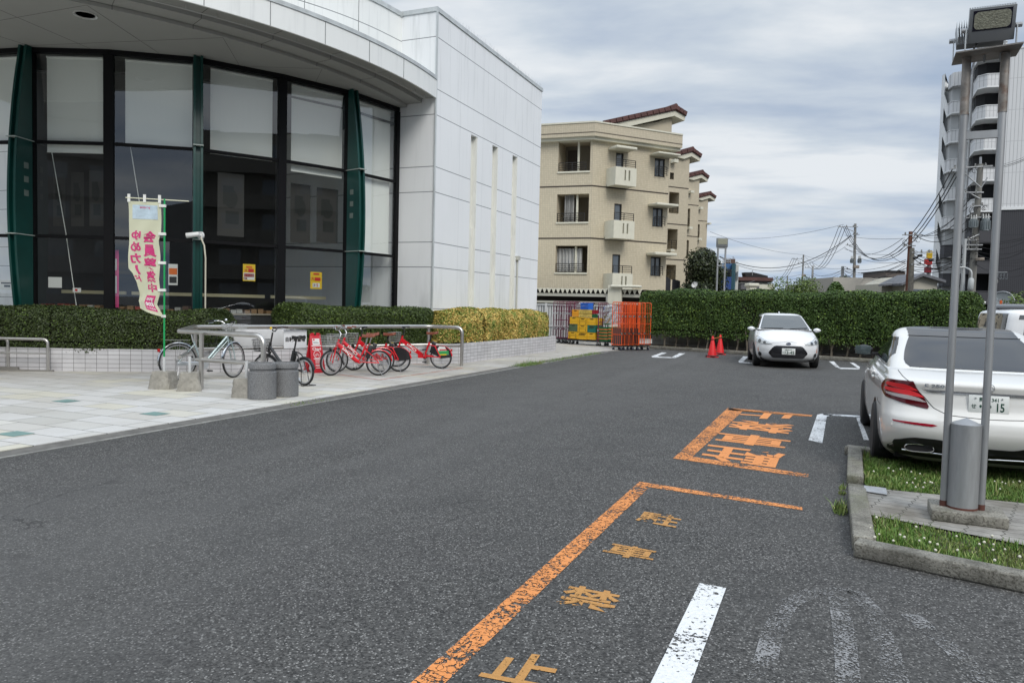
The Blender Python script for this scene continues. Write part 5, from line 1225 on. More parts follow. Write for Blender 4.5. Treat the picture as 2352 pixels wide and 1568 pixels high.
crank(o, .44, .29, a=-.9); wire_basket(o, Ms@Vector((wb_+.03, 0, .80)), .38, .30, .23, mat('white_wire', (.6, .61, .61), .4, .3), nx=11, nz=8, rz=.55)
tubes(o, 'stem', M_chrome, [([(wb_-.16, 0, .87), Ms@Vector((wb_-.19, 0, 1.04))], .012)]); handlebar(o, Ms@Vector((wb_-.19, 0, 1.04)), M_chrome, .27, .24, .05, .55, grip=M_black)
MB().lathe([(0, 0), (.025, .0), (.03, .02), (.02, .04), (0, .045)], 14, tuple(Ms@Vector((wb_-.16, .05, 1.10)))).build('bell', M_chrome, o, world=False, smooth=60)
MB().box((-.335, 0, .56), (.04, .05, .06)).build('tail_reflector', M_lens, o, bevel=.006, world=False)
q = MB(); q.tube([Ms@Vector((wb_-.15, -.1, 1.03)), (wb_-.35, -.06, .85), (wb_-.38, -.05, .62), (wb_-.2, -.04, .55)], .004, 5); q.build('brake_cable', M_black, o, world=False)
stand(o, 0, M_spoke, .30)

# black compact bicycle
def Z1(x, y, z=PZ): return G((900+x/4.594)/1.7415, (1250+y/4.594)/1.7415, z)
l_, h_, wb_ = on2(Z1(1455, 1338), Z1(560, 1235)); wb_ = min(wb_, 1.06)
o = thing('bicycle', 'small-wheeled black bicycle with tan-walled tyres behind the granite bins', 'bicycle', l_, h_); r = .25
wheel(o, 0, r, name='rear_wheel', gum=True, tw=.02, spokes=20); wheel(o, wb_, r, steer=.5, name='front_wheel', gum=True, tw=.02, spokes=20)
Ms = Matrix.Translation((wb_-.02, 0, 0))@Matrix.Rotation(.5, 4, 'Z')@Matrix.Translation((-(wb_-.02), 0, 0))
fk = MB()
for s in (-1, 1): fk.tube([Ms@Vector(p) for p in ((wb_-.10, s*.03, .56), (wb_-.03, s*.045, .42), (wb_, s*.045, r))], .012, 8)
fk.build('fork', M_bblack, o, world=False, smooth=60)
tubes(o, 'frame', M_bblack, [([(wb_-.08, 0, .54), (wb_-.14, 0, .72)], .024), (bend([(wb_-.11, 0, .66), (.62, 0, .36), (.38, 0, .30)], .25, 6), .028), ([(.38, 0, .28), (.27, 0, .64)], .019)]+[([(.38, s*.03, .28), (0, s*.05, r)], .012) for s in (-1, 1)]+[(bend([(.30, s*.02, .60), (.12, s*.05, .56), (0, s*.05, r)], .1), .011) for s in (-1, 1)])
fender(o, 0, r, 30, 170, M_bblack, .028, 'rear_mudguard'); fender(o, wb_, r, 60, 165, M_bblack, .026, 'front_mudguard', .5)
MB().box((.30, 0, .45), (.07, .08, .30), M=Matrix.Rotation(R(-17), 3, 'Y')).build('battery', M_black, o, bevel=.012, world=False)
MB().box((.245, -.045, .42), (.05, .004, .10), M=Matrix.Rotation(R(-17), 3, 'Y')).build('battery_label', mat('label_grey', (.3, .32, .34), .4), o, world=False)
tubes(o, 'seat_post', M_bblack, [([(.27, 0, .62), (.22, 0, .82)], .015)]); saddle(o, (.19, 0, .87), M_black, .27, .19)
crank(o, .38, .28, a=-.7); wire_basket(o, Ms@Vector((wb_+.06, 0, .56)), .34, .26, .22, M_black, nx=9, nz=4, rz=.5)
MB().box(Ms@Vector((wb_+.05, 0, .50)), (.08, .05, .045)).build('headlamp', M_black, o, bevel=.01, world=False)
tubes(o, 'stem', M_bblack, [([(wb_-.14, 0, .71), (wb_-.19, 0, .92)], .015)]); handlebar(o, Ms@Vector((wb_-.19, 0, .94)), M_bblack, .28, .12, .07, .5, grip=mat('dark_grip', (.05, .03, .025), .7))
MB().lathe([(0, 0), (.026, 0), (.034, .02), (.026, .045), (0, .05)], 14, tuple(Ms@Vector((wb_-.12, .02, .97)))).build('bell', M_ink['yellow'], o, world=False, smooth=60)
q = MB(); q.tube([(0, .07, r), (-.06, .12, .008), (-.14, .14, .008)], .007, 6); q.tube([(0, -.07, r), (-.02, -.1, .01), (-.16, -.13, .01), (-.10, .1, .01)], .007, 6); q.build('stand', M_black, o, world=False)

# sliver of a bicycle at the far left edge
p = Vector(G(-44, 862, PZ)); o = thing('bicycle', 'silver bicycle mostly cut off by the left edge, in the cycle rack', 'bicycle', (p.x, p.y, PZ), R(28)); r = .33
wheel(o, 0, r, tw=.018, name='front_wheel'); wire_basket(o, Vector((.03, 0, .70)), .36, .28, .22, M_spoke, nx=9, nz=5); tubes(o, 'fork', M_spoke, [([(-.08, s*.04, .70), (0, s*.05, r)], .011) for s in (-1, 1)])
tubes(o, 'frame', M_spoke, [([(-.1, 0, .68), (-.14, 0, .85)], .02), ([(-.12, 0, .8), (-.6, 0, .3)], .022)]); handlebar(o, Vector((-.18, 0, 1.0)), M_chrome, .26, .2, .04, 0, grip=M_black); tubes(o, 'stem', M_chrome, [([(-.14, 0, .84), (-.18, 0, 1.0)], .012)])
wheel(o, -1.1, r, tw=.018, name='rear_wheel'); saddle(o, (-.85, 0, .85), M_black); tubes(o, 'rear_frame', M_spoke, [([(-.6, 0, .3), (-.84, 0, .82)], .016), ([(-.6, 0, .3), (-1.1, 0, r)], .012)])

# ---------------- roll cages and crates ----------------
M_purp = mat('maroon_cage_paint', (.13, .012, .045), .45, var=.2, vs=8)
M_orng = mat('orange_cage_paint', (.72, .10, .015), .45, var=.15, vs=8)
def castor(par, x, y, m_=None, col=M_black):
    q = MB().lathe([(0, -.02), (.058, -.02), (.06, 0), (.058, .02), (0, .02)], 18, (x, y, .06), 'Y').build('castor', col, par, world=False, smooth=40)
    MB().box((x, y, .105), (.05, .055, .08)).build('castor_fork', M_galv, q, world=False)
def cage(label, loc, rz, m_, w_=.85, d_=.62, h_=1.68, folded=False, grp='', deck=True, solid_lower=False, wheelcol=M_black):
    o = thing('roll_cage', label, 'roll cage', loc, rz, grp); r_ = .014
    def side(x, nm, along='y', span=d_, nb=3, z0=.19):
        q = MB(); a = -span/2; b = span/2
        P = lambda t, z: (x, t, z) if along == 'y' else (t, x, z)
        q.tube(bend([P(a, z0), P(a, h_), P(b, h_), P(b, z0)], .07, 5), r_, 8)
        for i in range(1, nb+1): z = z0+(h_-z0)*i/(nb+1); q.tube([P(a, z), P(b, z)], r_*.7, 6)
        q.tube([P(a, z0+.02), P(b, z0+.02)], r_, 6)
        nv = 4
        for i in range(1, nv+1): t = a+span*i/(nv+1); q.tube([P(t, z0), P(t, h_)], r_*.38, 5)
        return q.build(nm, m_, o, world=False, smooth=50)
    side(-w_/2, 'side_frame'); side(w_/2, 'side_frame'); side(d_/2, 'back_frame', 'x', w_, 3)
    dk = MB().box((0, 0, .175), (w_, d_, .04)).build('deck', mat('cage_deck', (.02, .022, .022), .6), o, world=False)
    if solid_lower: MB().box((-w_/2+.02, 0, .52), (.012, d_-.05, .6)).build('deck_panel_folded', mat('cage_panel_dark', (.045, .045, .045), .6), o, world=False)
    for sx in (-1, 1):
        for sy in (-1, 1): castor(o, sx*(w_/2-.05), sy*(d_/2-.05), col=wheelcol)
        MB().box((sx*w_/2, -d_/2-.005, 1.25), (.05, .03, .07)).build('catch', M_spoke, o, world=False); MB().box((sx*w_/2, -d_/2-.005, .62), (.05, .03, .07)).build('catch', M_spoke, o, world=False)
    return o
def Z4(x, y): return ((2220+x/5.8725)/1.7415, (1180+y/5.8725)/1.7415)
ca = Vector(G(*Z4(300, 1150), PZ)); cb2 = Vector(G(*Z4(985, 1195), PZ)); cdir = (cb2-ca); cdir.z = 0; cdir.normalize(); cback = Vector((-cdir.y, cdir.x, 0)); crz = math.atan2(cdir.y, cdir.x)
def onp(x, y, dep=0.0):
    """point on the upright front plane of the crate cage (dep metres behind it) at survey pixel of zoom 4"""
    r = Vector(MW@_cam(*Z4(x, y))); o_ = Vector(O); a2 = ca+cback*dep; n = cback; s = (a2-o_).dot(n)/r.dot(n); return o_+r*s
w1 = (onp(990, 1100)-onp(310, 1080)).length
c1x = (onp(990, 1100)+onp(305, 1080))/2; cage('maroon roll cage loaded with yellow and green crates', (c1x.x+cback.x*.33, c1x.y+cback.y*.33, PZ), crz, M_purp, w1+.06, .66, 1.72, grp='roll cages')
w2 = (onp(1470, 1100)-onp(1000, 1080)).length
c2x = (onp(1470, 1100)+onp(1000, 1080))/2; cage('maroon roll cage holding green and orange trays, left of the orange cages', (c2x.x+cback.x*.36, c2x.y+cback.y*.36, PZ), crz, M_purp, w2, .66, 1.66, grp='roll cages')
for i, (px_, off) in enumerate(((105, .75), (190, .55), (280, .35))):
    p_ = onp(px_+60, 1090, off); cage(['empty maroon roll cage at the far left of the row, nearest the golden hedge', 'empty maroon roll cage nested second from the left of the row', 'empty maroon roll cage nested just left of the yellow crates'][i], (p_.x, p_.y, PZ), crz+R(8), M_purp, .62, .5, 1.74, grp='roll cages')
M_c = dict(yellow=mat('crate_yellow', (.74, .42, .012), .45, var=.08), amber=mat('crate_amber', (.76, .33, .015), .45, var=.08), pale=mat('crate_pale_yellow', (.72, .52, .12), .5, var=.08), olive=mat('crate_olive', (.085, .13, .06), .5), teal=mat('crate_teal', (.01, .16, .12), .5), blue=mat('crate_blue', (.02, .13, .55), .45), dgreen=mat('crate_dark_green', (.01, .12, .04), .5), dred=mat('crate_dark_red', (.32, .01, .02), .5), orange=mat('crate_orange', (.62, .2, .05), .5), green=mat('crate_green', (.01, .15, .045), .5))
M_hole = mat('crate_opening', (.04, .03, .01), .9)
def crate(x0, y0, x1, y1, col, label, dep=.05, depth=.5, style=0, hole=None, name='crate', cat='crate', grp='crates in the roll cage'):
    A = onp(x0, y1, dep); B_ = onp(x1, y1, dep); T_ = onp((x0+x1)/2, y0, dep); w_ = (B_-A).length; c = (A+B_)/2; z0 = c.z; h = max(.05, T_.z-c.z)
    o = thing(name, label, cat, (c.x, c.y, z0), crz, grp); t = .018
    b = MB(); b.box((0, depth/2, t/2), (w_, depth, t)); b.box((0, t/2+.006, h*.5), (w_-.012, t, h-.01)); b.box((0, depth-t/2, h/2), (w_-.012, t, h)); b.box((-w_/2+t/2+.004, depth/2, h/2), (t, depth-.01, h-.01)); b.box((w_/2-t/2-.004, depth/2, h/2), (t, depth-.01, h-.01))
    for z in (h-.015, h*.42): b.box((0, .003, z), (w_, .012, .018))
    for s in (-1, 1): b.box((s*(w_/2-.008), .003, h/2), (.016, .012, h))
    b.build('box', M_c[col], o, world=False)
    q = MB(); q.box((0, .0, h*.82), (w_*.34, .012, h*.08))
    if style == 1:
        for s in (-1, 1):
            for k_ in range(6): q.box((s*w_*.33, .002, h*(.12+.11*k_)), (w_*.06, .009, h*.045))
        for k_ in range(5): q.box(((k_-2)*w_*.1, .002, h*.52), (w_*.06, .009, h*.04))
    if style == 2:
        for k_ in range(7): q.box(((k_-3)*w_*.1, .002, h*.68), (w_*.035, .009, h*.42), M=Matrix.Rotation(R(35 if k_ < 3 else 35), 3, 'Y'))
    if style == 3:
        for k_ in range(7): q.box(((k_-3)*w_*.12, .002, h*.35), (w_*.06, .009, h*.3))
    q.build('openings', hole or M_hole, o, world=False)
    return o
crate(310, 855, 515, 1020, 'yellow', 'yellow crate at the bottom left of the crate cage', style=1)
crate(520, 870, 745, 1038, 'yellow', 'yellow crate with slanted slots at the bottom middle of the crate cage', style=2)
crate(750, 880, 945, 1045, 'yellow', 'yellow crate at the bottom right of the crate cage')
crate(325, 680, 525, 850, 'olive', 'olive green crate, second from the bottom in the left stack')
crate(528, 700, 755, 865, 'yellow', 'yellow crate above the slanted-slot crate in the middle stack', style=1)
crate(760, 708, 950, 872, 'teal', 'teal green crate with white print in the right stack', style=2)
crate(348, 508, 532, 676, 'yellow', 'yellow crate resting on the olive green crate', style=0)
crate(535, 530, 762, 697, 'yellow', 'yellow crate under the pale yellow trays in the middle stack', style=1)
crate(766, 535, 955, 703, 'yellow', 'yellow crate resting on the teal green crate')
crate(400, 338, 556, 500, 'amber', 'amber crate at the top left of the crate cage')
crate(560, 440, 862, 524, 'pale', 'lower of the two pale yellow trays near the top of the crate cage', style=3)
crate(560, 345, 862, 430, 'pale', 'upper pale yellow tray near the top of the crate cage', style=3)
crate(868, 445, 915, 528, 'dgreen', 'sliver of a dark green crate beside the pale yellow trays', depth=.3)
crate(868, 348, 915, 440, 'dred', 'sliver of a dark red crate beside the pale yellow trays', depth=.3)
crate(600, 258, 780, 336, 'blue', 'lower blue crate on top of the pale yellow trays', depth=.35, style=3, hole=mat('blue_dark', (.01, .04, .2), .7))
crate(600, 180, 780, 256, 'blue', 'topmost blue crate of the crate cage', depth=.35, style=3, hole=MC['blue_dark'])
for i in range(5):
    y1 = 1080-i*73; labs = ['bottom', 'second', 'third', 'fourth', 'top']
    for x0_, x1_, sd in ((985, 1235, 'left'), (1250, 1490, 'right')):
        crate(x0_, y1-38, x1_, y1, 'green', f'green tray, {labs[i]} one of the {sd} stack beside the orange cages', dep=.10, style=0, name='tray', cat='tray', grp='green and orange trays', depth=.45)
        if i: crate(x0_, y1+1, x1_, y1+33, 'orange', f'orange tray under the {labs[i]} green tray of the {sd} stack', dep=.10, style=3, hole=M_c['dgreen'], name='tray', cat='tray', grp='green and orange trays', depth=.45)
# crumpled silver foil covers
foil = mat('silver_foil', (.7, .71, .72), .22, .85, bump=1.0, bs=9)
def foilsheet(x0, y0, x1, y1, dep, label):
    rows = []
    for j in range(15):
        rows.append([])
        for i in range(13):
            p_ = onp(x0+(x1-x0)*i/12, y0+(y1-y0)*j/14, dep); rows[-1].append(p_+cback*(.03*math.sin(i*1.7+j*.9)+.03*math.sin(j*2.3+i*.5)))
    q = MB().grid(rows); n_ = len(q.v); rows2 = [[p_+cback*.05 for p_ in r_] for r_ in rows]; q.grid(rows2)
    tag(q.build('foil_cover', foil, fix=True, smooth=80), label, 'foil cover', 'silver foil covers')
foilsheet(1140, 235, 1590, 700, .40, 'large crumpled silver foil cover above the green and orange trays')
foilsheet(510, 175, 905, 500, .62, 'silver foil cover behind the blue crate')
# orange nested cages
oa = Vector(G(*Z4(1490, 1290), PZ)); ob = Vector(G(*Z4(1905, 1290), PZ)); 
for i in range(5):
    t = i/4; p_ = oa*(1-t)+ob*t; lab = ['leftmost of the nested orange roll cages, standing at an angle', 'second nested orange roll cage from the left', 'middle nested orange roll cage', 'fourth nested orange roll cage from the left', 'rightmost nested orange roll cage, against the tall hedge'][i]
    o = cage('orange roll cage, '+lab, (p_.x, p_.y+.35+.05*i, PZ-.02), R(78-3*i), M_orng, .72, .30+.1*(i in (0, 4)), 1.76, grp='nested orange roll cages', solid_lower=True, wheelcol=mat('blue_black_castor', (.012, .013, .03), .6))

# ---------------- traffic cones ----------------
def cone(p, label, rz):
    o = thing('traffic_cone', label, 'cone', tuple(p), rz, 'red traffic cones')
    mr = mat('cone_red', (.68, .015, .02), .45)
    MB().lathe([(0, .02), (.155, .02), (.15, .05), (.03, .68), (.022, .70), (0, .70)], 28).build('cone_body', mr, o, world=False, smooth=50)
    MB().box((0, 0, .0175), (.37, .37, .03)).build('base_plate', mr, o, world=False, bevel=.01)
    MB().lathe([(.13, .035), (.21, .035), (.22, .05), (.205, .065), (.14, .065)], 24).build('weight_ring', M_black, o, world=False, smooth=40)
    MB().lathe([(.045, .59), (.075, .59), (.075, .605), (.045, .605)], 16).build('bar_ring', M_black, o, world=False)
    return o
k1 = Vector(Zc(0, 0)+(0,)); q1 = Vector(G(*Zc(1837, 1213))); q2 = Vector(G(*Zc(1908, 1188)))
cone(q1, 'front one of two red traffic cones by the white hatchback', .3); cone(q2, 'rear one of two red traffic cones, nearer the hedge', .3)
m2 = MB(); dd = q2-q1
for i in range(10): m2.tube([q1+dd*(i/10)+Vector((0, 0, .61)), q1+dd*((i+1)/10)+Vector((0, 0, .61))], .017, 8, mi=i % 2)
tag(m2.build('cone_bar', [mat('bar_black', (.02, .02, .02), .5), mat('bar_orange', (.75, .2, .03), .5)]), 'orange and black striped bar joining the two red cones', 'cone bar')
# ---------------- cars ----------------
def carpaint(name, col, flake=0.0):
    return mat(name, col, .28, 0, spec=.5, coat=.9)
M_pearl = carpaint('pearl_white_paint', (.66, .655, .63)); M_solidw = carpaint('solid_white_paint', (.70, .71, .72))
def glossy(name, col, rough=.03, spec=.5): return mat(name, col, rough, 0, spec=spec)
M_cglass = glossy('tinted_car_glass', (.010, .011, .014), .02, .3)
M_roofg = glossy('dark_roof_glass', (.016, .017, .02), .06, .4)
M_arch = mat('wheel_arch_liner', (.008, .008, .008), .95)
M_gap = mat('panel_gap', (.01, .01, .01), .9)
def lerp(tab, z, i):
    if z <= tab[0][0]: return tab[0][i]
    for a, b in zip(tab, tab[1:]):
        if z <= b[0]:
            t = (z-a[0])/(b[0]-a[0]); t2 = t
            return a[i]*(1-t2)+b[i]*t2
    return tab[-1][i]
class Shell:
    """car skin stacked in height: table rows (z, half width, rear y, front y)"""
    def __init__(s, tab, nr=3.4, nf=3.0, Lr=.5, Lf=.7, taper=.05, N=26, M_=40, dz=.02):
        s.tab = tab; s.nr, s.nf, s.Lr, s.Lf, s.taper = nr, nf, Lr, Lf, taper
        # smooth the table with Catmull-Rom
        zs = [r[0] for r in tab]; s.zs = np.array(sorted(set(np.round(np.concatenate([np.arange(zs[0], zs[-1], dz), [zs[-1]], zs]), 4))))
        s.N, s.M = N, M_
    def row(s, z):
        t = s.tab; i = max(0, min(len(t)-2, sum(1 for r in t if r[0] <= z)-1)); a, b = t[i], t[i+1]; p = t[max(0, i-1)]; q = t[min(len(t)-1, i+2)]
        u = max(0, min(1, (z-a[0])/(b[0]-a[0]))); out = []
        for k_ in (1, 2, 3):
            m0 = (b[k_]-p[k_])/(b[0]-p[0]) if p is not a else (b[k_]-a[k_])/(b[0]-a[0]); m1 = (q[k_]-a[k_])/(q[0]-a[0]) if q is not b else (b[k_]-a[k_])/(b[0]-a[0]); h = b[0]-a[0]
            lin = (b[k_]-a[k_])/h
            if lin == 0: m0 = m1 = 0
            else:
                m0 = 0 if m0/lin < 0 else lin*min(m0/lin, 2.5); m1 = 0 if m1/lin < 0 else lin*min(m1/lin, 2.5)
            out.append((2*u**3-3*u*u+1)*a[k_]+(u**3-2*u*u+u)*h*m0+(3*u*u-2*u**3)*b[k_]+(u**3-u*u)*h*m1)
        return out
    def P(s, e, z):
        """e in [0,1] rear centre->corner, [1,2] along side, [2,3] front corner->centre; sign of e picks the side"""
        sg = -1 if e < 0 else 1; e = abs(e); w_, yr, yf = s.row(z); Lr = min(s.Lr, (yf-yr)*.4); Lf = min(s.Lf, (yf-yr)*.45)
        if e <= 1: th = e*math.pi/2; x = w_*math.sin(th)**(2/s.nr) if th > 0 else 0; y = yr+Lr*(1-max(0, math.cos(th))**(2/s.nr))
        elif e <= 2: x = w_; y = yr+Lr+(yf-Lf-yr-Lr)*(e-1)
        else: th = (3-e)*math.pi/2; x = w_*max(0, math.sin(th))**(2/s.nf); y = yf-Lf*(1-max(0, math.cos(th))**(2/s.nf))
        ym = (yf+yr)/2; x *= 1-s.taper*((y-ym)/((yf-yr)/2))**2
        return Vector((sg*x, y, z))
    def nrm(s, e, z):
        sg = 1 if e > 0 or (e == 0) else -1; d = .01
        a = s.P(e+d, z)-s.P(e-d if abs(e) > d else e, z); b = s.P(e, min(z+.01, s.zs[-1]))-s.P(e, max(z-.01, s.zs[0])); n = a.cross(b)
        c = s.P(e, z); n.normalize(); ctr = Vector((0, (s.row(z)[1]+s.row(z)[2])/2, z))
        return n if n.dot(c-ctr) > 0 else -n
    def es(s):
        N, M_ = s.N, s.M; u = [ (i/N)**.8 for i in range(N)]
        h = u+[1+i/M_ for i in range(M_)]+[2+(1-(1-i/N)**.8) for i in range(N)]+[3]
        return h
    def grid(s):
        h = s.es(); ring = h+[-e for e in h[::-1][1:-1]]
        return ring, [[s.P(e, z) for e in ring] for z in s.zs]
    def skin(s, cap=True, cls=None):
        """MBs by region name from cls(center, e, z)"""
        ring, rows = s.grid(); n = len(ring); out = {}
        allv = [p for r in rows for p in r]
        def put(nm, f):
            out.setdefault(nm, []).append(f)
        for i in range(len(rows)-1):
            for j in range(n):
                k2 = (j+1) % n; f = (i*n+j, i*n+k2, (i+1)*n+k2, (i+1)*n+j); c = sum((allv[q] for q in f), Vector())/4; put(cls(c, ring[j], s.zs[i]) if cls else 'body', f)
        if cap: put(cls(None, 0, 0) if cls else 'body', tuple(range((len(rows)-1)*n, len(rows)*n))); put('body', tuple(range(n))[::-1])
        res = {}
        for nm, fs in out.items():
            used = sorted({q for f in fs for q in f}); mp = {q: i for i, q in enumerate(used)}; m_ = MB(); m_.v = [tuple(allv[q]) for q in used]; m_.f = [tuple(mp[q] for q in f) for f in fs]; m_.mi = [0]*len(fs); res[nm] = m_
        return res
    def patch(s, left, right, lift=.006, n=10, curve=None):
        """rows of (e,z) on left and right borders, same count"""
        rows = []
        for (e0, z0), (e1, z1) in zip(left, right):
            r_ = []
            for i in range(n+1):
                t = i/n; e, z = e0*(1-t)+e1*t, z0*(1-t)+z1*t; r_.append(s.P(e, z)+s.nrm(e, z)*lift)
            rows.append(r_)
        return MB().grid(rows)
    def line(s, pts, r_=.004, lift=.001, step=10):
        q = []
        for a, b in zip(pts, pts[1:]):
            for i in range(step): t = i/step; e, z = a[0]*(1-t)+b[0]*t, a[1]*(1-t)+b[1]*t; q.append(s.P(e, z)+s.nrm(e, z)*lift)
        e, z = pts[-1]; q.append(s.P(e, z)+s.nrm(e, z)*lift); return MB().tube(q, r_, 5)
def e_of(sh, x, z, front=False):
    """ring parameter whose lateral position is x at height z"""
    w_ = sh.row(z)[0]; lo, hi = (0, 1) if not front else (3, 2)
    for _ in range(40):
        m_ = (lo+hi)/2
        if abs(sh.P(m_, z).x) < abs(x): lo = m_
        else: hi = m_
    return math.copysign((lo+hi)/2, x if x else 1)
def pp(sh, left, right, front=False, **k_):
    """patch given by x,z pairs"""
    return sh.patch([(e_of(sh, x, z, front), z) for x, z in left], [(e_of(sh, x, z, front), z) for x, z in right], **k_)
def carwheel(par, x, y, r, w_=.21, spokes=5, dark=False, steer=0):
    sx = 1 if x > 0 else -1; Mx = Matrix.Translation((x, y, r))@Matrix.Rotation(steer, 4, 'Z')
    t = MB().lathe([(r*.62, -w_/2), (r*.9, -w_/2), (r*.975, -w_*.42), (r, -w_*.3), (r, w_*.3), (r*.975, w_*.42), (r*.9, w_/2), (r*.62, w_/2)], 40, (0, 0, 0), 'X').xf(Mx).build('wheel', M_rubber, par, world=False, smooth=35)
    rm = MB().lathe([(0, sx*w_*.2), (r*.2, sx*w_*.2), (r*.22, sx*w_*.1), (r*.6, sx*w_*.05), (r*.6, sx*w_*.45), (r*.66, sx*w_*.5), (r*.68, sx*w_*.46), (r*.66, -sx*w_*.3), (0, -sx*w_*.3)], 32, (0, 0, 0), 'X')
    for i in range(spokes*2):
        a = math.pi*i/spokes+.2*(i % 2); rm.box((sx*w_*.34, math.cos(a)*r*.38, math.sin(a)*r*.38), (.03, .05, r*.5), M=Matrix.Rotation(a-math.pi/2, 3, 'X'))
    rm.xf(Mx).build('rim', mat('dark_alloy', (.05, .05, .055), .3, .8) if dark else mat('bright_alloy', (.45, .46, .47), .28, .85), t, world=False, smooth=35)
    return t
def cut_arches(o, wheels, r):
    """open the wheel arches in a body mesh"""
    q = MB()
    for y in wheels: q.lathe([(0, -2), (r, -2), (r, 2), (0, 2)], 36, (0, y, .335), 'X')
    c = q.build('cut', M_arch, o.parent, world=False); bpy.context.view_layer.update()
    m_ = o.modifiers.new('arch', 'BOOLEAN'); m_.object = c; m_.operation = 'DIFFERENCE'; m_.solver = 'EXACT'
    dg = bpy.context.evaluated_depsgraph_get(); me = bpy.data.meshes.new_from_object(o.evaluated_get(dg)); o.modifiers.clear(); old = o.data; o.data = me
    bpy.data.objects.remove(c)
    bm = bmesh.new(); bm.from_mesh(me)
    for f in bm.faces: f.smooth = True
    for e in bm.edges: e.smooth = not (len(e.link_faces) == 2 and e.calc_face_angle(0) > R(32))
    bm.to_mesh(me); bm.free(); me.name = 'body'
def shellbuild(nm, mb_, m_, par, ang=40):
    return mb_.build(nm, m_, par, world=False, smooth=ang)
def mirror_wing(par, x, y, z, m_, sc_=1.0):
    s_ = 1 if x > 0 else -1
    q = MB(); rows = []
    for i in range(9):
        t = i/8; a = math.sin(math.pi*(.12+.83*t)); rows.append([Vector((x+s_*(.02+.21*t)*sc_, y+.06*math.cos(b)*a*sc_, z+.065*math.sin(b)*a*sc_)) for b in [2*math.pi*j/12 for j in range(12)]])
    q.grid(rows, closed=True); q.f += [tuple(range(12))[::-1], tuple(range(96, 108))]; q.mi += [0, 0]
    o = q.build('wing_mirror', m_, par, world=False, smooth=60)
    MB().box((x+s_*.13*sc_, y-.063*sc_, z), (.17*sc_, .008, .105*sc_)).build('mirror_glass', mat('mirror_glass', (.06, .08, .085), .03), o, world=False, bevel=.02)
    MB().box((x-s_*.03, y, z-.05), (.18, .06, .035)).build('mirror_foot', M_black, o, world=False)
    return o
def plate(par, c, tilt, lines, rz=0, w_=.33, h_=.165, face=-1):
    """licence plate; face -1 looks to -y"""
    Mx = Matrix.Translation(c)@Matrix.Rotation(rz, 4, 'Z')@Matrix.Rotation(tilt, 4, 'X')
    o = MB().box((0, 0, 0), (w_, .006, h_)).xf(Mx).build('licence_plate', mat('plate_white', (.68, .70, .68), .35), par, world=False, bevel=.003)
    q = MB(); U = Mx.to_3x3()@Vector((1 if face < 0 else -1, 0, 0)); V = Mx.to_3x3()@Vector((0, 0, 1)); nn = Mx.to_3x3()@Vector((0, face, 0))
    for body, u, v_, bw, bh in lines: put_text(q, body, Mx.to_translation()+U*u*w_+V*v_*h_+nn*.005, U, V, 1, .02, box=(bw*w_, bh*h_))
    q.build('characters', mat('plate_green_ink', (.005, .05, .03), .5), o, fix=False, world=False)
    q = MB()
    for s in (-1, 1): q.lathe([(0, -.004), (.007, -.004), (.007, .004), (0, .004)], 10, (s*w_*.33, face*.006, h_*.33), 'Y')
    q.xf(Mx).build('screws', M_spoke, o, world=False)
    return o

# --- white saloon seen from behind ---
S_ = Shell([(.17, .80, .36, 4.70), (.24, .87, .22, 4.82), (.33, .905, .09, 4.88), (.42, .92, .03, 4.92), (.52, .926, .0, 4.93), (.62, .928, .015, 4.91), (.68, .928, .055, 4.88), (.74, .926, .085, 4.82), (.82, .92, .10, 4.68), (.90, .905, .11, 4.45), (.955, .888, .10, 4.3), (.985, .875, .115, 4.1), (1.005, .86, .19, 3.95), (1.03, .85, .32, 3.82), (1.055, .84, .47, 3.74), (1.07, .82, .60, 3.68)], nr=3.1, nf=4.6, Lr=.46, Lf=.8, taper=.05)
S_g = Shell([(1.065, .775, .62, 3.30), (1.10, .755, .74, 3.20), (1.16, .725, .98, 3.03), (1.22, .69, 1.22, 2.86), (1.28, .65, 1.46, 2.70), (1.34, .60, 1.74, 2.53), (1.38, .55, 1.98, 2.45), (1.41, .485, 2.08, 2.43), (1.43, .40, 2.13, 2.42), (1.442, .27, 2.18, 2.40), (1.447, .12, 2.22, 2.36)], nr=3.6, nf=3.4, Lr=.55, Lf=.5, taper=.04, N=64, M_=50, dz=.005)
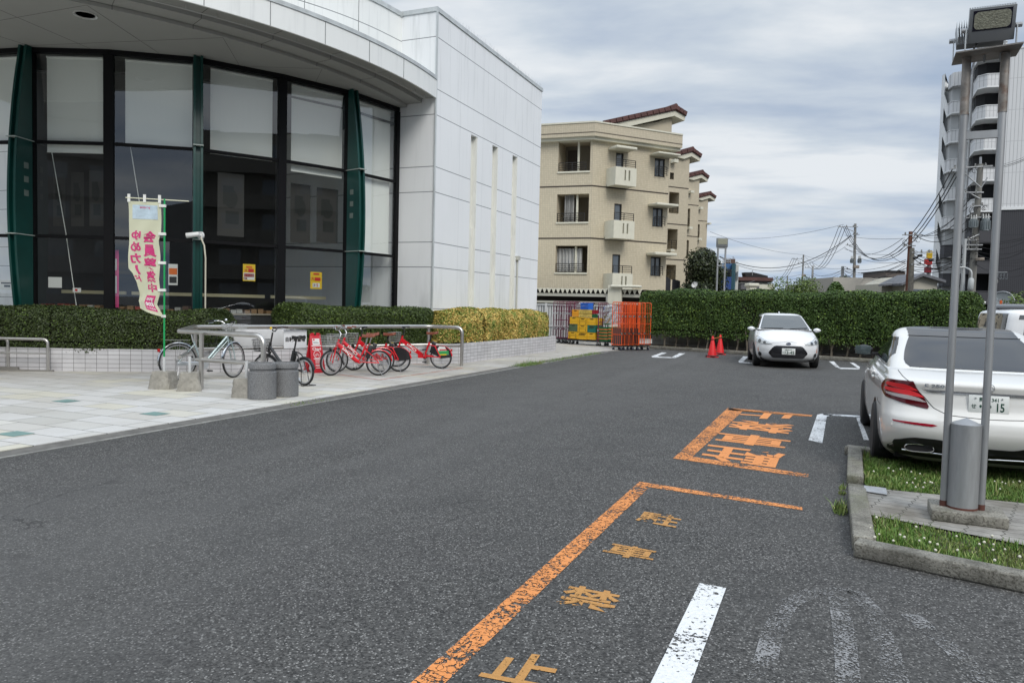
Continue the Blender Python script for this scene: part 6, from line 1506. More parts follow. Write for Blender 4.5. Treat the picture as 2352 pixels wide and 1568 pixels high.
# the roof needs length: override with wide plateau
S_g.tab = [(1.065, .83, .62, 3.78), (1.10, .815, .74, 3.62), (1.16, .785, .97, 3.40), (1.22, .75, 1.20, 3.18), (1.28, .72, 1.42, 2.96), (1.34, .695, 1.66, 2.76), (1.38, .67, 1.86, 2.62), (1.41, .63, 2.02, 2.52), (1.43, .565, 2.16, 2.37), (1.442, .46, 2.26, 2.35), (1.447, .28, 2.29, 2.34)]
S_g.tab = [(1.065+(r[0]-1.065)*1.13,)+r[1:] for r in S_g.tab]; S_g.zs = 1.065+(S_g.zs-1.065)*1.13
def build_sedan():
    o = thing('sedan', 'pearl white saloon car with a dark roof, seen from behind beyond the floodlight mast', 'car', (1.338, 7.785, 0), .002)
    o.scale = (.95,)*3
    parts = S_.skin(); b = shellbuild('body', parts['body'], M_pearl, o)
    cut_arches(b, (1.1, 4.04), .375)
    def cls(c, e, z):
        if c is None: return 'roof_panel'
        ae = abs(e); w_ = S_g.row(c.z)[0]; c = Vector((c.x, c.y, 1.065+(c.z-1.065)/1.13))
        if c.z > 1.352: return 'roof_panel' if abs(c.x) < .545 and c.y > 1.55 else ('roof_panel' if abs(c.x) < .55 else 'roof_rail')
        lim = .80+.08*min(1, (c.z-1.07)/.1)-.10*max(0, (c.z-1.27)/.08)**2
        if ae > 2 and abs(c.x)/w_ < .88 and c.z > 1.075: return 'windscreen'
        # side glass: arched outline
        top = 1.335-.9*max(0, (c.y-3.1))-.55*max(0, 1.55-c.y)**1.3
        if 1.02 < ae < 2.2 or (abs(c.x)/w_ > .93):
            if 1.085 < c.z < min(1.335, top) and 1.22+ (c.z-1.08)*.6 < c.y < 3.5-(c.z-1.08)*2.4: return 'side_window'
        return 'pillar_shell'
    pg = S_g.skin(cls=cls)
    gh = shellbuild('cabin_shell', pg['pillar_shell'], M_pearl, o)
    for nm, m_ in (('roof_panel', M_roofg), ('roof_rail', M_pearl), ('rear_window', M_cglass), ('windscreen', M_cglass), ('side_window', glossy('side_glass', (.012, .013, .015), .05, .2))):
        if nm in pg: shellbuild(nm, pg[nm], m_, o)
    zw = [1.084+.0268*i for i in range(11)]; hx = [.665-.12*((z-1.084)/.268)**1.6-(.05 if i == 0 else .012 if i == 1 else 0) for i, z in enumerate(zw)]; zw = [1.065+(z-1.065)*1.13 for z in zw]
    pp(S_g, [(-h, z) for h, z in zip(hx, zw)], [(h, z) for h, z in zip(hx, zw)], lift=.004, n=44).build('rear_window', M_cglass, o, world=False, smooth=60)
    zr_ = 1.065+(1.352-1.065)*1.13; q = MB().tube([S_g.P(e_of(S_g, x, zr_), zr_)+Vector((0, -.002, .003)) for x in [-.56+1.12*i/30 for i in range(31)]], .006, 5); q.build('roof_trim', M_gap, o, world=False)
    # chrome window line and pillar gap
    q = MB()
    for sd in (-1, 1):
        a_ = S_g.line([(sd*1.15, 1.086), (sd*1.95, 1.086)], .006, .004, 20); q.v, q.f, q.mi = q.v+a_.v, q.f+[tuple(i+len(q.v) for i in f) for f in a_.f], q.mi+a_.mi
    q.build('window_trim', M_chrome, o, world=False)
    # side mirrors
    for sd in (-1, 1): mirror_wing(o, sd*.845, 3.0, 1.15, M_black, 1.1)
    # door handles
    for y_ in (1.75, 2.8):
        for sd in (-1, 1):
            zz_ = .90; e = 1+(y_-.6)/3.6; p_ = S_.P(sd*(1+(y_-S_.row(zz_)[1]-.62)/(S_.row(zz_)[2]-.9-S_.row(zz_)[1]-.62)), zz_); MB().box((p_.x+sd*.018, p_.y, zz_), (.03, .20, .03)).build('door_handle', M_pearl, o, world=False, bevel=.01)
    # tail lights
    M_tlr = mat('tail_lens_dark_red', (.075, .003, .006), .08, spec=.5); M_tlb = mat('tail_lens_bright_red', (.62, .006, .012), .35, bump=.5, bs=160); M_tlc = mat('clear_lens', (.38, .33, .33), .15, coat=.8, bump=.6, bs=120)
    for sd in (-1, 1):
        E = lambda x, z: e_of(S_, x*sd, z)
        Lz = [.975, .963, .94, .91, .88, .85, .825, .80, .785]; inner = [.63, .615, .60, .575, .55, .52, .505, .49, .50]
        outer_e = [.86, .95, 1.0, 1.015, 1.01, .95, .87, .80, .66]
        left = [(sd*oe, z) for oe, z in zip(outer_e, Lz)]; right = [(e_of(S_, x*sd, z), z-.008*i) for i, (x, z) in enumerate(zip(inner, Lz))]
        tl = S_.patch(left, right, .008, 14).build('tail_light', M_tlr, o, world=False, smooth=60)
        def band(zs_, li, ri, m_, nm, lift=.0105):
            S_.patch([(sd*e_, z) for e_, z in li], [(e_of(S_, x*sd, z), z) for x, z in ri], lift, 12).build(nm, m_, tl, world=False, smooth=60)
        band(None, [(.83, .950), (.86, .94), (.87, .93), (.85, .92)], [(.70, .945), (.64, .925), (.60, .90), (.585, .885)], M_tlb, 'light_band')
        band(None, [(.84, .900), (.86, .89), (.86, .88), (.84, .87)], [(.66, .89), (.60, .87), (.55, .845), (.53, .825)], M_tlb, 'light_band')
        band(None, [(.80, .852), (.815, .845), (.80, .838), (.77, .83)], [(.66, .838), (.58, .82), (.52, .79), (.515, .782)], M_tlc, 'reversing_lens')
        # bumper reflector
        S_.patch([(e_of(S_, x*sd, z), z) for x, z in ((.80, .592), (.80, .585), (.79, .575))], [(e_of(S_, x*sd, z), z) for x, z in ((.46, .585), (.42, .575), (.47, .560))], .005, 12).build('bumper_reflector', mat('bumper_reflector_red', (.30, .005, .02), .2, coat=.5), o, world=False, smooth=60)
        # parking sensor
        e0 = e_of(S_, .80*sd, .545); c = S_.P(e0, .545); MB().lathe([(0, 0), (.014, 0), (.014, .006), (0, .006)], 14, (0, 0, 0), 'Y').xf(Matrix.Translation(c-Vector((0, .004, 0)))).build('parking_sensor', M_pearl, o, world=False)
        # exhaust trim
        q = MB(); cx = .56*sd; ring = lambda a, b, dy, zc=.335: [(cx+math.copysign(abs(math.cos(t))**.6, math.cos(t))*a, S_.P(e_of(S_, .56*sd, .34), .34).y-dy, zc+math.copysign(abs(math.sin(t))**.7, math.sin(t))*b) for t in [2*math.pi*i/32 for i in range(32)]]
        q.tube(ring(.125, .036, .03), .007, 6, closed=True); q.build('exhaust_trim', M_chrome, o, world=False, smooth=60)
        q = MB(); rr_ = ring(.12, .03, .022); q.add(rr_, [tuple(range(32))]); q.build('exhaust_opening', M_dark, o, world=False, fix=False)
    # black lower diffuser with chrome strip
    zt_ = lambda x: .385+.055*math.exp(-((abs(x)-.5)/.22)**4)
    xs = [(-.86+1.72*i/40) for i in range(41)]
    rows = []
    for x in xs:
        t = zt_(x)-(.07 if abs(x) > .8 else 0); rows.append([S_.P(e_of(S_, x, z), z)+Vector((0, -.008, 0)) for z in (t, t-.03, t-.06, .30, .27, .22)])
    MB().grid(rows).build('rear_diffuser', mat('diffuser_black', (.015, .015, .016), .4), o, world=False, smooth=60)
    q = MB(); q.tube([S_.P(e_of(S_, x, .31), .31)+Vector((0, -.018, -.02-.012*(1-min(1, abs(x)/.35)) if abs(x) < .7 else -.02)) for x in [(-.70+1.4*i/30) for i in range(31)]], .009, 6); q.build('chrome_strip', M_chrome, o, world=False, smooth=60)
    # boot lid gap
    q = MB()
    def addm(a_):
        b0 = len(q.v); q.v += a_.v; q.f += [tuple(i+b0 for i in f) for f in a_.f]; q.mi += a_.mi
    for sd in (-1, 1):
        addm(S_.line([(e_of(S_, .735*sd, 1.055), 1.055), (e_of(S_, .71*sd, 1.01), 1.01), (e_of(S_, .665*sd, .975), .975), (e_of(S_, .62*sd, .93), .93), (e_of(S_, .53*sd, .83), .83), (e_of(S_, .45*sd, .735), .735), (e_of(S_, .33*sd, .68), .68), (e_of(S_, .001*sd, .665), .665)], .0035, .0005, 8))
        addm(S_.line([(sd*.98, .70), (sd*1.06, .70), (sd*1.10, .73)], .0025, .0005, 5))
    q.build('boot_gap', M_gap, o, world=False)
    # chrome strip above the plate
    S_.patch([(e_of(S_, -.56, .905+.006), .911), (e_of(S_, -.52, .893), .893), (e_of(S_, -.50, .887), .885)], [(e_of(S_, .56, .911), .911), (e_of(S_, .52, .893), .893), (e_of(S_, .50, .885), .885)], .014, 30).build('boot_trim', M_chrome, o, world=False, smooth=60)
    # recessed plate panel shading: a shallow shelf
    plate(o, Vector((0, .085, .805)), R(-3), [('熊本 341', .0, .27, .48, .26), ('せ', -.37, -.14, .13, .24), ('・・15', .08, -.16, .62, .5)])
    # lettering on the boot
    q = MB(); e0 = e_of(S_, -.45, .95); c = S_.P(e0, .95)+S_.nrm(e0, .95)*.006; put_text(q, 'E 250', c, (1, -.08, 0), (0, .1, 1), 1, .03, box=(.17, .03)); q.build('lettering', mat('letter_chrome', (.35, .36, .37), .2, .9), o, fix=False, world=False)
    # round three-pointed emblem
    q = MB(); c = S_.P(.0, .955)+Vector((0, -.008, 0)); q.tube([c+Vector((math.cos(a)*.042, 0, math.sin(a)*.042)) for a in [2*math.pi*i/28 for i in range(28)]], .0035, 6, closed=True)
    for a in (90, 210, 330): q.tube([c, c+Vector((math.cos(R(a))*.041, 0, math.sin(R(a))*.041))], [.006, .0015], 5)
    q.build('emblem', M_chrome, o, world=False, smooth=60)
    q = MB()
    for z in (.50,): addm2 = S_.line([(-.97, .475), (-.5, .50), (0, .50), (.5, .50), (.97, .475)], .003, .0, 12)
    # wheels
    for y_ in (1.1, 4.04):
        for sd in (-1, 1): carwheel(o, sd*.822, y_, .335, .225, dark=True)
    MB().box((0, 2.5, .32), (1.5, 4.2, .28)).build('underbody', M_arch, o, world=False)
    MB().box((0, 1.1, .45), (1.74, .72, .5)).build('arch_liner', M_arch, o, world=False); MB().box((0, 4.04, .45), (1.74, .72, .5)).build('arch_liner', M_arch, o, world=False)
    # sticker at the glass corner
    q = S_g.patch([(e_of(S_g, -.60, 1.115), 1.115), (e_of(S_g, -.60, 1.108), 1.108)], [(e_of(S_g, -.50, 1.115), 1.115), (e_of(S_g, -.50, 1.108), 1.108)], .003, 4); q.build('window_sticker', mat('sticker_grey', (.35, .36, .38), .5), o, fix=False, world=False)
    return o
build_sedan()

# --- white hatchback facing the camera ---
A_ = Shell([(.17, .72, .30, 3.80), (.23, .79, .15, 3.95), (.30, .825, .05, 4.02), (.40, .84, .0, 4.05), (.50, .846, .0, 4.05), (.60, .848, .01, 4.03), (.68, .846, .02, 4.00), (.74, .84, .03, 3.95), (.80, .83, .04, 3.82), (.86, .815, .06, 3.62), (.92, .795, .08, 3.40), (.97, .77, .10, 3.20), (1.0, .745, .12, 3.05)], nr=3.2, nf=2.5, Lr=.4, Lf=.75, taper=.05)
A_g = Shell([(.995, .745, .12, 3.04), (1.05, .72, .16, 2.88), (1.12, .69, .24, 2.70), (1.20, .655, .34, 2.50), (1.28, .62, .44, 2.30), (1.35, .58, .52, 2.10), (1.40, .535, .58, 1.95), (1.43, .47, .64, 1.82), (1.445, .40, .70, 1.70), (1.455, .28, .8, 1.5)], nr=3.2, nf=3.6, Lr=.4, Lf=.35, taper=.03, N=30, dz=.01)
def build_hatch():
    o = thing('hatchback', 'white compact hatchback parked facing the camera in front of the tall hedge', 'car', (-1.66, 25.98, 0), 3.2913); o.scale = (1.04,)*3
    b = shellbuild('body', A_.skin()['body'], M_solidw, o); cut_arches(b, (.75, 3.25), .34)
    def cls(c, e, z):
        if c is None: return 'roof'
        ae = abs(e); w_ = A_g.row(c.z)[0]
        if c.z > 1.395: return 'roof'
        if ae > 2 and abs(c.x)/w_ < .885 and c.z > 1.01: return 'windscreen'
        if ae < 1 and abs(c.x)/w_ < .85 and c.z > 1.04: return 'rear_window'
        if abs(c.x)/w_ > .93 and 1.02 < c.z < 1.35 and .45 < c.y < 3.0-(c.z-1.0)*2.3: return 'side_window'
        return 'pillar'
    pg = A_g.skin(cls=cls); shellbuild('cabin_shell', pg['pillar'], M_solidw, o); shellbuild('roof', pg['roof'], M_solidw, o)
    wsm = mat('windscreen_glass', (.05, .058, .06), .03, spec=.6)
    for nm, m_ in (('windscreen', wsm), ('rear_window', M_cglass), ('side_window', M_cglass)): shellbuild(nm, pg[nm], m_, o)
    X = lambda x, z: e_of(A_, x, z, True)
    # grille: wide black trapezoid
    zs_ = [.60, .585, .55, .50, .44, .40, .36, .32, .29, .275]; hw = [.30, .35, .39, .43, .475, .49, .455, .42, .40, .36]
    rows = [[A_.P(X(x*h/1.0, z), z)+Vector((0, .010, 0)) for x in [(-1+2*i/30) for i in range(31)]] for z, h in zip(zs_, hw)]
    g = MB().grid(rows).build('grille', mat('grille_black', (.012, .012, .014), .25), o, world=False, smooth=60)
    q = MB()
    for z in (.385, .355, .325, .30): q.tube([A_.P(X(x, z), z)+Vector((0, .016, 0)) for x in [-.42+.84*i/12 for i in range(13)]], .005, 5)
    q.build('grille_bars', mat('grille_bar_grey', (.05, .05, .055), .4), g, world=False)
    plate(o, Vector((0, 4.085, .455)), R(2), [('熊本530', 0, .28, .5, .24), ('ひ', -.40, -.15, .1, .2), ('13-45', .08, -.16, .72, .5)], face=1)
    # emblem: ring of three ovals
    q = MB(); ec = A_.P(3, .655)+Vector((0, .012, 0))
    for a, b_, dz in ((.055, .036, 0), (.018, .034, 0), (.044, .014, .014)): q.tube([ec+Vector((a*math.cos(t), 0, dz+b_*math.sin(t))) for t in [2*math.pi*i/24 for i in range(24)]], .0055, 6, closed=True)
    em = q.build('emblem', M_chrome, o, world=False, smooth=60)
    MB().ext([(.05*math.cos(t), .032*math.sin(t)) for t in [2*math.pi*i/24 for i in range(24)]], ec-Vector((0, .006, 0)), (1, 0, 0), (0, 0, 1), (0, .003, 0)).build('emblem_field', mat('emblem_blue', (.03, .05, .2), .2, coat=1), em, world=False)
    M_hl = mat('headlamp_lens', (.55, .57, .58), .06, .3, coat=1); M_hlb = mat('headlamp_bowl', (.10, .11, .115), .08, .9, coat=1)
    for sd in (-1, 1):
        # swept-back headlamp
        top = [(.42, .640), (.50, .68), (.60, .735), (.68, .78), (.735, .815), (.765, .82)]; bo_ = [(.40, .632), (.50, .628), (.58, .62), (.66, .625), (.75, .64), (.80, .68)]
        rows = [[A_.P(X(sd*(a[0]*(1-t)+b_[0]*t), a[1]*(1-t)+b_[1]*t), a[1]*(1-t)+b_[1]*t)+A_.nrm(X(sd*a[0], a[1]), a[1])*.012 for t in [i/6 for i in range(7)]] for a, b_ in zip(top, bo_)]
        h = MB().grid(rows).build('headlight', M_hl, o, world=False, smooth=60)
        for x, z, r_ in ((.70, .705, .052), (.585, .672, .038)):
            e0 = X(sd*x, z); c = A_.P(e0, z)+A_.nrm(e0, z)*.016; n = A_.nrm(e0, z); u = Vector((0, 0, 1)).cross(n).normalized(); v_ = n.cross(u)
            MB().ext([(r_*math.cos(t), r_*math.sin(t)) for t in [2*math.pi*i/20 for i in range(20)]], c, u, v_, n*.004).build('lamp_bowl', M_hlb, h, world=False)
        q = MB(); q.tube([r_[0] for r_ in rows], .003, 4); q.tube([r_[-1] for r_ in rows], .003, 4); q.build('lamp_edge', M_gap, h, world=False)
        # fog recess and indicator
        e0 = X(sd*.69, .36); c = A_.P(e0, .36)+A_.nrm(e0, .36)*.006; n = A_.nrm(e0, .36); u = Vector((0, 0, 1)).cross(n).normalized(); v_ = n.cross(u)
        MB().ext([(.062*math.cos(t), .06*math.sin(t)) for t in [2*math.pi*i/24 for i in range(24)]], c, u, v_, n*.006).build('fog_lamp_cover', mat('fog_black', (.015, .015, .016), .4), o, world=False)
        e1 = X(sd*.735, .48); c = A_.P(e1, .48)+A_.nrm(e1, .48)*.006; n = A_.nrm(e1, .48); u = Vector((0, 0, 1)).cross(n).normalized(); v_ = n.cross(u)
        MB().ext([(-.012, -.055), (.022, -.055), (.018, .0), (-.002*1, .075), (-.014, .03)], c, u, v_, n*.004).build('indicator', mat('indicator_amber', (.62, .25, .17), .15, coat=1), o, world=False)
        mirror_wing(o, sd*.76, 2.62, 1.0, M_solidw, .95)
    # bonnet shut line, scuttle, wipers, shark-fin antenna
    q = MB(); q.tube([A_.P(X(x, z), z)+A_.nrm(X(x, z), z)*.001 for x, z in [(-.42+.84*i/24, .70-.045*math.exp(-((-.42+.84*i/24)/.12)**2)*-.4-.03*abs((-.42+.84*i/24)/.42)) for i in range(25)]], .003, 4); q.build('bonnet_gap', M_gap, o, world=False)
    q = MB(); q.tube([A_g.P(e_of(A_g, x, 1.012, True), 1.012)+Vector((0, .01, .005)) for x in [-.62+1.24*i/12 for i in range(13)]], .012, 6); q.build('scuttle', M_black, o, world=False)
    for x0_, x1_, z1_ in ((.55, .05, 1.035), (-.12, -.58, 1.05)):
        q = MB(); q.tube([A_g.P(e_of(A_g, x0_*(1-t)+x1_*t, 1.02+(z1_-1.02)*t, True), 1.02+(z1_-1.02)*t)+Vector((0, .025, .01)) for t in (0, .25, .5, .75, 1)], .01, 5); q.build('wiper', M_black, o, world=False)
    MB().ext([(0, 0), (.12, 0), (.03, .045), (0, .05)], (-.012, .95, 1.45), (0, 1, 0), (0, 0, 1), (.024, 0, 0)).build('antenna', M_solidw, o, world=False)
    # bumper air curtain crease
    for sd in (-1, 1):
        for y_ in (.75, 3.25): carwheel(o, sd*.74, y_, .30, .19)
    MB().box((0, 2.0, .30), (1.35, 3.5, .24)).build('underbody', M_arch, o, world=False)
    MB().box((0, 3.25, .42), (1.55, .64, .46)).build('arch_liner', M_arch, o, world=False); MB().box((0, .75, .42), (1.55, .64, .46)).build('arch_liner', M_arch, o, world=False)
    # interior hint: seats
    for x in (-.33, .33): MB().box((x, 1.7, 1.06), (.42, .16, .52)).build('seat', mat('seat_grey', (.06, .06, .065), .8), o, world=False, bevel=.06)
    q = MB(); q.tube([(.33+.18*math.cos(t), 2.45+.06*math.sin(t), 1.0+.17*math.sin(t)) for t in [2*math.pi*i/20 for i in range(20)]], .014, 6, closed=True); q.build('steering_wheel', M_black, o, world=False)
    return o
build_hatch()

# --- wagon and dark people carrier beyond the saloon, side on ---
def boxcar(name, label, loc, rz, L_, W_, Ht, belt, m_, gl, cat='car'):
    w2 = W_/2
    lo = Shell([(.18, w2*.9, .15, L_-.15), (.3, w2*.97, .03, L_-.03), (.6, w2, .0, L_), (.8, w2, .02, L_-.1), (.95, w2*.985, .04, L_-.5), (belt, w2*.96, .06, L_-.9)], nr=5, nf=3.5, Lr=.3, Lf=.7, taper=.03, N=14, M_=30, dz=.04)
    hi = Shell([(belt-.005, w2*.96, .06, L_-.92), (belt+.1, w2*.93, .09, L_-1.1), (Ht-.25, w2*.88, .14, L_-1.55), (Ht-.08, w2*.84, .18, L_-1.8), (Ht-.04, w2*.78, .22, L_-1.9), (Ht-.015, w2*.68, .32, L_-2.0), (Ht, w2*.45, .55, L_-2.2)], nr=5, nf=5, Lr=.3, Lf=.35, taper=.02, N=18, M_=60, dz=.02)
    o = thing(name, label, cat, loc, rz)
    b = shellbuild('body', lo.skin()['body'], m_, o); cut_arches(b, (.8, L_-.85), .35)
    def cls(c, e, z):
        if c is None: return 'roof'
        w_ = hi.row(c.z)[0]; ae = abs(e)
        if c.z > Ht-.085: return 'roof'
        if ae < 1 and abs(c.x)/w_ < .9 and c.z > belt+.04: return 'rear_window'
        if ae > 2 and abs(c.x)/w_ < .9 and c.z > belt+.04: return 'windscreen'
        if belt+.04 < c.z < Ht-.10 and abs(c.x)/w_ > .9 and not (.30 < c.y < .40) and not (abs(c.y-L_*.38) < .04) and c.y > .40 and c.y < L_-1.15-(c.z-belt)*.9: return 'side_window'
        return 'pillar'
    pg = hi.skin(cls=cls)
    for nm, mm in (('roof', m_), ('pillar', m_), ('rear_window', gl), ('windscreen', gl), ('side_window', gl)):
        if nm in pg: shellbuild(nm, pg[nm], mm, o)
    for sd in (-1, 1):
        for y_ in (.8, L_-.85): carwheel(o, sd*(w2-.1), y_, .31, .19)
    MB().box((0, L_/2, .32), (W_*.85, L_*.85, .26)).build('underbody', M_arch, o, world=False); MB().box((0, .8, .45), (W_*.92, .66, .46)).build('arch_liner', M_arch, o, world=False); MB().box((0, L_-.85, .45), (W_*.92, .66, .46)).build('arch_liner', M_arch, o, world=False)
    q = MB()
    for s in (-1, 1): q.box((s*w2*.8, .07, .85), (.12, .05, .3))
    q.build('rear_lamp', M_lens, o, world=False, bevel=.01)
    return o
pL = PY(2240, 730, 16.0)
boxcar('estate_car', 'white tall-roofed car half hidden behind the saloon at the right edge', (pL[0], pL[1]-.4, 0), R(-80), 4.3, 1.7, 1.70, .98, M_solidw, mat('smoky_glass', (.05, .052, .055), .04, coat=1, spec=1))
pL = PY(2248, 712, 20.5)
boxcar('people_carrier', 'dark grey people carrier with only its roof showing above the white tall-roofed car', (pL[0], pL[1], 0), R(-90-10), 4.6, 1.7, 1.86, 1.1, mat('charcoal_paint', (.035, .036, .04), .3, coat=.8), M_cglass)
# ---------------- back edge of the car park ----------------
def kb(s, n=0.0): p = KB+KD*s+KN*n; return (p.x, p.y)
m_ = MB().prism([kb(-.6), kb(12), kb(12, .15), kb(-.6, .15)], 0, .12); tag(m_.build('kerb', M_kerb, bevel=.012), 'long low concrete kerb under the tall hedge at the back', 'kerb')
struct(MB().add([(*kb(-.9, .15), .10), (*kb(14, .15), .10), (*kb(14, 3), .10), (*kb(-.9, 3), .10)], [(0, 1, 2, 3)]).build('hedge_bed', M_soil, fix=False))
o = thing('boundary_wall', 'low pale wall seen between the trunks under the tall hedge', 'wall', (*kb(6, 2.3), .1)); wall_strip('block_wall', [kb(-.9, 2.3), kb(13.5, 2.3)], .1, .62, uvgrid('pale_blocks', .4, .2, .012, (.17, .17, .16), (.21, .21, .20), (.09, .09, .08)), o)
M_bark = mat('grey_bark', (.15, .13, .10), .95, var=.4, vs=14, bump=.6)
q = 0; tr = []
hed = [o_ for o_ in bpy.data.objects if o_.name.startswith('tall_hedge')][0]
for i in range(26):
    s = .55+i*.42+random.uniform(-.06, .06); n = .75+random.uniform(-.1, .35); p = kb(s, n); m_ = MB()
    base = Vector((*p, .08)); a = base+Vector((random.uniform(-.05, .05), 0, .25)); m_.tube([base, a, a+Vector((random.uniform(-.16, -.05), 0, .5))], [.042, .03, .02], 7); m_.tube([a-Vector((0, 0, .03)), a+Vector((random.uniform(.05, .18), random.uniform(-.1, .1), .5))], [.028, .016], 6)
    if i % 3 == 0: m_.tube([a, a+Vector((random.uniform(-.1, .1), -.1, .5))], [.02, .012], 5)
    m_.build('trunk', M_bark, hed, smooth=60)
# leaf litter in front of it
tag(grass('leaf_litter', [kb(.4, .0), kb(3.2, .0), kb(3.2, .3), kb(.4, .3)], 500, .03, .12, mat('dry_weeds', (.16, .14, .05), .9, var=.4)), 'dry weeds and litter at the foot of the tall hedge by the orange cages', 'weeds', 'weeds along kerbs', 'stuff')

# ---------------- beige apartment block ----------------
def Zz(x, y): return ((2048+x*.43554)/1.7415, (300+y*.43554)/1.7415)
class Plane:
    def __init__(s, p, d): s.p = Vector((p[0], p[1], 0)); s.d = Vector((d[0], d[1], 0)).normalized(); s.n = Vector((s.d.y, -s.d.x, 0)); s.n = s.n if s.n.dot(Vector((0, 0, 0))-s.p) > 0 else -s.n
    def at(s, x, y, out=0):
        r = Vector(MW@_cam(x, y)); o_ = Vector(O); a = s.p+s.n*out; t = (a-o_).dot(s.n)/r.dot(s.n); q = o_+r*t; return ((q-s.p).dot(s.d), q.z)
    def w(s, u, z, out=0): return s.p+s.d*u+s.n*out+Vector((0, 0, z))
    def box(s, mb, u0, u1, z0, z1, o0, o1): mb.add([s.w(u, z, o_) for o_ in (o0, o1) for u, z in ((u0, z0), (u1, z0), (u1, z1), (u0, z1))], [(3, 2, 1, 0), (4, 5, 6, 7), (0, 1, 5, 4), (1, 2, 6, 5), (2, 3, 7, 6), (3, 0, 4, 7)])
M_tileb = uvgrid('beige_mosaic_tile', .105, .105, .016, (.50, .44, .325), (.56, .495, .37), (.40, .35, .26), .6, cs=.15, bump=0, dirt=.15)
M_tileb2 = uvgrid('beige_mosaic_shell', .105, .105, .016, (.47, .415, .31), (.53, .465, .35), (.40, .35, .26), .6, cs=.15, bump=0, dirt=.1)
M_cwhite = mat('cream_render', (.60, .58, .48), .7, var=.05)
M_win = glossy('flat_window_glass', (.10, .12, .14), .06, .8)
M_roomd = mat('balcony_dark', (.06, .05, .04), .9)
M_iron = mat('dark_railing', (.02, .018, .015), .5)
def facade(pl, u0, u1, z0, z1, ops, m, par, name='wall', rec=None, back=None):
    us = sorted({u0, u1, *[a for o_ in ops for a in o_[:2]]}); zs = sorted({z0, z1, *[a for o_ in ops for a in o_[2:4]]}); us = [u for u in us if u0 <= u <= u1]; zs = [z for z in zs if z0 <= z <= z1]
    vs, fs, uv = [], [], []
    def quad(P, T): b = len(vs); vs.extend(P); fs.append((b, b+1, b+2, b+3)); uv.extend(T)
    for a, b in zip(us, us[1:]):
        for c, d in zip(zs, zs[1:]):
            um, zm = (a+b)/2, (c+d)/2
            if any(o_[0] < um < o_[1] and o_[2] < zm < o_[3] for o_ in ops): continue
            quad([pl.w(a, c), pl.w(b, c), pl.w(b, d), pl.w(a, d)], [(a, c), (b, c), (b, d), (a, d)])
    for o_ in ops:
        a, b, c, d = o_[:4]; dp = -(o_[4] if len(o_) > 4 else .12)
        for (p0, p1) in (((a, c), (a, d)), ((b, c), (b, d)), ((a, c), (b, c)), ((a, d), (b, d))):
            quad([pl.w(*p0), pl.w(*p1), pl.w(*p1, dp), pl.w(*p0, dp)], [(0, p0[1]), (0, p1[1]), (dp, p1[1]), (dp, p0[1])] if p0[0] == p1[0] else [(p0[0], 0), (p1[0], 0), (p1[0], dp), (p0[0], dp)])
    me = bpy.data.meshes.new(name); iv = WM[par].inverted(); me.from_pydata([tuple(iv@v) for v in vs], [], fs); l = me.uv_layers.new(name='UVMap'); l.data.foreach_set('uv', np.array(uv, dtype=np.float32).ravel()); me.materials.append(m)
    o = bpy.data.objects.new(name, me); COL.objects.link(o); o.parent = par; WM[o] = WM[par]; return o
def railing(pl, mb, u0, u1, z0, z1, out, n=5, back=None):
    for i in range(n): z = z0+(z1-z0)*(i+1)/n; mb.tube([pl.w(u0, z, out), pl.w(u1, z, out)], .018 if i < n-1 else .028, 4)
    if back:
        for u in (u0, u1):
            for i in range(n): z = z0+(z1-z0)*(i+1)/n; mb.tube([pl.w(u, z, out), pl.w(u, z, back)], .018 if i < n-1 else .028, 4)
    for u in (u0, (u0+u1)/2, u1): mb.tube([pl.w(u, z0, out), pl.w(u, z1, out)], .025, 4)
Acor = Vector(D(*Zz(735, 1018), 41.9)); U1 = Vector((.656, .755, 0)); U0 = Vector((.9976, .07, 0))
P_r = Plane(Acor, U1); P_l = Plane(Acor-U0*16, U0)          # right face grows to the right, left face ends at the corner
apt = thing('apartment_block', 'beige tiled four-storey apartment block with brown tiled gables, behind the tall hedge', 'building', (Acor.x, Acor.y, 0))
uR = P_r.at(*Zz(1435, 1087))[0]; uL = 16.0
def rect(pl, x0, y0, x1, y1, out=0):
    a = pl.at(*Zz(x0, y0), out); b = pl.at(*Zz(x1, y1), out); return (min(a[0], b[0]), max(a[0], b[0]), min(a[1], b[1]), max(a[1], b[1]))
def zl(pl, x, y): return pl.at(*Zz(x, y))[1]
# left face openings (deep loggias)
opl = []
for (x0, y0, x1, y1) in ((430, 608, 722, 883), (415, 1097, 712, 1352), (402, 1567, 694, 1818)):
    r_ = rect(P_l, x0, y0, x1, y1); opl.append((r_[0], min(r_[1], 15.85), r_[2], r_[3], 1.6))
opr = []
for (x0, y0, x1, y1) in ((957, 712, 1022, 884), (941, 1180, 1004, 1360), (923, 1645, 990, 1832), (1313, 762, 1400, 942), (1294, 1218, 1382, 1398), (1276, 1668, 1362, 1848)):
    opr.append(rect(P_r, x0, y0, x1, y1)+(.10,))
wl = facade(P_l, 0, 16, 0, 11.3, opl, M_tileb, apt); wr = facade(P_r, 0, uR, 0, 11.3, opr, M_tileb, apt)
bk1 = P_r.w(uR, 0)-P_r.n*14
m_ = MB(); m_.add([P_r.w(uR, 0), P_r.w(uR, 11.3), bk1+Vector((0, 0, 11.3)), bk1, bk1, bk1+Vector((0, 0, 11.3)), P_l.w(0, 11.3), P_l.w(0, 0)], [(0, 1, 2, 3), (4, 5, 6, 7)]); m_.build('wall', M_cwhite, apt, fix=False)
# dark floor bands
m_ = MB()
for z in (8.29, 5.38): P_l.box(m_, 0, 16.02, z, z+.07, -.01, .012); P_r.box(m_, -.005, uR, z, z+.07, -.01, .012)
m_.build('floor_band', mat('band_brown', (.035, .025, .02), .8), apt)
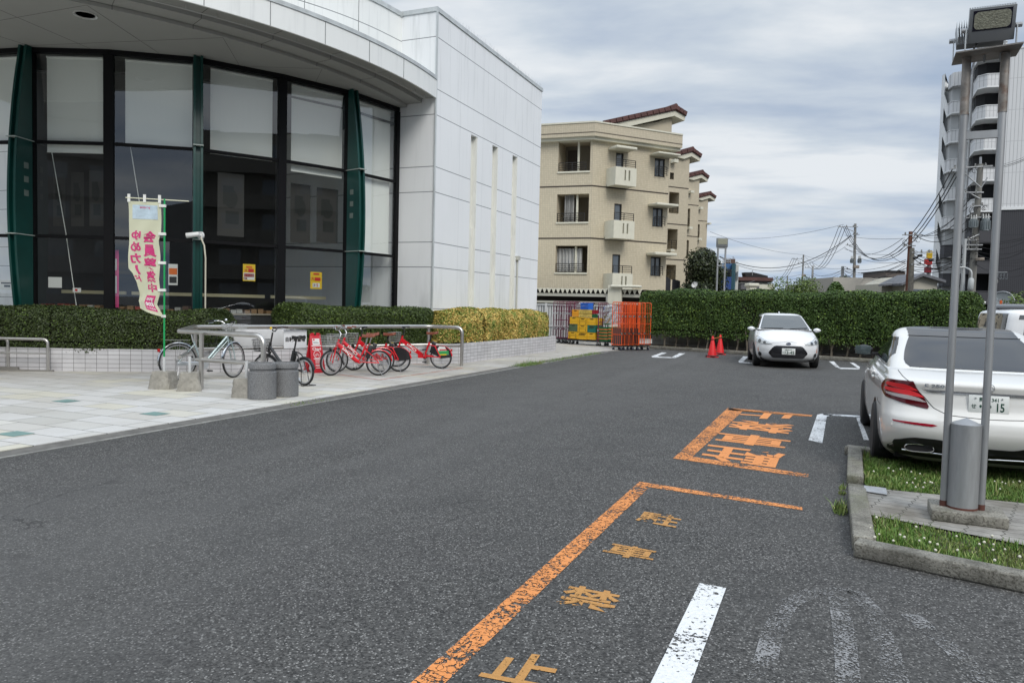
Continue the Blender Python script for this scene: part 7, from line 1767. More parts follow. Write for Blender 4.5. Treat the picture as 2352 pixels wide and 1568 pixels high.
# parapet ring projecting from the walls
def par_ring(z0, z1, out, m, nm, t=.3):
    c = Vector(Acor); c.z = 0; k1 = P_l.n*out; k2 = P_r.n*out
    # mitre
    nn = (P_l.n+P_r.n).normalized(); mt = c+nn*out/nn.dot(P_l.n)
    pts = [P_l.w(0, 0, out), mt, P_r.w(uR+.55, 0, out), P_r.w(uR+.55, 0, -3.5), P_r.w(uR+.2, 0, -3.5), P_r.w(uR+.2, 0, out-t), c+nn*(out-t)/nn.dot(P_l.n), P_l.w(0, 0, out-t)]
    return MB().prism([tuple(p[:2]) for p in pts], z0, z1).build(nm, m, apt)
zp1 = zl(P_l, 720, 432); 
def ring_uv(z0, z1, out, nm):
    c = Vector(Acor); c.z = 0; nn = (P_l.n+P_r.n).normalized(); mt = c+nn*out/nn.dot(P_l.n)
    return wall_strip(nm, [P_l.w(0, 0, out), mt, P_r.w(uR+.55, 0, out), P_r.w(uR+.55, 0, -3.5)], z0, z1, M_tileb2, apt)
ring_uv(10.98, 11.70, .46, 'parapet'); par_ring(10.985, 11.68, .455, M_cwhite, 'parapet_core'); par_ring(11.70, 11.78, .50, M_cwhite, 'parapet_cap', .4)
par_ring(10.82, 10.98, .30, M_cwhite, 'parapet_soffit', .6)
m_ = MB(); c = Vector(Acor); nn = (P_l.n+P_r.n).normalized()
P_l.box(m_, 0, 16.18, 11.17, 11.20, .45, .475); P_r.box(m_, -.19, uR+.56, 11.17, 11.20, .45, .475); m_.build('parapet_line', MC['band_brown'], apt)
MB().prism([tuple(p[:2]) for p in (P_l.w(0, 0), Vector(Acor), P_r.w(uR, 0), bk1)], 11.2, 11.3).build('flat_roof', mat('roof_grey', (.2, .2, .2), .9), apt)
M_rtile = mat('brown_roof_tiles', (.085, .032, .026), .6, var=.25, vs=2.5)
def gable(pl, inset, pts_px, depth, par, wall_px=None, walltop=True, sc=1):
    """asymmetric gable: outline pixels left foot, ridge, right foot; built as a tiled slab with white verge and wall under it"""
    L, T, Rr = [pl.at(*Zz(*p), -inset) for p in pts_px]; th = .22; vg = .34
    m = MB(); m.ext([L, T, Rr, (Rr[0], Rr[1]-th*.8), (T[0], T[1]-th*1.1), (L[0], L[1]-th)], pl.p-pl.n*(inset-.02), pl.d, (0, 0, 1), -pl.n*depth); rf = m.build('tiled_roof', M_rtile, par)
    # ridge roll, verge tiles
    m = MB(); m.tube([pl.w(T[0], T[1]+.02, -inset+.06), pl.w(T[0], T[1]+.02, -inset-depth)], .14*sc, 10); n = int((T[0]-L[0])/.42)
    for i in range(n):
        t = (i+.5)/n; m.box(pl.w(L[0]+(T[0]-L[0])*t, L[1]+(T[1]-L[1])*t-.05, -inset+.03), ((T[0]-L[0])/n*.93, .12, .24), 0, M=Matrix.Rotation(math.atan2(pl.d.y, pl.d.x), 3, 'Z')@Matrix.Rotation(-math.atan2(T[1]-L[1], T[0]-L[0]), 3, 'Y'))
    for i in range(3):
        t = (i+.5)/3; m.box(pl.w(T[0]+(Rr[0]-T[0])*t, T[1]+(Rr[1]-T[1])*t-.05, -inset+.03), ((Rr[0]-T[0])/3*.93, .12, .24), 0, M=Matrix.Rotation(math.atan2(pl.d.y, pl.d.x), 3, 'Z')@Matrix.Rotation(-math.atan2(Rr[1]-T[1], Rr[0]-T[0]), 3, 'Y'))
    m.build('ridge_tiles', M_rtile, rf)
    m = MB(); m.ext([(L[0], L[1]-th), (T[0], T[1]-th*1.1), (Rr[0]-.02, Rr[1]-th*.8), (Rr[0]-.08, Rr[1]-th-vg*.7), (T[0]-.02, T[1]-th-vg), (L[0]+.9, L[1]-th-vg*.2)], pl.p-pl.n*(inset+.05), pl.d, (0, 0, 1), -pl.n*(depth-.1)); m.build('verge', M_cwhite, par)
    return L, T, Rr, th+vg
L, T, Rr, dz_ = gable(P_r, .9, ((835, 434), (1503, 288), (1602, 352)), 7, apt)
uw = P_r.at(*Zz(1468, 450), -1.3)[0]
m_ = MB(); m_.ext([(L[0]+.5, 11.3), (uw, 11.3), (uw, T[1]-.55), (T[0]-1.0, T[1]-.62-.35), (L[0]+.9, L[1]-.25)], P_r.p-P_r.n*1.3, P_r.d, (0, 0, 1), -P_r.n*6); m_.build('gable_wall', mat('beige_plain', (.44, .39, .295), .7, var=.05), apt)
# loggia interiors, posts, railings, curtains
for i, o_ in enumerate(opl):
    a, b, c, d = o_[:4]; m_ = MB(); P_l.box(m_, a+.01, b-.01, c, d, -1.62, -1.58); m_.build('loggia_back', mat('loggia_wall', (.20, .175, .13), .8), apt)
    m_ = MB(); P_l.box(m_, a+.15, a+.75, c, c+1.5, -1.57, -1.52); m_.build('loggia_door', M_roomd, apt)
    m_ = MB(); P_l.box(m_, a-.02, b+.02, c-.07, c+.02, -.1, .06); m_.build('sill', M_cwhite, apt)
    m_ = MB(); m_.tube([P_l.w(a+(b-a)*.60, c, -.3), P_l.w(a+(b-a)*.60, d, -.3)], .07, 8); m_.build('post', M_cwhite, apt)
    m_ = MB(); railing(P_l, m_, a+.02, b-.25, c+.03, c+.52, -.08, 4); m_.build('railing', M_iron, apt)
    if i:
        wz = .95 if i == 2 else 1.55; u0_, u1_ = (a+.02, b-.4) if i == 2 else (a+.35, b-.95); z1_ = c+ (1.62 if i == 1 else 1.40); rows = []
        for j in range(2): rows.append([P_l.w(u0_+(u1_-u0_)*t/24, (c+.08, z1_)[j], -.35-.08*math.sin(t*1.9)) for t in range(25)])
        MB().grid(rows).build('curtain', mat('grey_white_cloth', (.42, .42, .41), .9), apt, fix=False)
# right-face balconies with doors and canopies
for i, (bx, dr, cn, rl) in enumerate((((890, 883, 1140, 1040), opr[0], (903, 640, 1153, 690), (908, 822, 1130, 886)), ((873, 1364, 1122, 1508), opr[1], None, (892, 1302, 1112, 1364)), ((862, 1835, 1106, 1953), opr[2], None, (878, 1776, 1095, 1835)))):
    a, b, c, d = dr[:4]; m_ = MB(); P_r.box(m_, a, b, c, d, -.12, -.09); m_.build('balcony_door', M_win, apt); m_ = MB(); 
    for u_ in (a, b-.06): P_r.box(m_, u_, u_+.06, c, d, -.09, -.03)
    P_r.box(m_, a, b, d-.06, d, -.09, -.03); m_.build('door_frame', M_iron, apt)
    B0 = rect(P_r, bx[0]+62, bx[1], bx[2], bx[3]-8, .95); u0_, u1_ = B0[0], B0[1]; z1_ = c+.02; z0_ = z1_-1.0
    m_ = MB(); P_r.box(m_, u0_, u1_, z0_, z0_+.12, .0, .95); P_r.box(m_, u0_, u1_, z0_, z1_, 0.0, .1); P_r.box(m_, u0_, u0_+.12, z0_+.12, z1_, .1, .95); P_r.box(m_, u1_-.12, u1_, z0_+.12, z1_, .1, .95)
    W_ = u1_-u0_; sl = [(.42, .50), (.62, .70)]; cur = .12
    for s0_, s1_ in sl+[(1.0, 1.0)]:
        P_r.box(m_, u0_+cur, u0_+W_*s0_-(.12 if s0_ == 1.0 else 0), z0_+.12, z1_, .83, .95); cur = W_*s1_
    for s0_, s1_ in sl: P_r.box(m_, u0_+W_*s0_, u0_+W_*s1_, z0_+.12, z0_+.28, .83, .95); P_r.box(m_, u0_+W_*s0_, u0_+W_*s1_, z1_-.15, z1_, .83, .95)
    m_.build('balcony', M_cwhite, apt)
    m_ = MB(); railing(P_r, m_, u0_+.05, u1_-.05, z1_, z1_+.42, .9, 4, back=.0); m_.build('railing', M_iron, apt)
    if cn: r_ = rect(P_r, cn[0]+62, cn[1], cn[2], cn[3], .9); m_ = MB(); P_r.box(m_, r_[0], r_[1], r_[2], r_[3], 0, .9); m_.build('canopy', M_cwhite, apt, bevel=.03)
for i, (o_, cn) in enumerate(zip(opr[3:], ((1352, 700, 1552, 745), (1335, 1168, 1532, 1210), (1318, 1623, 1515, 1662)))):
    a, b, c, d = o_[:4]; m_ = MB(); P_r.box(m_, a, b, c, d, -.11, -.08); m_.build('window', M_win, apt); m_ = MB()
    for u_ in (a, (a+b)/2-.02, b-.05): P_r.box(m_, u_, u_+.05, c, d, -.08, -.03)
    P_r.box(m_, a, b, c, c+.06, -.08, -.03); P_r.box(m_, a, b, d-.08, d, -.08, -.03); m_.build('window_frame', M_iron, apt)
    r_ = rect(P_r, cn[0], cn[1], cn[2], cn[3], .9); m_ = MB(); P_r.box(m_, r_[0], r_[1], r_[2], r_[3], 0, .9); m_.build('canopy', M_cwhite, apt, bevel=.03)
    m_ = MB(); railing(P_r, m_, a, b, c+.05, c+.55, .22, 4, back=0); m_.build('railing', M_iron, apt)
# wings stepping away behind
def wing(i, rx, ry, dep, gab, ops, lefth, smalls, bands):
    p = Vector(D(*Zz(rx, ry), dep)); pl = Plane(p-U1*7, U1); top = pl.at(*Zz(gab[1][0]-30, gab[1][1]), -.3)[1]-.65
    L, T, Rr, dz_ = gable(pl, -.25, gab, 5, apt)
    o2 = [rect(pl, *o_)+(1.2,) for o_ in ops]
    zt_ = T[1]-.75; facade(pl, 0, 7, 0, zt_-.8, o2, M_tileb2, apt)
    m_ = MB(); m_.ext([(0, zt_-1.9), (7, zt_-.8), (7, zt_+.2), (T[0]-.3, zt_+.25), (L[0]+.3, L[1]-.35), (0, L[1]-.6)], pl.p-pl.n*.003, pl.d, (0, 0, 1), -pl.n*3); m_.build('gable_wall', MC['beige_plain'], apt)
    m_ = MB(); e = pl.w(7, 0); m_.add([e, e+Vector((0, 0, zt_)), e-pl.n*12+Vector((0, 0, zt_)), e-pl.n*12], [(0, 1, 2, 3)]); m_.build('wall', MC['beige_plain'], apt, fix=False)
    for o_ in o2:
        m_ = MB(); P_ = pl; P_.box(m_, o_[0], o_[1], o_[2], o_[3], -1.3, -1.22); m_.build('loggia_back', MC['loggia_wall'], apt); m_ = MB(); railing(pl, m_, o_[0], o_[1], o_[2], o_[2]+.7, -.1, 4); m_.build('railing', M_iron, apt)
    for s_ in smalls: r_ = rect(pl, *s_); m_ = MB(); pl.box(m_, *r_, 0, .5); m_.build('ledge', M_cwhite, apt)
    m_ = MB()
    for b_ in bands: z = pl.at(*Zz(rx-40, b_))[1]; pl.box(m_, 0, 7, z, z+.07, -.01, .012)
    m_.build('floor_band', MC['band_brown'], apt)
    return pl
wing(2, 1622, 1052, 57, ((1500, 722), (1658, 677), (1740, 737)), [(1445, 1072, 1530, 1275), (1430, 1410, 1516, 1605), (1418, 1740, 1503, 1880), (1452, 895, 1487, 962)], 0, [(1455, 780, 1490, 815), (1420, 1600, 1455, 1622)], [1045, 1382, 1705])
wing(3, 1714, 1205, 67, ((1600, 925), (1748, 886), (1808, 934)), [(1606, 1226, 1632, 1392), (1594, 1515, 1620, 1682), (1586, 1800, 1610, 1915)], 0, [(1612, 1065, 1640, 1090), (1598, 1395, 1626, 1420), (1588, 1718, 1615, 1745)], [1200, 1487])
wing(4, 1794, 1345, 80, ((1690, 1118), (1822, 1080), (1873, 1118)), [(1694, 1370, 1721, 1500), (1686, 1614, 1712, 1755), (1680, 1853, 1706, 1900)], 0, [(1704, 1214, 1728, 1238), (1690, 1497, 1716, 1520), (1680, 1778, 1705, 1800), (1785, 1360, 1802, 1376), (1768, 1835, 1785, 1855)], [1345, 1588, 1835])
# dark stair railings and dish on the apartment block
m_ = MB(); 
for (x0, y0, x1, y1, dp) in ((1415, 1850, 1458, 1955, 50), (1472, 1870, 1545, 1955, 52), (1585, 1912, 1638, 1958, 60)):
    a = Vector(D(*Zz(x0, y0), dp)); b = Vector(D(*Zz(x1, y0+ (y1-y0)*.25), dp+1)); m_.add([a, b, Vector((b.x, b.y, 1)), Vector((a.x, a.y, 1))], [(0, 1, 2, 3)])
tag(m_.build('stair_screen', mat('stair_screen_dark', (.03, .03, .035), .6), fix=False), 'dark slatted stair screens at the foot of the beige apartment wings', 'screen')
def dish(loc, r_, label, aim, pole=.5, m__=None):
    o = thing('satellite_dish', label, 'dish', tuple(loc)); n = Vector(aim).normalized(); rows = []; u = n.orthogonal().normalized(); v_ = n.cross(u)
    for i in range(7): rows.append([(u*math.cos(t)+v_*math.sin(t))*r_*i/6+n*(.22*r_*(i/6)**2) for t in [2*math.pi*j/24 for j in range(24)]])
    m_ = MB().grid(rows, closed=True); m_.build('reflector', m__ or M_white, o, world=False, fix=False); m_ = MB().tube([rows[-1][i] for i in range(24)], .02*r_/.35, 6, closed=True); m_.build('rim', M_galv, o, world=False)
    m_ = MB(); m_.tube([rows[-1][6], n*r_*.9, rows[-1][18]], .012, 5); m_.lathe([(0, 0), (.05, 0), (.05, .1), (0, .1)], 8, tuple(n*r_*.9)); m_.build('feed_arm', M_galv, o, world=False); MB().tube([(0, 0, 0), -n*.1, (-n.x*.1, -n.y*.1, -pole)], .03, 8).build('mount', M_galv, o, world=False); return o
dish(D((2048+1678*.43554)/1.7415, (900+550*.43554)/1.7415, 45), .19, 'white satellite dish at the foot of the beige apartment wings', (-.3, -1, .35))

# ---------------- carport, fence behind the cages ----------------
def Zc2(x, y, d): return Vector(D((2048+x*.43554)/1.7415, (900+y*.43554)/1.7415, d))
PCp = Plane(Zc2(230, 640, 36), (1, -.02))
cp = thing('carport', 'cream carport with a scalloped corrugated roof edge, behind the roll cages', 'carport', tuple(PCp.p))
def pc(x, y, out=0): return PCp.at((2048+x*.43554)/1.7415, (900+y*.43554)/1.7415, out)
ua, ub = pc(150, 640)[0]-6, pc(1195, 640)[0]; za, zb_ = pc(600, 622)[1], pc(600, 584)[1]
prof = []; nW = int((ub-ua)/.115*1)
us = np.linspace(ua, ub, nW*4+1); wav = [(u, za+.07+.10*math.cos(2*math.pi*i/8)) for i, u in enumerate(us)]
m_ = MB(); rows = [[PCp.w(u, z, 0) for u, z in wav], [PCp.w(u, zb_+.01*math.cos(i), .0) for i, (u, z) in enumerate(wav)], [PCp.w(u, zb_+.01, -.6) for u, z in wav], [PCp.w(u, zb_+.03, -4.5) for u, z in wav]]
m_.grid(rows).build('corrugated_roof', M_cwhite, cp, fix=False)
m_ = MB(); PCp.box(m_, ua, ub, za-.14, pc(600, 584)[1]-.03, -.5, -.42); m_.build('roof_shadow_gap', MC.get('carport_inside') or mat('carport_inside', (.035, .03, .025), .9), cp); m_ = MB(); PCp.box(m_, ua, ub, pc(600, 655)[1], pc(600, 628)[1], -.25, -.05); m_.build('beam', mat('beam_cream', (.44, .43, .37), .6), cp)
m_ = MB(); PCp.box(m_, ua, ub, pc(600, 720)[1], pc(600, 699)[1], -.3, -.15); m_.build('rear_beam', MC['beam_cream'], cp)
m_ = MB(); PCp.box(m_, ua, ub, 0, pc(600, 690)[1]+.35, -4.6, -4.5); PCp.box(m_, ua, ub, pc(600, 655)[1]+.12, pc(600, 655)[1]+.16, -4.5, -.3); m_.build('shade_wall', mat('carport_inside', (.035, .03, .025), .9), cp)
for x in (948,): 
    u_ = pc(x, 640)[0]; m_ = MB(); PCp.box(m_, u_-.32, u_+.32, 0, pc(x, 552)[1], -.04, .12); m_.build('pillar', M_cwhite, cp)
m_ = MB(); PCp.box(m_, pc(915, 600)[0], pc(1185, 600)[0], pc(948, 575)[1], pc(948, 552)[1], -.2, .3); m_.build('pillar_cap', M_cwhite, cp, bevel=.05)
u_ = pc(880, 690)[0]; MB().tube([PCp.w(u_, pc(880, 655)[1], .02), PCp.w(u_, pc(880, 700)[1], .02), PCp.w(u_+.15, pc(880, 730)[1], .05), PCp.w(u_+.15, 0, .05)], .09, 10).build('downpipe', mat('pipe_cream', (.4, .39, .35), .6), cp, smooth=60)
PF = Plane(Zc2(235, 850, 33.5), (1, -.03)); fn = thing('slat_fence', 'white upright-slat fence between the store and the roll cages', 'fence', tuple(PF.p))
def pf(x, y): return PF.at((2048+x*.43554)/1.7415, (900+y*.43554)/1.7415)
f0, f1 = pf(236, 850)[0]-1.5, pf(900, 850)[0]; zt1 = pf(300, 727)[1]
m_ = MB()
for i in range(int((f1-f0)/.12)): u_ = f0+i*.12; PF.box(m_, u_, u_+.085, .08, zt1-.05, -.02, .0)
m_.build('slats', mat('fence_white', (.55, .56, .56), .5, var=.15, vs=6), fn)
m_ = MB()
for z in (.12, .7, zt1): PF.box(m_, f0, f1, z-.04, z+.02, .0, .05)
for u_ in np.arange(f0, f1, 1.9): PF.box(m_, u_-.04, u_+.04, 0, zt1+.05, -.01, .08)
m_.build('rails', MC['fence_white'], fn)

# ---------------- white and charcoal tower at the right ----------------
def Tt(x, y, d): return Vector(D((3072+x*.43554)/1.7415, y*.43554/1.7415, d))
def ribmat(name, c1, c2, sp=.30, w=.05):
    m = bpy.data.materials.new(name); m.use_nodes = True; k = N(m.node_tree); X, Y, Z = k.sep(k.n('ShaderNodeNewGeometry').outputs['Position'])
    ln = k.line(X, sp, w); hz = k.line(Z, 2.9, .05, .55); c = k.mix(ln, c1, c2); c = k.mix(k.m('MULTIPLY', hz, .7), c, c2); c = k.mix(k.maprange(k.noise(.15, 3), .4, .6, 0, .12), c, tuple(a*.8 for a in c1))
    k.n('ShaderNodeOutputMaterial', {0: k.n('ShaderNodeBsdfPrincipled', {'Base Color': c, 'Roughness': .7}).outputs[0]}); return m
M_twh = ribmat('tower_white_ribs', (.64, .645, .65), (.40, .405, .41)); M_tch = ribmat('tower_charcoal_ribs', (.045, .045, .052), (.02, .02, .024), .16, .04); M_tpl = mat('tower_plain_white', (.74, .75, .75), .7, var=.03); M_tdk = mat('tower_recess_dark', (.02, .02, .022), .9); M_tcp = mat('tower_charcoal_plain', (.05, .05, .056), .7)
tp0 = Tt(2178, 460, 70); tw = thing('tower_block', 'tall white and charcoal apartment tower with stacked curved balconies at the right edge', 'building', (tp0.x, tp0.y, 0))
PT = Plane(tp0, (1, -.045)); zc_ = PT.at((3072+2240*.43554)/1.7415, 839/1.7415)[1]; ztp = tp0.z
m_ = MB(); PT.box(m_, 0, 14, zc_+.25, ztp, -12, 0); m_.build('upper_wall', M_twh, tw); m_ = MB(); PT.box(m_, 0, 14, 0, zc_, -12, -.02); m_.build('lower_wall', M_tch, tw); m_ = MB(); PT.box(m_, 0, 14, zc_, zc_+.25, -12, .08); PT.box(m_, -.03, 14, ztp, ztp+.12, -12, .05); m_.build('band', M_tpl, tw)
def tq(x, y, d): p = Tt(x, y, d); return (p.x, p.y)
c2 = [tq(1884, 850, 73.5), tq(1925, 800, 71.2), tq(2010, 800, 70.4), tq(2104, 800, 70.2), tq(2178, 800, 70)]
c1 = [tq(1650, 940, 77.2), tq(1690, 930, 76.0), tq(1760, 925, 75.6), tq(1870, 930, 75.6)]
zf = [];  k_ = 0
z_top2 = Tt(2000, 690, 70.6).z                                  # a parapet top in column two
z_top1 = Tt(1750, 925, 75.6).z
def off_poly(P, d):
    """same polyline pushed away from the camera by d"""
    return [(x+d*.1, y+d) for x, y in P]
for i in range(-1, 9):
    for c_, zt__, nm in ((c2, z_top2, 'balcony'), (c1, z_top1, 'balcony')):
        z = zt__-2.9*i
        if z < 1.5 or (c_ is c1 and i < 0): continue
        ww = M_twh if z > zc_-.3 else M_tcp
        m_ = MB(); m_.prism(c_+off_poly(c_, .18)[::-1], z-1.08, z); b_ = m_.build('balcony', ww, tw)
        m_ = MB(); m_.prism([(x-.04, y-.05) for x, y in c_]+off_poly(c_, .22)[::-1], z, z+.06); m_.build('balcony_cap', M_tpl if z > zc_-.3 else M_tcp, b_)
        m_ = MB(); m_.prism(c_+off_poly(c_, 3.5)[::-1], z-1.22, z-1.08); m_.build('balcony_slab', M_tpl if z > zc_-.3 else M_tcp, b_)
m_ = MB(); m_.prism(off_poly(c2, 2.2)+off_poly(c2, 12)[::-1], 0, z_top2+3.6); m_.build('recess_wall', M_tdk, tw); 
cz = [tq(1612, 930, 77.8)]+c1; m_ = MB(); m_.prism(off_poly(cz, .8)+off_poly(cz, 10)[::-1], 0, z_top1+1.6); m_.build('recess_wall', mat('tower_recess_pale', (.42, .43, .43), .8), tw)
m_ = MB(); m_.prism(c2+off_poly(c2, 12)[::-1], z_top2+2.9-.1, z_top2+3.0); m_.build('roof_slab', M_tpl, tw)
m_ = MB(); m_.prism([(x, y) for x, y in c1]+off_poly(c1, 10)[::-1], z_top1+1.55, z_top1+2.9); m_.build('roof_slab', M_twh, tw)
e0, e1 = tq(1590, 900, 78.3), tq(1618, 900, 77.6)
zte = Tt(1590, 690, 78).z; m_ = MB(); m_.prism([e0, e1, (e1[0]+.3, e1[1]+3.5), (e0[0]+1.0, e0[1]+3.5)], 0, zte); m_.build('end_wall', M_tpl, tw)
for i in range(0, 9):
    z = z_top1-2.9*i
    if z < 2: continue
    p, q_ = Vector((*e1, 0)), Vector((*c1[0], 0)); m_ = MB(); 
    m_.add([p+Vector((0, 0, z+1.15)), q_+Vector((0, 0, z)), q_+Vector((0, 0, z-1.35)), p+Vector((0, 0, z-.2)), p+Vector((.1, .25, z+1.15)), q_+Vector((.1, .25, z)), q_+Vector((.1, .25, z-1.35)), p+Vector((.1, .25, z-.2))], [(0, 1, 2, 3), (4, 5, 6, 7), (0, 1, 5, 4), (1, 2, 6, 5), (2, 3, 7, 6), (3, 0, 4, 7)]); m_.build('raking_wall', M_tpl, tw)
s_ = tq(1878, 800, 74.2); MB().tube([(s_[0], s_[1], 0), (s_[0], s_[1], z_top2+2.4)], .09, 8).build('drain_pipe', mat('pipe_grey', (.38, .38, .38), .6), tw); m_ = MB(); m_.prism([(s_[0]+.05, s_[1]+.1), (s_[0]+.35, s_[1]+.1), (s_[0]+.35, s_[1]+4), (s_[0]+.05, s_[1]+4)], 0, z_top2+1.5); m_.build('party_wall', M_tpl, tw)
# ---------------- houses, trees and bushes beyond the hedge ----------------
def Za(x, y, d): return Vector(D((2840+x/3.92)/1.7415, (900+y/3.92)/1.7415, d))
def Zr(x, y, d): return Vector(D((3440+x/2.4497)/1.7415, (600+y/2.4497)/1.7415, d))
def fplane(zf, x, y, d, dirv=(.92, .39)): return Plane(zf(x, y, d), dirv)
def hbox(par, name, zf, x0, x1, y, dep, deep, m, z0=0, back=None):
    """upright box whose front spans pixels x0..x1 with its top at pixel y"""
    a, b = zf(x0, y, dep), zf(x1, y, dep); d_ = (b-a); d_.z = 0; n = Vector((-d_.y, d_.x, 0)).normalized(); 
    m_ = MB(); m_.prism([tuple(a[:2]), tuple(b[:2]), tuple((b+n*deep)[:2]), tuple((a+n*deep)[:2])], z0, a.z); return m_.build(name, m, par)
def fr_box(par, name, zf, x0, y0, x1, y1, dep, m, th=.1):
    a, b = zf(x0, y0, dep), zf(x1, y1, dep); d_ = (b-a); d_.z = 0; n = Vector((-d_.y, d_.x, 0)).normalized(); m_ = MB(); m_.prism([tuple(a[:2]), (b.x, b.y), tuple((b+n*th)[:2]), tuple((a+n*th)[:2])], b.z, a.z); return m_.build(name, m, par)
o = thing('house', 'small blue and white house beside the dark tree beyond the hedge', 'house', tuple(Za(300, 900, 62)))
M_blue = mat('blue_cladding', (.04, .12, .28), .6, var=.1); M_dblue = mat('deep_blue_cladding', (.015, .05, .20), .6, var=.15); M_hw = mat('house_white', (.50, .50, .47), .7, var=.06)
hbox(o, 'wall', Za, 120, 372, 690, 62, 6, M_hw); hbox(o, 'side_wall', Za, 372, 452, 622, 61.5, 6.5, M_hw)
fr_box(o, 'upper_band', Za, 115, 600, 375, 690, 61.4, M_blue, .5); fr_box(o, 'lower_band', Za, 112, 808, 345, 1010, 61.2, M_dblue, .5); fr_box(o, 'corner_post', Za, 345, 600, 374, 1010, 61.1, mat('blue_green_post', (.03, .09, .12), .6), .6)
fr_box(o, 'window', Za, 145, 742, 305, 808, 61.9, M_win, .12); fr_box(o, 'window', Za, 382, 715, 396, 850, 61.4, M_win, .12); fr_box(o, 'window', Za, 418, 730, 436, 860, 61.4, M_win, .12)
fr_box(o, 'roof_box', Za, 322, 530, 395, 605, 63, mat('rust_brown', (.10, .06, .045), .8), 2)
m_ = MB()
for y in (522, 548, 575): m_.tube([Za(205, y, 62.4), Za(322, y+2, 62.4)], .03, 4)
for x in (205, 245, 285, 322): m_.tube([Za(x, 522, 62.4), Za(x, 600, 62.4)], .03, 4)
m_.build('roof_railing', M_galv, o)
for (x, y) in ((365, 512), (425, 590)): m_ = MB(); m_.tube([Za(x, y+30, 62.5), Za(x, y-22, 62.5)], .02, 4); m_.tube([Za(x-22, y-10, 62.5), Za(x+22, y+5, 62.5)], .02, 4); m_.tube([Za(x-15, y+8, 62.5), Za(x+18, y+14, 62.5)], .015, 4); m_.build('aerial', M_galv, o)
o = thing('house', 'low house with a long dark brown roof beyond the hedge', 'house', tuple(Za(700, 900, 70)))
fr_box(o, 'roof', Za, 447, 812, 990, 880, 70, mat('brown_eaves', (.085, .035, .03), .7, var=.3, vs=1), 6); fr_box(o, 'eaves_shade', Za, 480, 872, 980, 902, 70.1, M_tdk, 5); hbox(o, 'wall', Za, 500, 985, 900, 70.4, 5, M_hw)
fr_box(o, 'grey_wall', Za, 490, 908, 772, 1010, 66, mat('slate_wall', (.11, .11, .12), .7), 4); fr_box(o, 'coping', Za, 478, 903, 775, 914, 65.9, M_hw, 4.1); fr_box(o, 'cream_wall', Za, 772, 930, 1000, 1020, 66, M_cwhite, 4)
m_ = MB(); m_.ext([(0, 0), (2.1, -.1), (2.1, .12), (.7, .42), (-.1, .4)], Za(560, 808, 71), (.92, .39, 0), (0, 0, 1), (-.4, .9, 0)); m_.build('dark_ridge', M_tdk, o); m_ = MB(); m_.tube([Za(665, 790, 71), Za(665, 705, 71)], .04, 4); m_.tube([Za(640, 740, 71), Za(690, 745, 71)], .02, 4); m_.build('aerial', M_galv, o)
o = thing('garden_wall', 'pale capped wall end rising just above the tall hedge', 'wall', tuple(Za(690, 1000, 36)))
a = Za(630, 965, 36); m_ = MB(); pl = Plane(a, (.92, .39)); pl.box(m_, 0, pl.at(*[((2840+735/3.92)/1.7415), (900+965/3.92)/1.7415])[0], 0, a.z, -.6, 0); m_.build('wall', M_cwhite, o); m_ = MB(); pl.box(m_, -.08, .98*pl.at((2840+740/3.92)/1.7415, (900+965/3.92)/1.7415)[0]+.1, a.z, a.z+.16, -.66, .06); m_.build('cap', M_cwhite, o, bevel=.04)
o = thing('house', 'cream house with a grey gabled tile roof between the brown pole and the tower', 'house', tuple(Zr(600, 1300, 60)))
M_hc = mat('house_cream', (.45, .43, .36), .75, var=.06); M_kaw = mat('grey_roof_tiles', (.12, .125, .14), .6, var=.2, vs=3)
pl = fplane(Zr, 500, 1300, 60); A_z = lambda x, y: pl.at((3440+x/2.4497)/1.7415, (600+y/2.4497)/1.7415)
apx, lf, rt = A_z(588, 1215), A_z(440, 1285), A_z(700, 1250)
m_ = MB(); m_.ext([(lf[0], 0), (rt[0]+.5, 0), (rt[0]+.5, rt[1]-.1), (apx[0], apx[1]-.1), (lf[0], lf[1]-.1)], pl.p, pl.d, (0, 0, 1), -pl.n*7); m_.build('wall', M_hc, o)
m_ = MB(); m_.ext([(lf[0]-.5, lf[1]-.2), (apx[0], apx[1]+.05), (rt[0]+.9, rt[1]-.2), (rt[0]+.9, rt[1]-.4), (apx[0], apx[1]-.17), (lf[0]-.5, lf[1]-.37)], pl.p+pl.n*.5, pl.d, (0, 0, 1), -pl.n*4); m_.build('roof', M_kaw, o)
fr_box(o, 'window', Zr, 515, 1362, 670, 1385, 59.8, M_win, .1); fr_box(o, 'wing_wall', Zr, 215, 1310, 440, 1400, 62, M_hc, 5)
m_ = MB(); a, b, c, d = Zr(180, 1318, 61), Zr(445, 1292, 61), Zr(445, 1240, 66), Zr(330, 1270, 66); m_.add([a, b, c, d, a-Vector((0, 0, .15)), b-Vector((0, 0, .15)), c-Vector((0, 0, .15)), d-Vector((0, 0, .15))], [(0, 1, 2, 3), (7, 6, 5, 4), (0, 1, 5, 4), (1, 2, 6, 5), (2, 3, 7, 6), (3, 0, 4, 7)]); m_.build('lean_roof', M_kaw, o)
o = thing('house', 'pale flat-sided house with a slatted awning behind the street pole', 'house', tuple(Zr(100, 1300, 72)))
fr_box(o, 'wall', Zr, -260, 1245, 400, 1420, 72, mat('house_grey_cream', (.40, .38, .34), .8), 6)
m_ = MB(); a, b, c, d = Zr(110, 1270, 70), Zr(330, 1282, 70), Zr(215, 1318, 68), Zr(180, 1350, 68); m_.add([a, b, c, d], [(0, 1, 2, 3)]); m_.build('awning', mat('awning_grey', (.16, .15, .14), .6), o, fix=False)
fr_box(o, 'upper_storey', Zr, 255, 1190, 445, 1245, 74, mat('weathered_brown', (.12, .10, .09), .8), 5); fr_box(o, 'upper_roof', Zr, 250, 1178, 450, 1192, 73.8, M_tdk, 5.2)
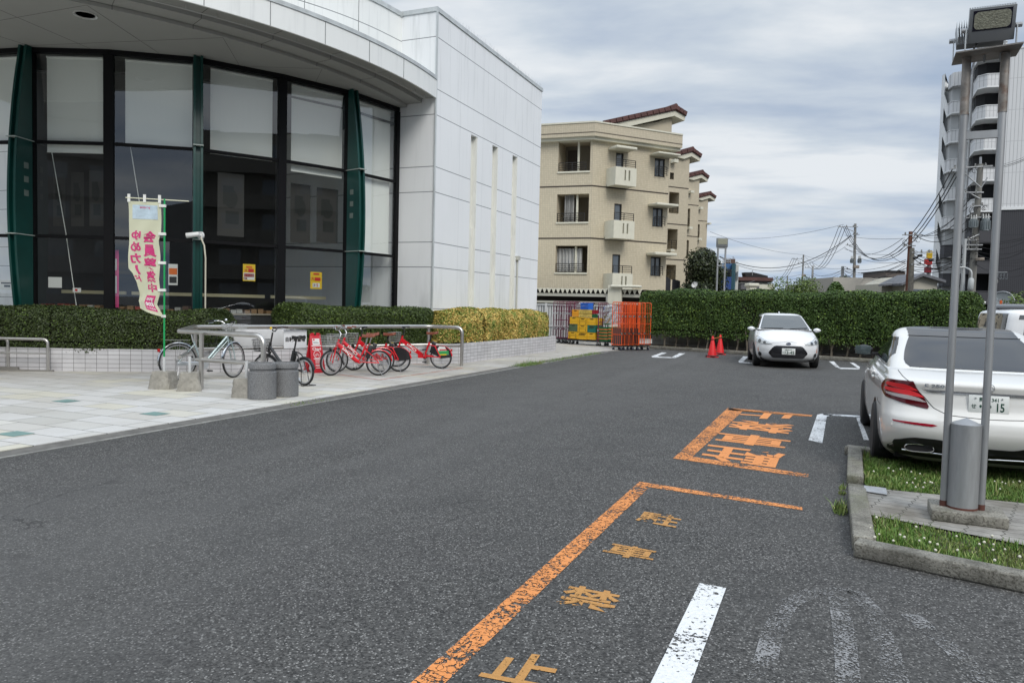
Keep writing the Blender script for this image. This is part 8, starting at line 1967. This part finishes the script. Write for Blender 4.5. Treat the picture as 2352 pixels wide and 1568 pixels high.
o = thing('shop_sign', 'yellow and red sign tower glimpsed left of the white tower block', 'sign', tuple(Zr(680, 1100, 95))); fr_box(o, 'yellow_panel', Zr, 670, 990, 710, 1060, 95, M_ink['yellow'], .5); fr_box(o, 'red_panel', Zr, 648, 1068, 708, 1122, 94.9, M_ink['red'], .5); fr_box(o, 'lower_red_panel', Zr, 648, 1145, 700, 1200, 94.9, mat('sign_dark_red', (.28, .02, .03), .6), .5)
p0, p1 = Zr(680, 1060, 95.5), Zr(680, 1400, 95.5); MB().tube([(p0.x, p0.y, 0), (p0.x, p0.y, p0.z+1)], .25, 8).build('mast', M_galv, o)
# white distant low buildings
for (x0, x1, y, dp, lab) in ((1700, 1830, 940, 120, 'distant pale roof left of the round clipped bush'), (1410, 1500, 935, 150, 'distant pale building between the two street poles on the left'), (1640, 1760, 905, 170, 'distant long white building above the other far roofs')):
    o = thing('house', lab, 'house', tuple(Za(x0, 1000, dp)), group='far low roofs'); hbox(o, 'wall', Za, x0, x1, y+10, dp, 8, M_hw); fr_box(o, 'roof', Za, x0-6, y-4, x1+6, y+10, dp-.3, M_kaw, 8)

def tree(label, c, rad, hgt, n, leaf, m, trunk_h=1.0, name='tree', cat='tree', group=None, blobs=9, flat=1.0):
    c = Vector(c); o = thing(name, label, cat, tuple(c), 0, group); P = []; Nn = []
    for b_ in range(blobs):
        a = RNG.uniform(0, 2*np.pi); rr = rad*.55*math.sqrt(RNG.uniform(0, 1)); zc = trunk_h+(hgt-trunk_h)*RNG.uniform(.18, .82); f = 1-abs((zc-trunk_h)/(hgt-trunk_h)-.45)*.7
        br = rad*RNG.uniform(.38, .62); cc3 = np.array([rr*math.cos(a)*f, rr*math.sin(a)*f, zc]); k_ = n//blobs
        v = RNG.normal(0, 1, (k_, 3)); v /= np.linalg.norm(v, axis=1)[:, None]; r2 = br*RNG.uniform(.55, 1.05, (k_, 1)); q = cc3+v*r2*np.array([1, 1, flat*(hgt-trunk_h)/(2.4*rad)]); P.append(q); Nn.append(v)
    P = np.concatenate(P)+np.array(c); Nn = np.concatenate(Nn); P[:, 2] = np.maximum(P[:, 2], .1)
    leaves('crown', P, Nn, leaf, m, o)
    m_ = MB(); m_.tube([(0, 0, 0), (.05*rad, 0, trunk_h), (0, .05*rad, hgt*.6)], [rad*.09, rad*.07, rad*.03], 8)
    for i in range(6): a = i*1.05; m_.tube([(0, 0, trunk_h*.9+i*.1*rad), (rad*.45*math.cos(a), rad*.45*math.sin(a), trunk_h+(hgt-trunk_h)*.55)], [rad*.04, rad*.015], 5)
    m_.build('trunk', M_bark, o, world=False, smooth=60); return o
L_tree = leafmat('dark_tree_leaves', (.010, .018, .006), (.035, .05, .016), (.06, .08, .02), .5, .4, .12); L_bush = leafmat('bright_bush_leaves', (.05, .09, .015), (.13, .19, .03), None, .5, .8); L_round = leafmat('clipped_bush_leaves', (.03, .07, .012), (.09, .16, .025), None, .5, .8)
def gnd(v): return (v.x, v.y, 0)
tp = Za(70, 400, 52); tree('dark evergreen tree between the beige apartment block and the twin-pole lamp', gnd(Za(-60, 900, 52)), 2.0, tp.z+.1, 26000, .10, L_tree, .5, blobs=16)
for x, y, dp, r_, lab in ((1110, 925, 50, 1.7, 'light green bush showing above the hedge, left of the street poles'), (1370, 935, 50, 1.6, 'light green bush showing above the hedge at the foot of the street poles')):
    p = Za(x, y, dp); tree(lab, gnd(p), r_, p.z+.5, 6000, .07, L_bush, .2, 'bush', 'bush')
p = Za(1975, 885, 48); o = thing('round_bush', 'smooth dome-clipped round green bush showing above the hedge', 'bush', gnd(p)); n_ = 14000; v = RNG.normal(0, 1, (n_, 3)); v /= np.linalg.norm(v, axis=1)[:, None]; v[:, 2] = np.abs(v[:, 2]); rx = (Za(2140, 1000, 48)-Za(1818, 1000, 48)).length*.72
leaves('foliage', np.array(gnd(p))+v*np.array([rx, rx, p.z])*RNG.uniform(.93, 1, (n_, 1)), v, .07, L_round, o); MB().lathe([(0, 0), (rx*.9, 0), (rx*.9, .3), (rx*.82, p.z*.5), (rx*.5, p.z*.84), (0, p.z*.95)], 24).build('branches', M_core, o, world=False)
p = Zr(1620, 1520, 24); tree('yellow-green shrub cut off by the right edge, beyond the parked cars', gnd(Zr(1640, 1520, 24)), 1.0, Zr(1600, 1440, 24).z+.25, 5000, .05, L_bush, .1, 'shrub', 'bush')
# far wooded ridge line of greenery
m_ = leafmat('far_leaves', (.03, .06, .02), (.08, .12, .04), None, .7, .2); P = []
a, b = Za(1480, 940, 190), Za(2160, 890, 190); n_ = 5000; t = RNG.uniform(0, 1, n_); hh = a.z+(b.z-a.z)*t+1.0*np.sin(t*9); P = np.c_[a.x+(b.x-a.x)*t, a.y+(b.y-a.y)*t+RNG.uniform(-5, 5, n_), hh*np.sqrt(RNG.uniform(0, 1, n_))]
tag(leaves('far_trees', P, np.tile([0, -.7, .7], (n_, 1)), .9, m_), 'band of distant green trees behind the round bush', 'trees', None, 'stuff')

# ---------------- poles and cables ----------------
M_cpole = mat('concrete_pole', (.24, .235, .22), .8, var=.2, stretch=(1, 1, .2)); M_bpole = mat('brown_wood_pole', (.13, .055, .035), .85, var=.3, stretch=(1, 1, .2)); M_wire = mat('cable_black', (.02, .02, .022), .6); M_wg = mat('cable_grey', (.10, .11, .12), .6); M_trf = mat('transformer_grey', (.24, .27, .28), .5, .3)
def pole(label, zf, x, ytop, dep, r_, m, arms=(), xb=None, boxes=(), trf=(), name='utility_pole', cat='utility pole', brace=()):
    t = zf(x, ytop, dep); bx = zf(xb, ytop+600, dep) if xb is not None else t; base = Vector((bx.x, bx.y, 0)); o = thing(name, label, cat, tuple(base))
    o_up = Vector((t.x, t.y, t.z)); MB().tube([base, o_up], [r_*1.25, r_*.85], 12).build('shaft', m, o, smooth=50)
    for (x0, x1, y, *rest) in arms:
        a, b = zf(x0, y, dep-.15), zf(x1, y+(rest[0] if rest else 0), dep-.15); am = MB().tube([a, b], .05, 4).build('crossarm', M_galv, o)
        q = MB(); n = max(2, int((b-a).length/.55))
        for i in range(n): p = a+(b-a)*((i+.3)/n); q.lathe([(0, 0), (.05, 0), (.07, .07), (.04, .12), (.06, .17), (0, .22)], 8, tuple(p))
        q.build('insulators', mat('insulator', (.18, .18, .17), .4), am)
    for (x0, y0, x1, y1) in boxes: a, b = zf(x0, y0, dep-.25), zf(x1, y1, dep-.25); MB().box((a+b)/2, ((a-b).xy.length, .4, abs(a.z-b.z)), math.atan2((b-a).y, (b-a).x)).build('switch_box', mat('box_tan', (.28, .24, .2), .6), o, bevel=.02)
    for (x0, y0, x1, y1) in trf:
        a, b = zf(x0, y0, dep-.3), zf(x1, y1, dep-.3); c = (a+b)/2; w_ = (a-b).xy.length/2; hh = abs(a.z-b.z); q = MB().lathe([(0, c.z-hh/2), (w_*.92, c.z-hh/2), (w_*.92, c.z+hh*.38), (w_, c.z+hh*.38), (w_, c.z+hh/2), (0, c.z+hh/2)], 18, (c.x, c.y, 0))
        for i in range(14): aa = 2*math.pi*i/14; q.box((c.x+math.cos(aa)*w_*1.02, c.y+math.sin(aa)*w_*1.02, c.z-hh*.05), (.09, .02, hh*.7), aa)
        tr_ = q.build('transformer', M_trf, o, smooth=30); q = MB()
        for i in (-1, 0, 1): q.lathe([(0, 0), (.05, 0), (.03, .12), (.05, .14), (.02, .3), (0, .3)], 8, (c.x+i*w_*.6, c.y, c.z+hh/2))
        q.build('bushings', mat('bushing_white', (.5, .5, .48), .4), tr_)
    for (x0, y0, x1, y1) in brace: MB().tube([zf(x0, y0, dep-.1), zf(x1, y1, dep-.1)], .04, 5).build('brace', M_galv, o)
    return o
pole('slim distant utility pole with double crossarms, left of the paler pole', Za, 1466, 465, 130, .15, M_cpole, arms=((1285, 1480, 532), (1372, 1522, 600), (1485, 1565, 668)), boxes=((1442, 770, 1495, 812),), brace=((1320, 530, 1455, 590),))
pole('pale concrete pole with a spike top, between the slim pole and the tall pole', Za, 1613, 640, 112, .17, mat('pale_pole', (.34, .34, .33), .8)); pole('short thick pale pole just left of the tall crossarm pole', Za, 2082, 648, 95, .22, MC['pale_pole'], arms=((2060, 2200, 690),))
pole('small far pole with a lamp above the left bush', Za, 1214, 795, 170, .15, M_cpole, arms=((1214, 1275, 855),))
pole('tall crossarm pole with two small transformers in the middle distance', Za, 2278, -20, 82, .15, M_cpole, xb=2290, arms=((2005, 2320, 30), (2235, 2345, 150), (2130, 2305, 315)), boxes=((2248, 630, 2330, 680),), trf=((2205, 525, 2250, 598), (2322, 520, 2366, 598)), brace=((2180, 325, 2280, 360), (2120, 45, 2275, 110)))
pole('leaning brown wooden pole left of the tower', Zr, 497, 800, 56, .16, M_bpole, xb=464, arms=((415, 605, 832), (418, 545, 938)))
pole('shorter grey pole standing against the brown wooden pole', Zr, 511, 960, 55, .19, mat('old_concrete', (.15, .14, .12), .9, var=.3), xb=492, arms=((505, 730, 1003), (500, 640, 1120)))
pole('big grey utility pole with large transformers in front of the tower', Zr, 1181, 140, 48, .20, mat('old_concrete2', (.17, .165, .15), .9, var=.3, stretch=(1, 1, .2)), xb=1118, arms=((900, 1300, 180, -25), (1000, 1210, 415), (1080, 1260, 550, -8), (1040, 1280, 665, -10), (1045, 1140, 882), (1040, 1200, 930), (1040, 1190, 972), (1340, 1345, 1300)), boxes=((1150, 1055, 1202, 1085),), trf=((1080, 675, 1145, 762), (1195, 670, 1265, 792)), brace=((1020, 225, 1185, 368), (1060, 415, 1175, 478), (1050, 880, 1170, 825), (1188, 368, 1250, 270)))
MB_ = MB().tube([Zr(1182, 70, 48), Zr(1180, 145, 48)], .07, 6).build('pole_top_spike', M_galv, None); tag(MB_, 'thin steel extension on top of the big grey utility pole', 'pole extension')
o = pole('white street-lamp pole in front of the tower', Zr, 1032, 870, 46, .10, mat('white_steel_pole', (.42, .43, .43), .5, .2), xb=1000, arms=(), name='street_lamp', cat='street lamp')
MB().tube(bend([Zr(950, 1150, 46), Zr(1030, 1150, 46), Zr(1095, 1180, 45.6), Zr(1092, 1260, 45.6)], .8), .055, 8).build('lamp_arm', MC['white_steel_pole'], o, smooth=60); MB().tube([Zr(1092, 1255, 45.6), Zr(1090, 1270, 45.6), Zr(1082, 1360, 45.6), Zr(1081, 1372, 45.6)], [.1, .16, .16, .1], 12).build('lamp_head', mat('lamp_pale', (.40, .42, .42), .5), o, smooth=50)
m_ = MB(); a, b = Zr(1335, 1202, 66), Zr(1440, 1200, 66); m_.tube([a, b], .08, 5)
for x in (1360, 1385, 1420): m_.tube(bend([Zr(x, 1205, 66), Zr(x-12, 1240, 66), Zr(x+20, 1275, 66), Zr(x+22, 1210, 66)], .3), .04, 5)
tag(m_.build('cable_bracket', M_wg), 'wall bracket with looped black cables on the charcoal tower wall', 'bracket')
# distant twin-pole floodlight
c = Za(190, 350, 46); o = thing('floodlight_mast', 'small distant twin-pole floodlight in front of the blue house', 'light pole', gnd(c))
for x, xb in ((128, 105), (246, 222)):
    t, b_ = Za(x, 352, 46), Za(xb, 1000, 46); MB().tube([(b_.x, b_.y, 0), tuple(t)], .055, 10).build('pole', M_galv, o, smooth=50)
MB().tube([Za(128, 352, 46), Za(248, 350, 46)], .035, 6).build('head_bar', M_galv, o); MB().tube([Za(120, 640, 46), Za(238, 640, 46)], .05, 6).build('crossbar', M_galv, o)
h0 = Za(190, 278, 46); MB().box(h0, (.68, .18, .55), math.atan2(.39, .92)).build('lamp_head', MC['lamp_grey_paint'], o, bevel=.02); MB().box(h0-Vector((-.39, .92, 0))*.095+Vector((0, 0, .07)), (.58, .02, .34), math.atan2(.39, .92)).build('led_panel', MC['led_lens_panel'], o); MB().box(h0-Vector((0, 0, .33)), (.62, .1, .06), math.atan2(.39, .92)).build('bracket', M_galv, o)
# round convex mirror seen from behind / dish near the tower
o = dish(Zr(1398, 1498, 34), .50, 'large round translucent dish with an orange post, in front of the charcoal tower wall', (-.5, -1, .12), 1.5, mat('dish_pale', (.33, .36, .37), .5)); 
q_ = Zr(1380, 1520, 33.3); tag(MB().tube([(q_.x, q_.y, 0), (q_.x, q_.y, Zr(1378, 1472, 33.3).z)], .055, 10).build('marker_post', mat('orange_post', (.65, .12, .03), .5), smooth=50), 'orange marker post standing in front of the round dish', 'post')
m_ = MB()
for i in range(5): p_ = Zr(1170+i*13, 1500, 36); m_.tube([(p_.x, p_.y, 0), (p_.x, p_.y, Zr(1170, 1490, 36).z)], .025, 5)
m_.tube([Zr(1160, 1490, 36), Zr(1232, 1490, 36)], .03, 5); tag(m_.build('white_railing', M_white), 'short white railing at the right end of the tall hedge', 'railing')
wn = 0
def wire(a, b, sag=.5, r_=.022, m=None, lab='thin dark overhead cable strung between the distant poles', grp='distant overhead cables'):
    a, b = Vector(a), Vector(b); P = [a*(1-t)+b*t-Vector((0, 0, 4*sag*t*(1-t))) for t in [i/16 for i in range(17)]]
    return tag(MB().tube(P, r_*.68, 4).build('overhead_cable', m or M_wire, fix=False), lab, 'cable', grp)
l2 = 'heavy twin cable sweeping from behind the blue house up to the tall crossarm pole'; g2 = 'heavy sweeping cables'
wire(Za(150, 492, 75), Za(2215, 160, 82), 2.2, .06, lab=l2, grp=g2); wire(Za(150, 502, 75), Za(2215, 168, 82), 2.5, .035, lab=l2, grp=g2)
l3 = 'one of three parallel lines sagging from the tall crossarm pole to the slim pole'
for i, x in enumerate((2020, 2075, 2130)): wire(Za(x, 25, 82), Za(1285+45*i+230, 590, 130), 2.6, .045, lab=l3, grp='three lines to the slim pole')
l4 = 'one of three parallel lines dropping left from the slim distant pole'
for i, x in enumerate((1290, 1328, 1365)): wire(Za(x, 520, 130), Za(970+40*i, 810, 190), 2, .05, lab=l4, grp='three lines dropping left')
l5 = 'one of three heavy lines rising from the crossarm pole to the big grey pole'
for i, (x, y) in enumerate(((905, 190), (935, 222), (945, 262))): wire(Zr(-170+20*i, 745, 82), Zr(x, y, 49), 4.6, .045, lab=l5, grp='three heavy lines to the big grey pole')
random.seed(3)
for (x0, y0, d0, x1, y1, d1, s_) in ((990, 800, 140, 1450, 770, 130, .3), (1000, 835, 140, 1450, 812, 130, .4), (1480, 770, 130, 2060, 715, 95, .5), (1480, 800, 130, 2070, 740, 95, .9), (1620, 790, 112, 2080, 770, 95, 1.2), (1620, 830, 112, 2270, 800, 83, 1.5), (1500, 900, 120, 2270, 870, 83, .8), (1620, 760, 112, 2080, 700, 95, .6), (1480, 935, 125, 2150, 860, 90, 1.2), (780, 975, 100, 1480, 905, 128, .8), (850, 990, 100, 1480, 930, 128, .8), (1240, 930, 150, 1440, 840, 128, .2), (2090, 690, 95, 2280, 720, 83, .3), (2090, 730, 95, 2280, 760, 83, .4), (2090, 780, 95, 2280, 700, 83, .5), (1470, 470, 130, 2120, 340, 110, 1.0), (1470, 480, 130, 2080, 680, 95, .8), (0, 105, 100, 1460, 465, 130, .6), (0, 180, 130, 2100, -10, 100, 1), (360, 1000, 66, 1000, 965, 100, .3), (240, 860, 62, 700, 870, 70, .3)):
    wire(Za(x0, y0, d0), Za(x1, y1, d1), s_, .035, M_wg)
l6 = 'cable in the tangle between the tall crossarm pole and the brown wooden pole'
for (x0, y0, d0, x1, y1, d1, s_) in ((-150, 1165, 82, 450, 1075, 56, .4), (-150, 1190, 82, 450, 1110, 56, .6), (-150, 1215, 82, 450, 1130, 56, .9), (-150, 1230, 82, 460, 1150, 56, .6), (-150, 1180, 82, 460, 1165, 56, .3), (-150, 955, 82, 420, 865, 56, 1.0), (-150, 970, 82, 300, 1025, 70, .2), (0, 1060, 82, 460, 1090, 56, .3), (300, 1025, 70, 415, 970, 56, .1), (300, 1030, 70, 450, 1115, 56, .1), (-150, 835, 82, 440, 865, 56, .2), (-150, 1140, 82, 450, 1090, 56, .9)):
    wire(Zr(x0, y0, d0), Zr(x1, y1, d1), s_, .03, M_wire, l6, 'tangle left of the brown pole')
l7 = 'cable in the tangle between the brown wooden pole and the big grey pole'
for (x0, y0, x1, y1, s_) in ((600, 832, 1050, 690, .6), (600, 828, 1000, 660, .5), (540, 832, 1140, 690, .9), (520, 1000, 1110, 1060, .4), (520, 1010, 1120, 1085, .4), (520, 1025, 1110, 940, .9), (520, 1110, 1100, 1060, .5), (510, 1165, 1100, 985, .5), (525, 1180, 1110, 1010, .6), (525, 1080, 1050, 930, .3), (520, 1060, 1110, 1100, .7), (520, 975, 1100, 910, .6), (500, 870, 1060, 560, .4), (560, 840, 1100, 440, .8), (520, 1140, 1120, 1100, .3), (520, 1095, 1110, 1130, .2)):
    wire(Zr(x0, y0, 56), Zr(x1, y1, 48), s_, random.choice((.02, .03, .04)), M_wire, l7, 'tangle right of the brown pole')
l8 = 'cable running from the big grey pole to the right edge across the tower'
for (x0, y0, x1, y1, s_) in ((1190, 155, 1640, 55, .2), (1190, 170, 1640, 75, .2), (1190, 185, 1640, 88, .2), (1130, 885, 1640, 848, .2), (1130, 905, 1640, 865, .2), (1130, 930, 1640, 880, .4), (1130, 985, 1640, 965, .3), (1130, 1010, 1640, 968, .5), (1130, 1060, 1640, 1058, .2), (1130, 1075, 1640, 1085, .2), (1130, 1120, 1640, 1135, .4), (1130, 1105, 1640, 1210, .5)):
    wire(Zr(x0, y0, 48), Zr(x1, y1, 44), s_, random.choice((.014, .018, .024)), M_wire, l8, 'cables across the tower')
for i, (x, y) in enumerate(((590, 1035), (545, 1058), (700, 1080), (770, 1105), (880, 1060))):
    a = Zr(x-28, y+3, 53); b = Zr(x+22, y-6, 53); tag(MB().tube([a, a+(b-a)*.15, a+(b-a)*.85, b], [.03, .10, .10, .03], 8).build('cable_closure', M_black, smooth=50), 'black cylinder closure hanging in the cable tangle left of the tower', 'cable closure', 'black cable closures')
q = MB()
for (cx, cy, r_) in ((1095, 590, 26), (1115, 600, 30), (1135, 585, 22), (1225, 565, 20), (1210, 575, 16), (1100, 850, 26), (1150, 870, 24), (1120, 200, 22), (1080, 195, 18), (570, 880, 22), (545, 875, 18), (440, 905, 22)):
    c = Zr(cx, cy, 47.6 if cx > 800 else 55.5); e = Zr(cx+r_, cy, 47.6 if cx > 800 else 55.5); R_ = (e-c).length; q.tube([c+Vector((.92*math.cos(t)*R_, .39*math.cos(t)*R_, math.sin(t)*R_*1.1)) for t in [2*math.pi*i/16 for i in range(15)]], .018, 4)
tag(q.build('cable_loops', M_wire, fix=False), 'looped jumper cables hanging round the crossarms of the near utility poles', 'cables', None, 'stuff')

# ---------------- buildings across the street (seen mirrored in the store glass) ----------------
def farblock(label, x0, x1, y0, y1, h, col, rows=4, sp=3.2, side='W'):
    o = thing('apartment_building', label, 'building', ((x0+x1)/2, (y0+y1)/2, 0)); m1 = mat('far_render_%d' % int(h*10), col, .8, var=.1); MB().bb(x0, x1, y0, y1, 0, h).build('wall', m1, o); n = int((h-1)/2.9)
    for f in range(n):
        z = 1.2+2.9*f; m_ = MB(); m2 = MB()
        if side == 'W':
            L_ = y1-y0; k_ = int(L_/sp)
            for i in range(k_): yy = y0+(i+.5)*L_/k_; m_.bb(x0-.02, x0+.1, yy-.9, yy+.9, z, z+1.7)
            m2.bb(x0-1.0, x0-.85, y0+.4, y1-.4, z-.7, z+.35); m2.bb(x0-1.0, x0, y0+.4, y1-.4, z-.85, z-.7)
        else:
            L_ = x1-x0; k_ = int(L_/sp)
            for i in range(k_): xx = x0+(i+.5)*L_/k_; m_.bb(xx-.9, xx+.9, y1-.1, y1+.02, z, z+1.7)
            m2.bb(x0+.4, x1-.4, y1+.85, y1+1.0, z-.7, z+.35); m2.bb(x0+.4, x1-.4, y1, y1+1.0, z-.85, z-.7)
        m_.build('windows', M_win, o); m2.build('balcony', m1, o)
    return o
farblock('beige apartment building across the street, mirrored in the right-hand glass bays', 34, 46, -6, 34, 15.5, (.13, .12, .10))
farblock('brown apartment building behind the camera, mirrored in the left glass bays', -46, -4, -48, -36, 19, (.09, .08, .07), side='N')
farblock('grey apartment building behind the camera, mirrored low in the centre glass bays', 12, 40, -50, -38, 11, (.12, .115, .11), side='N')
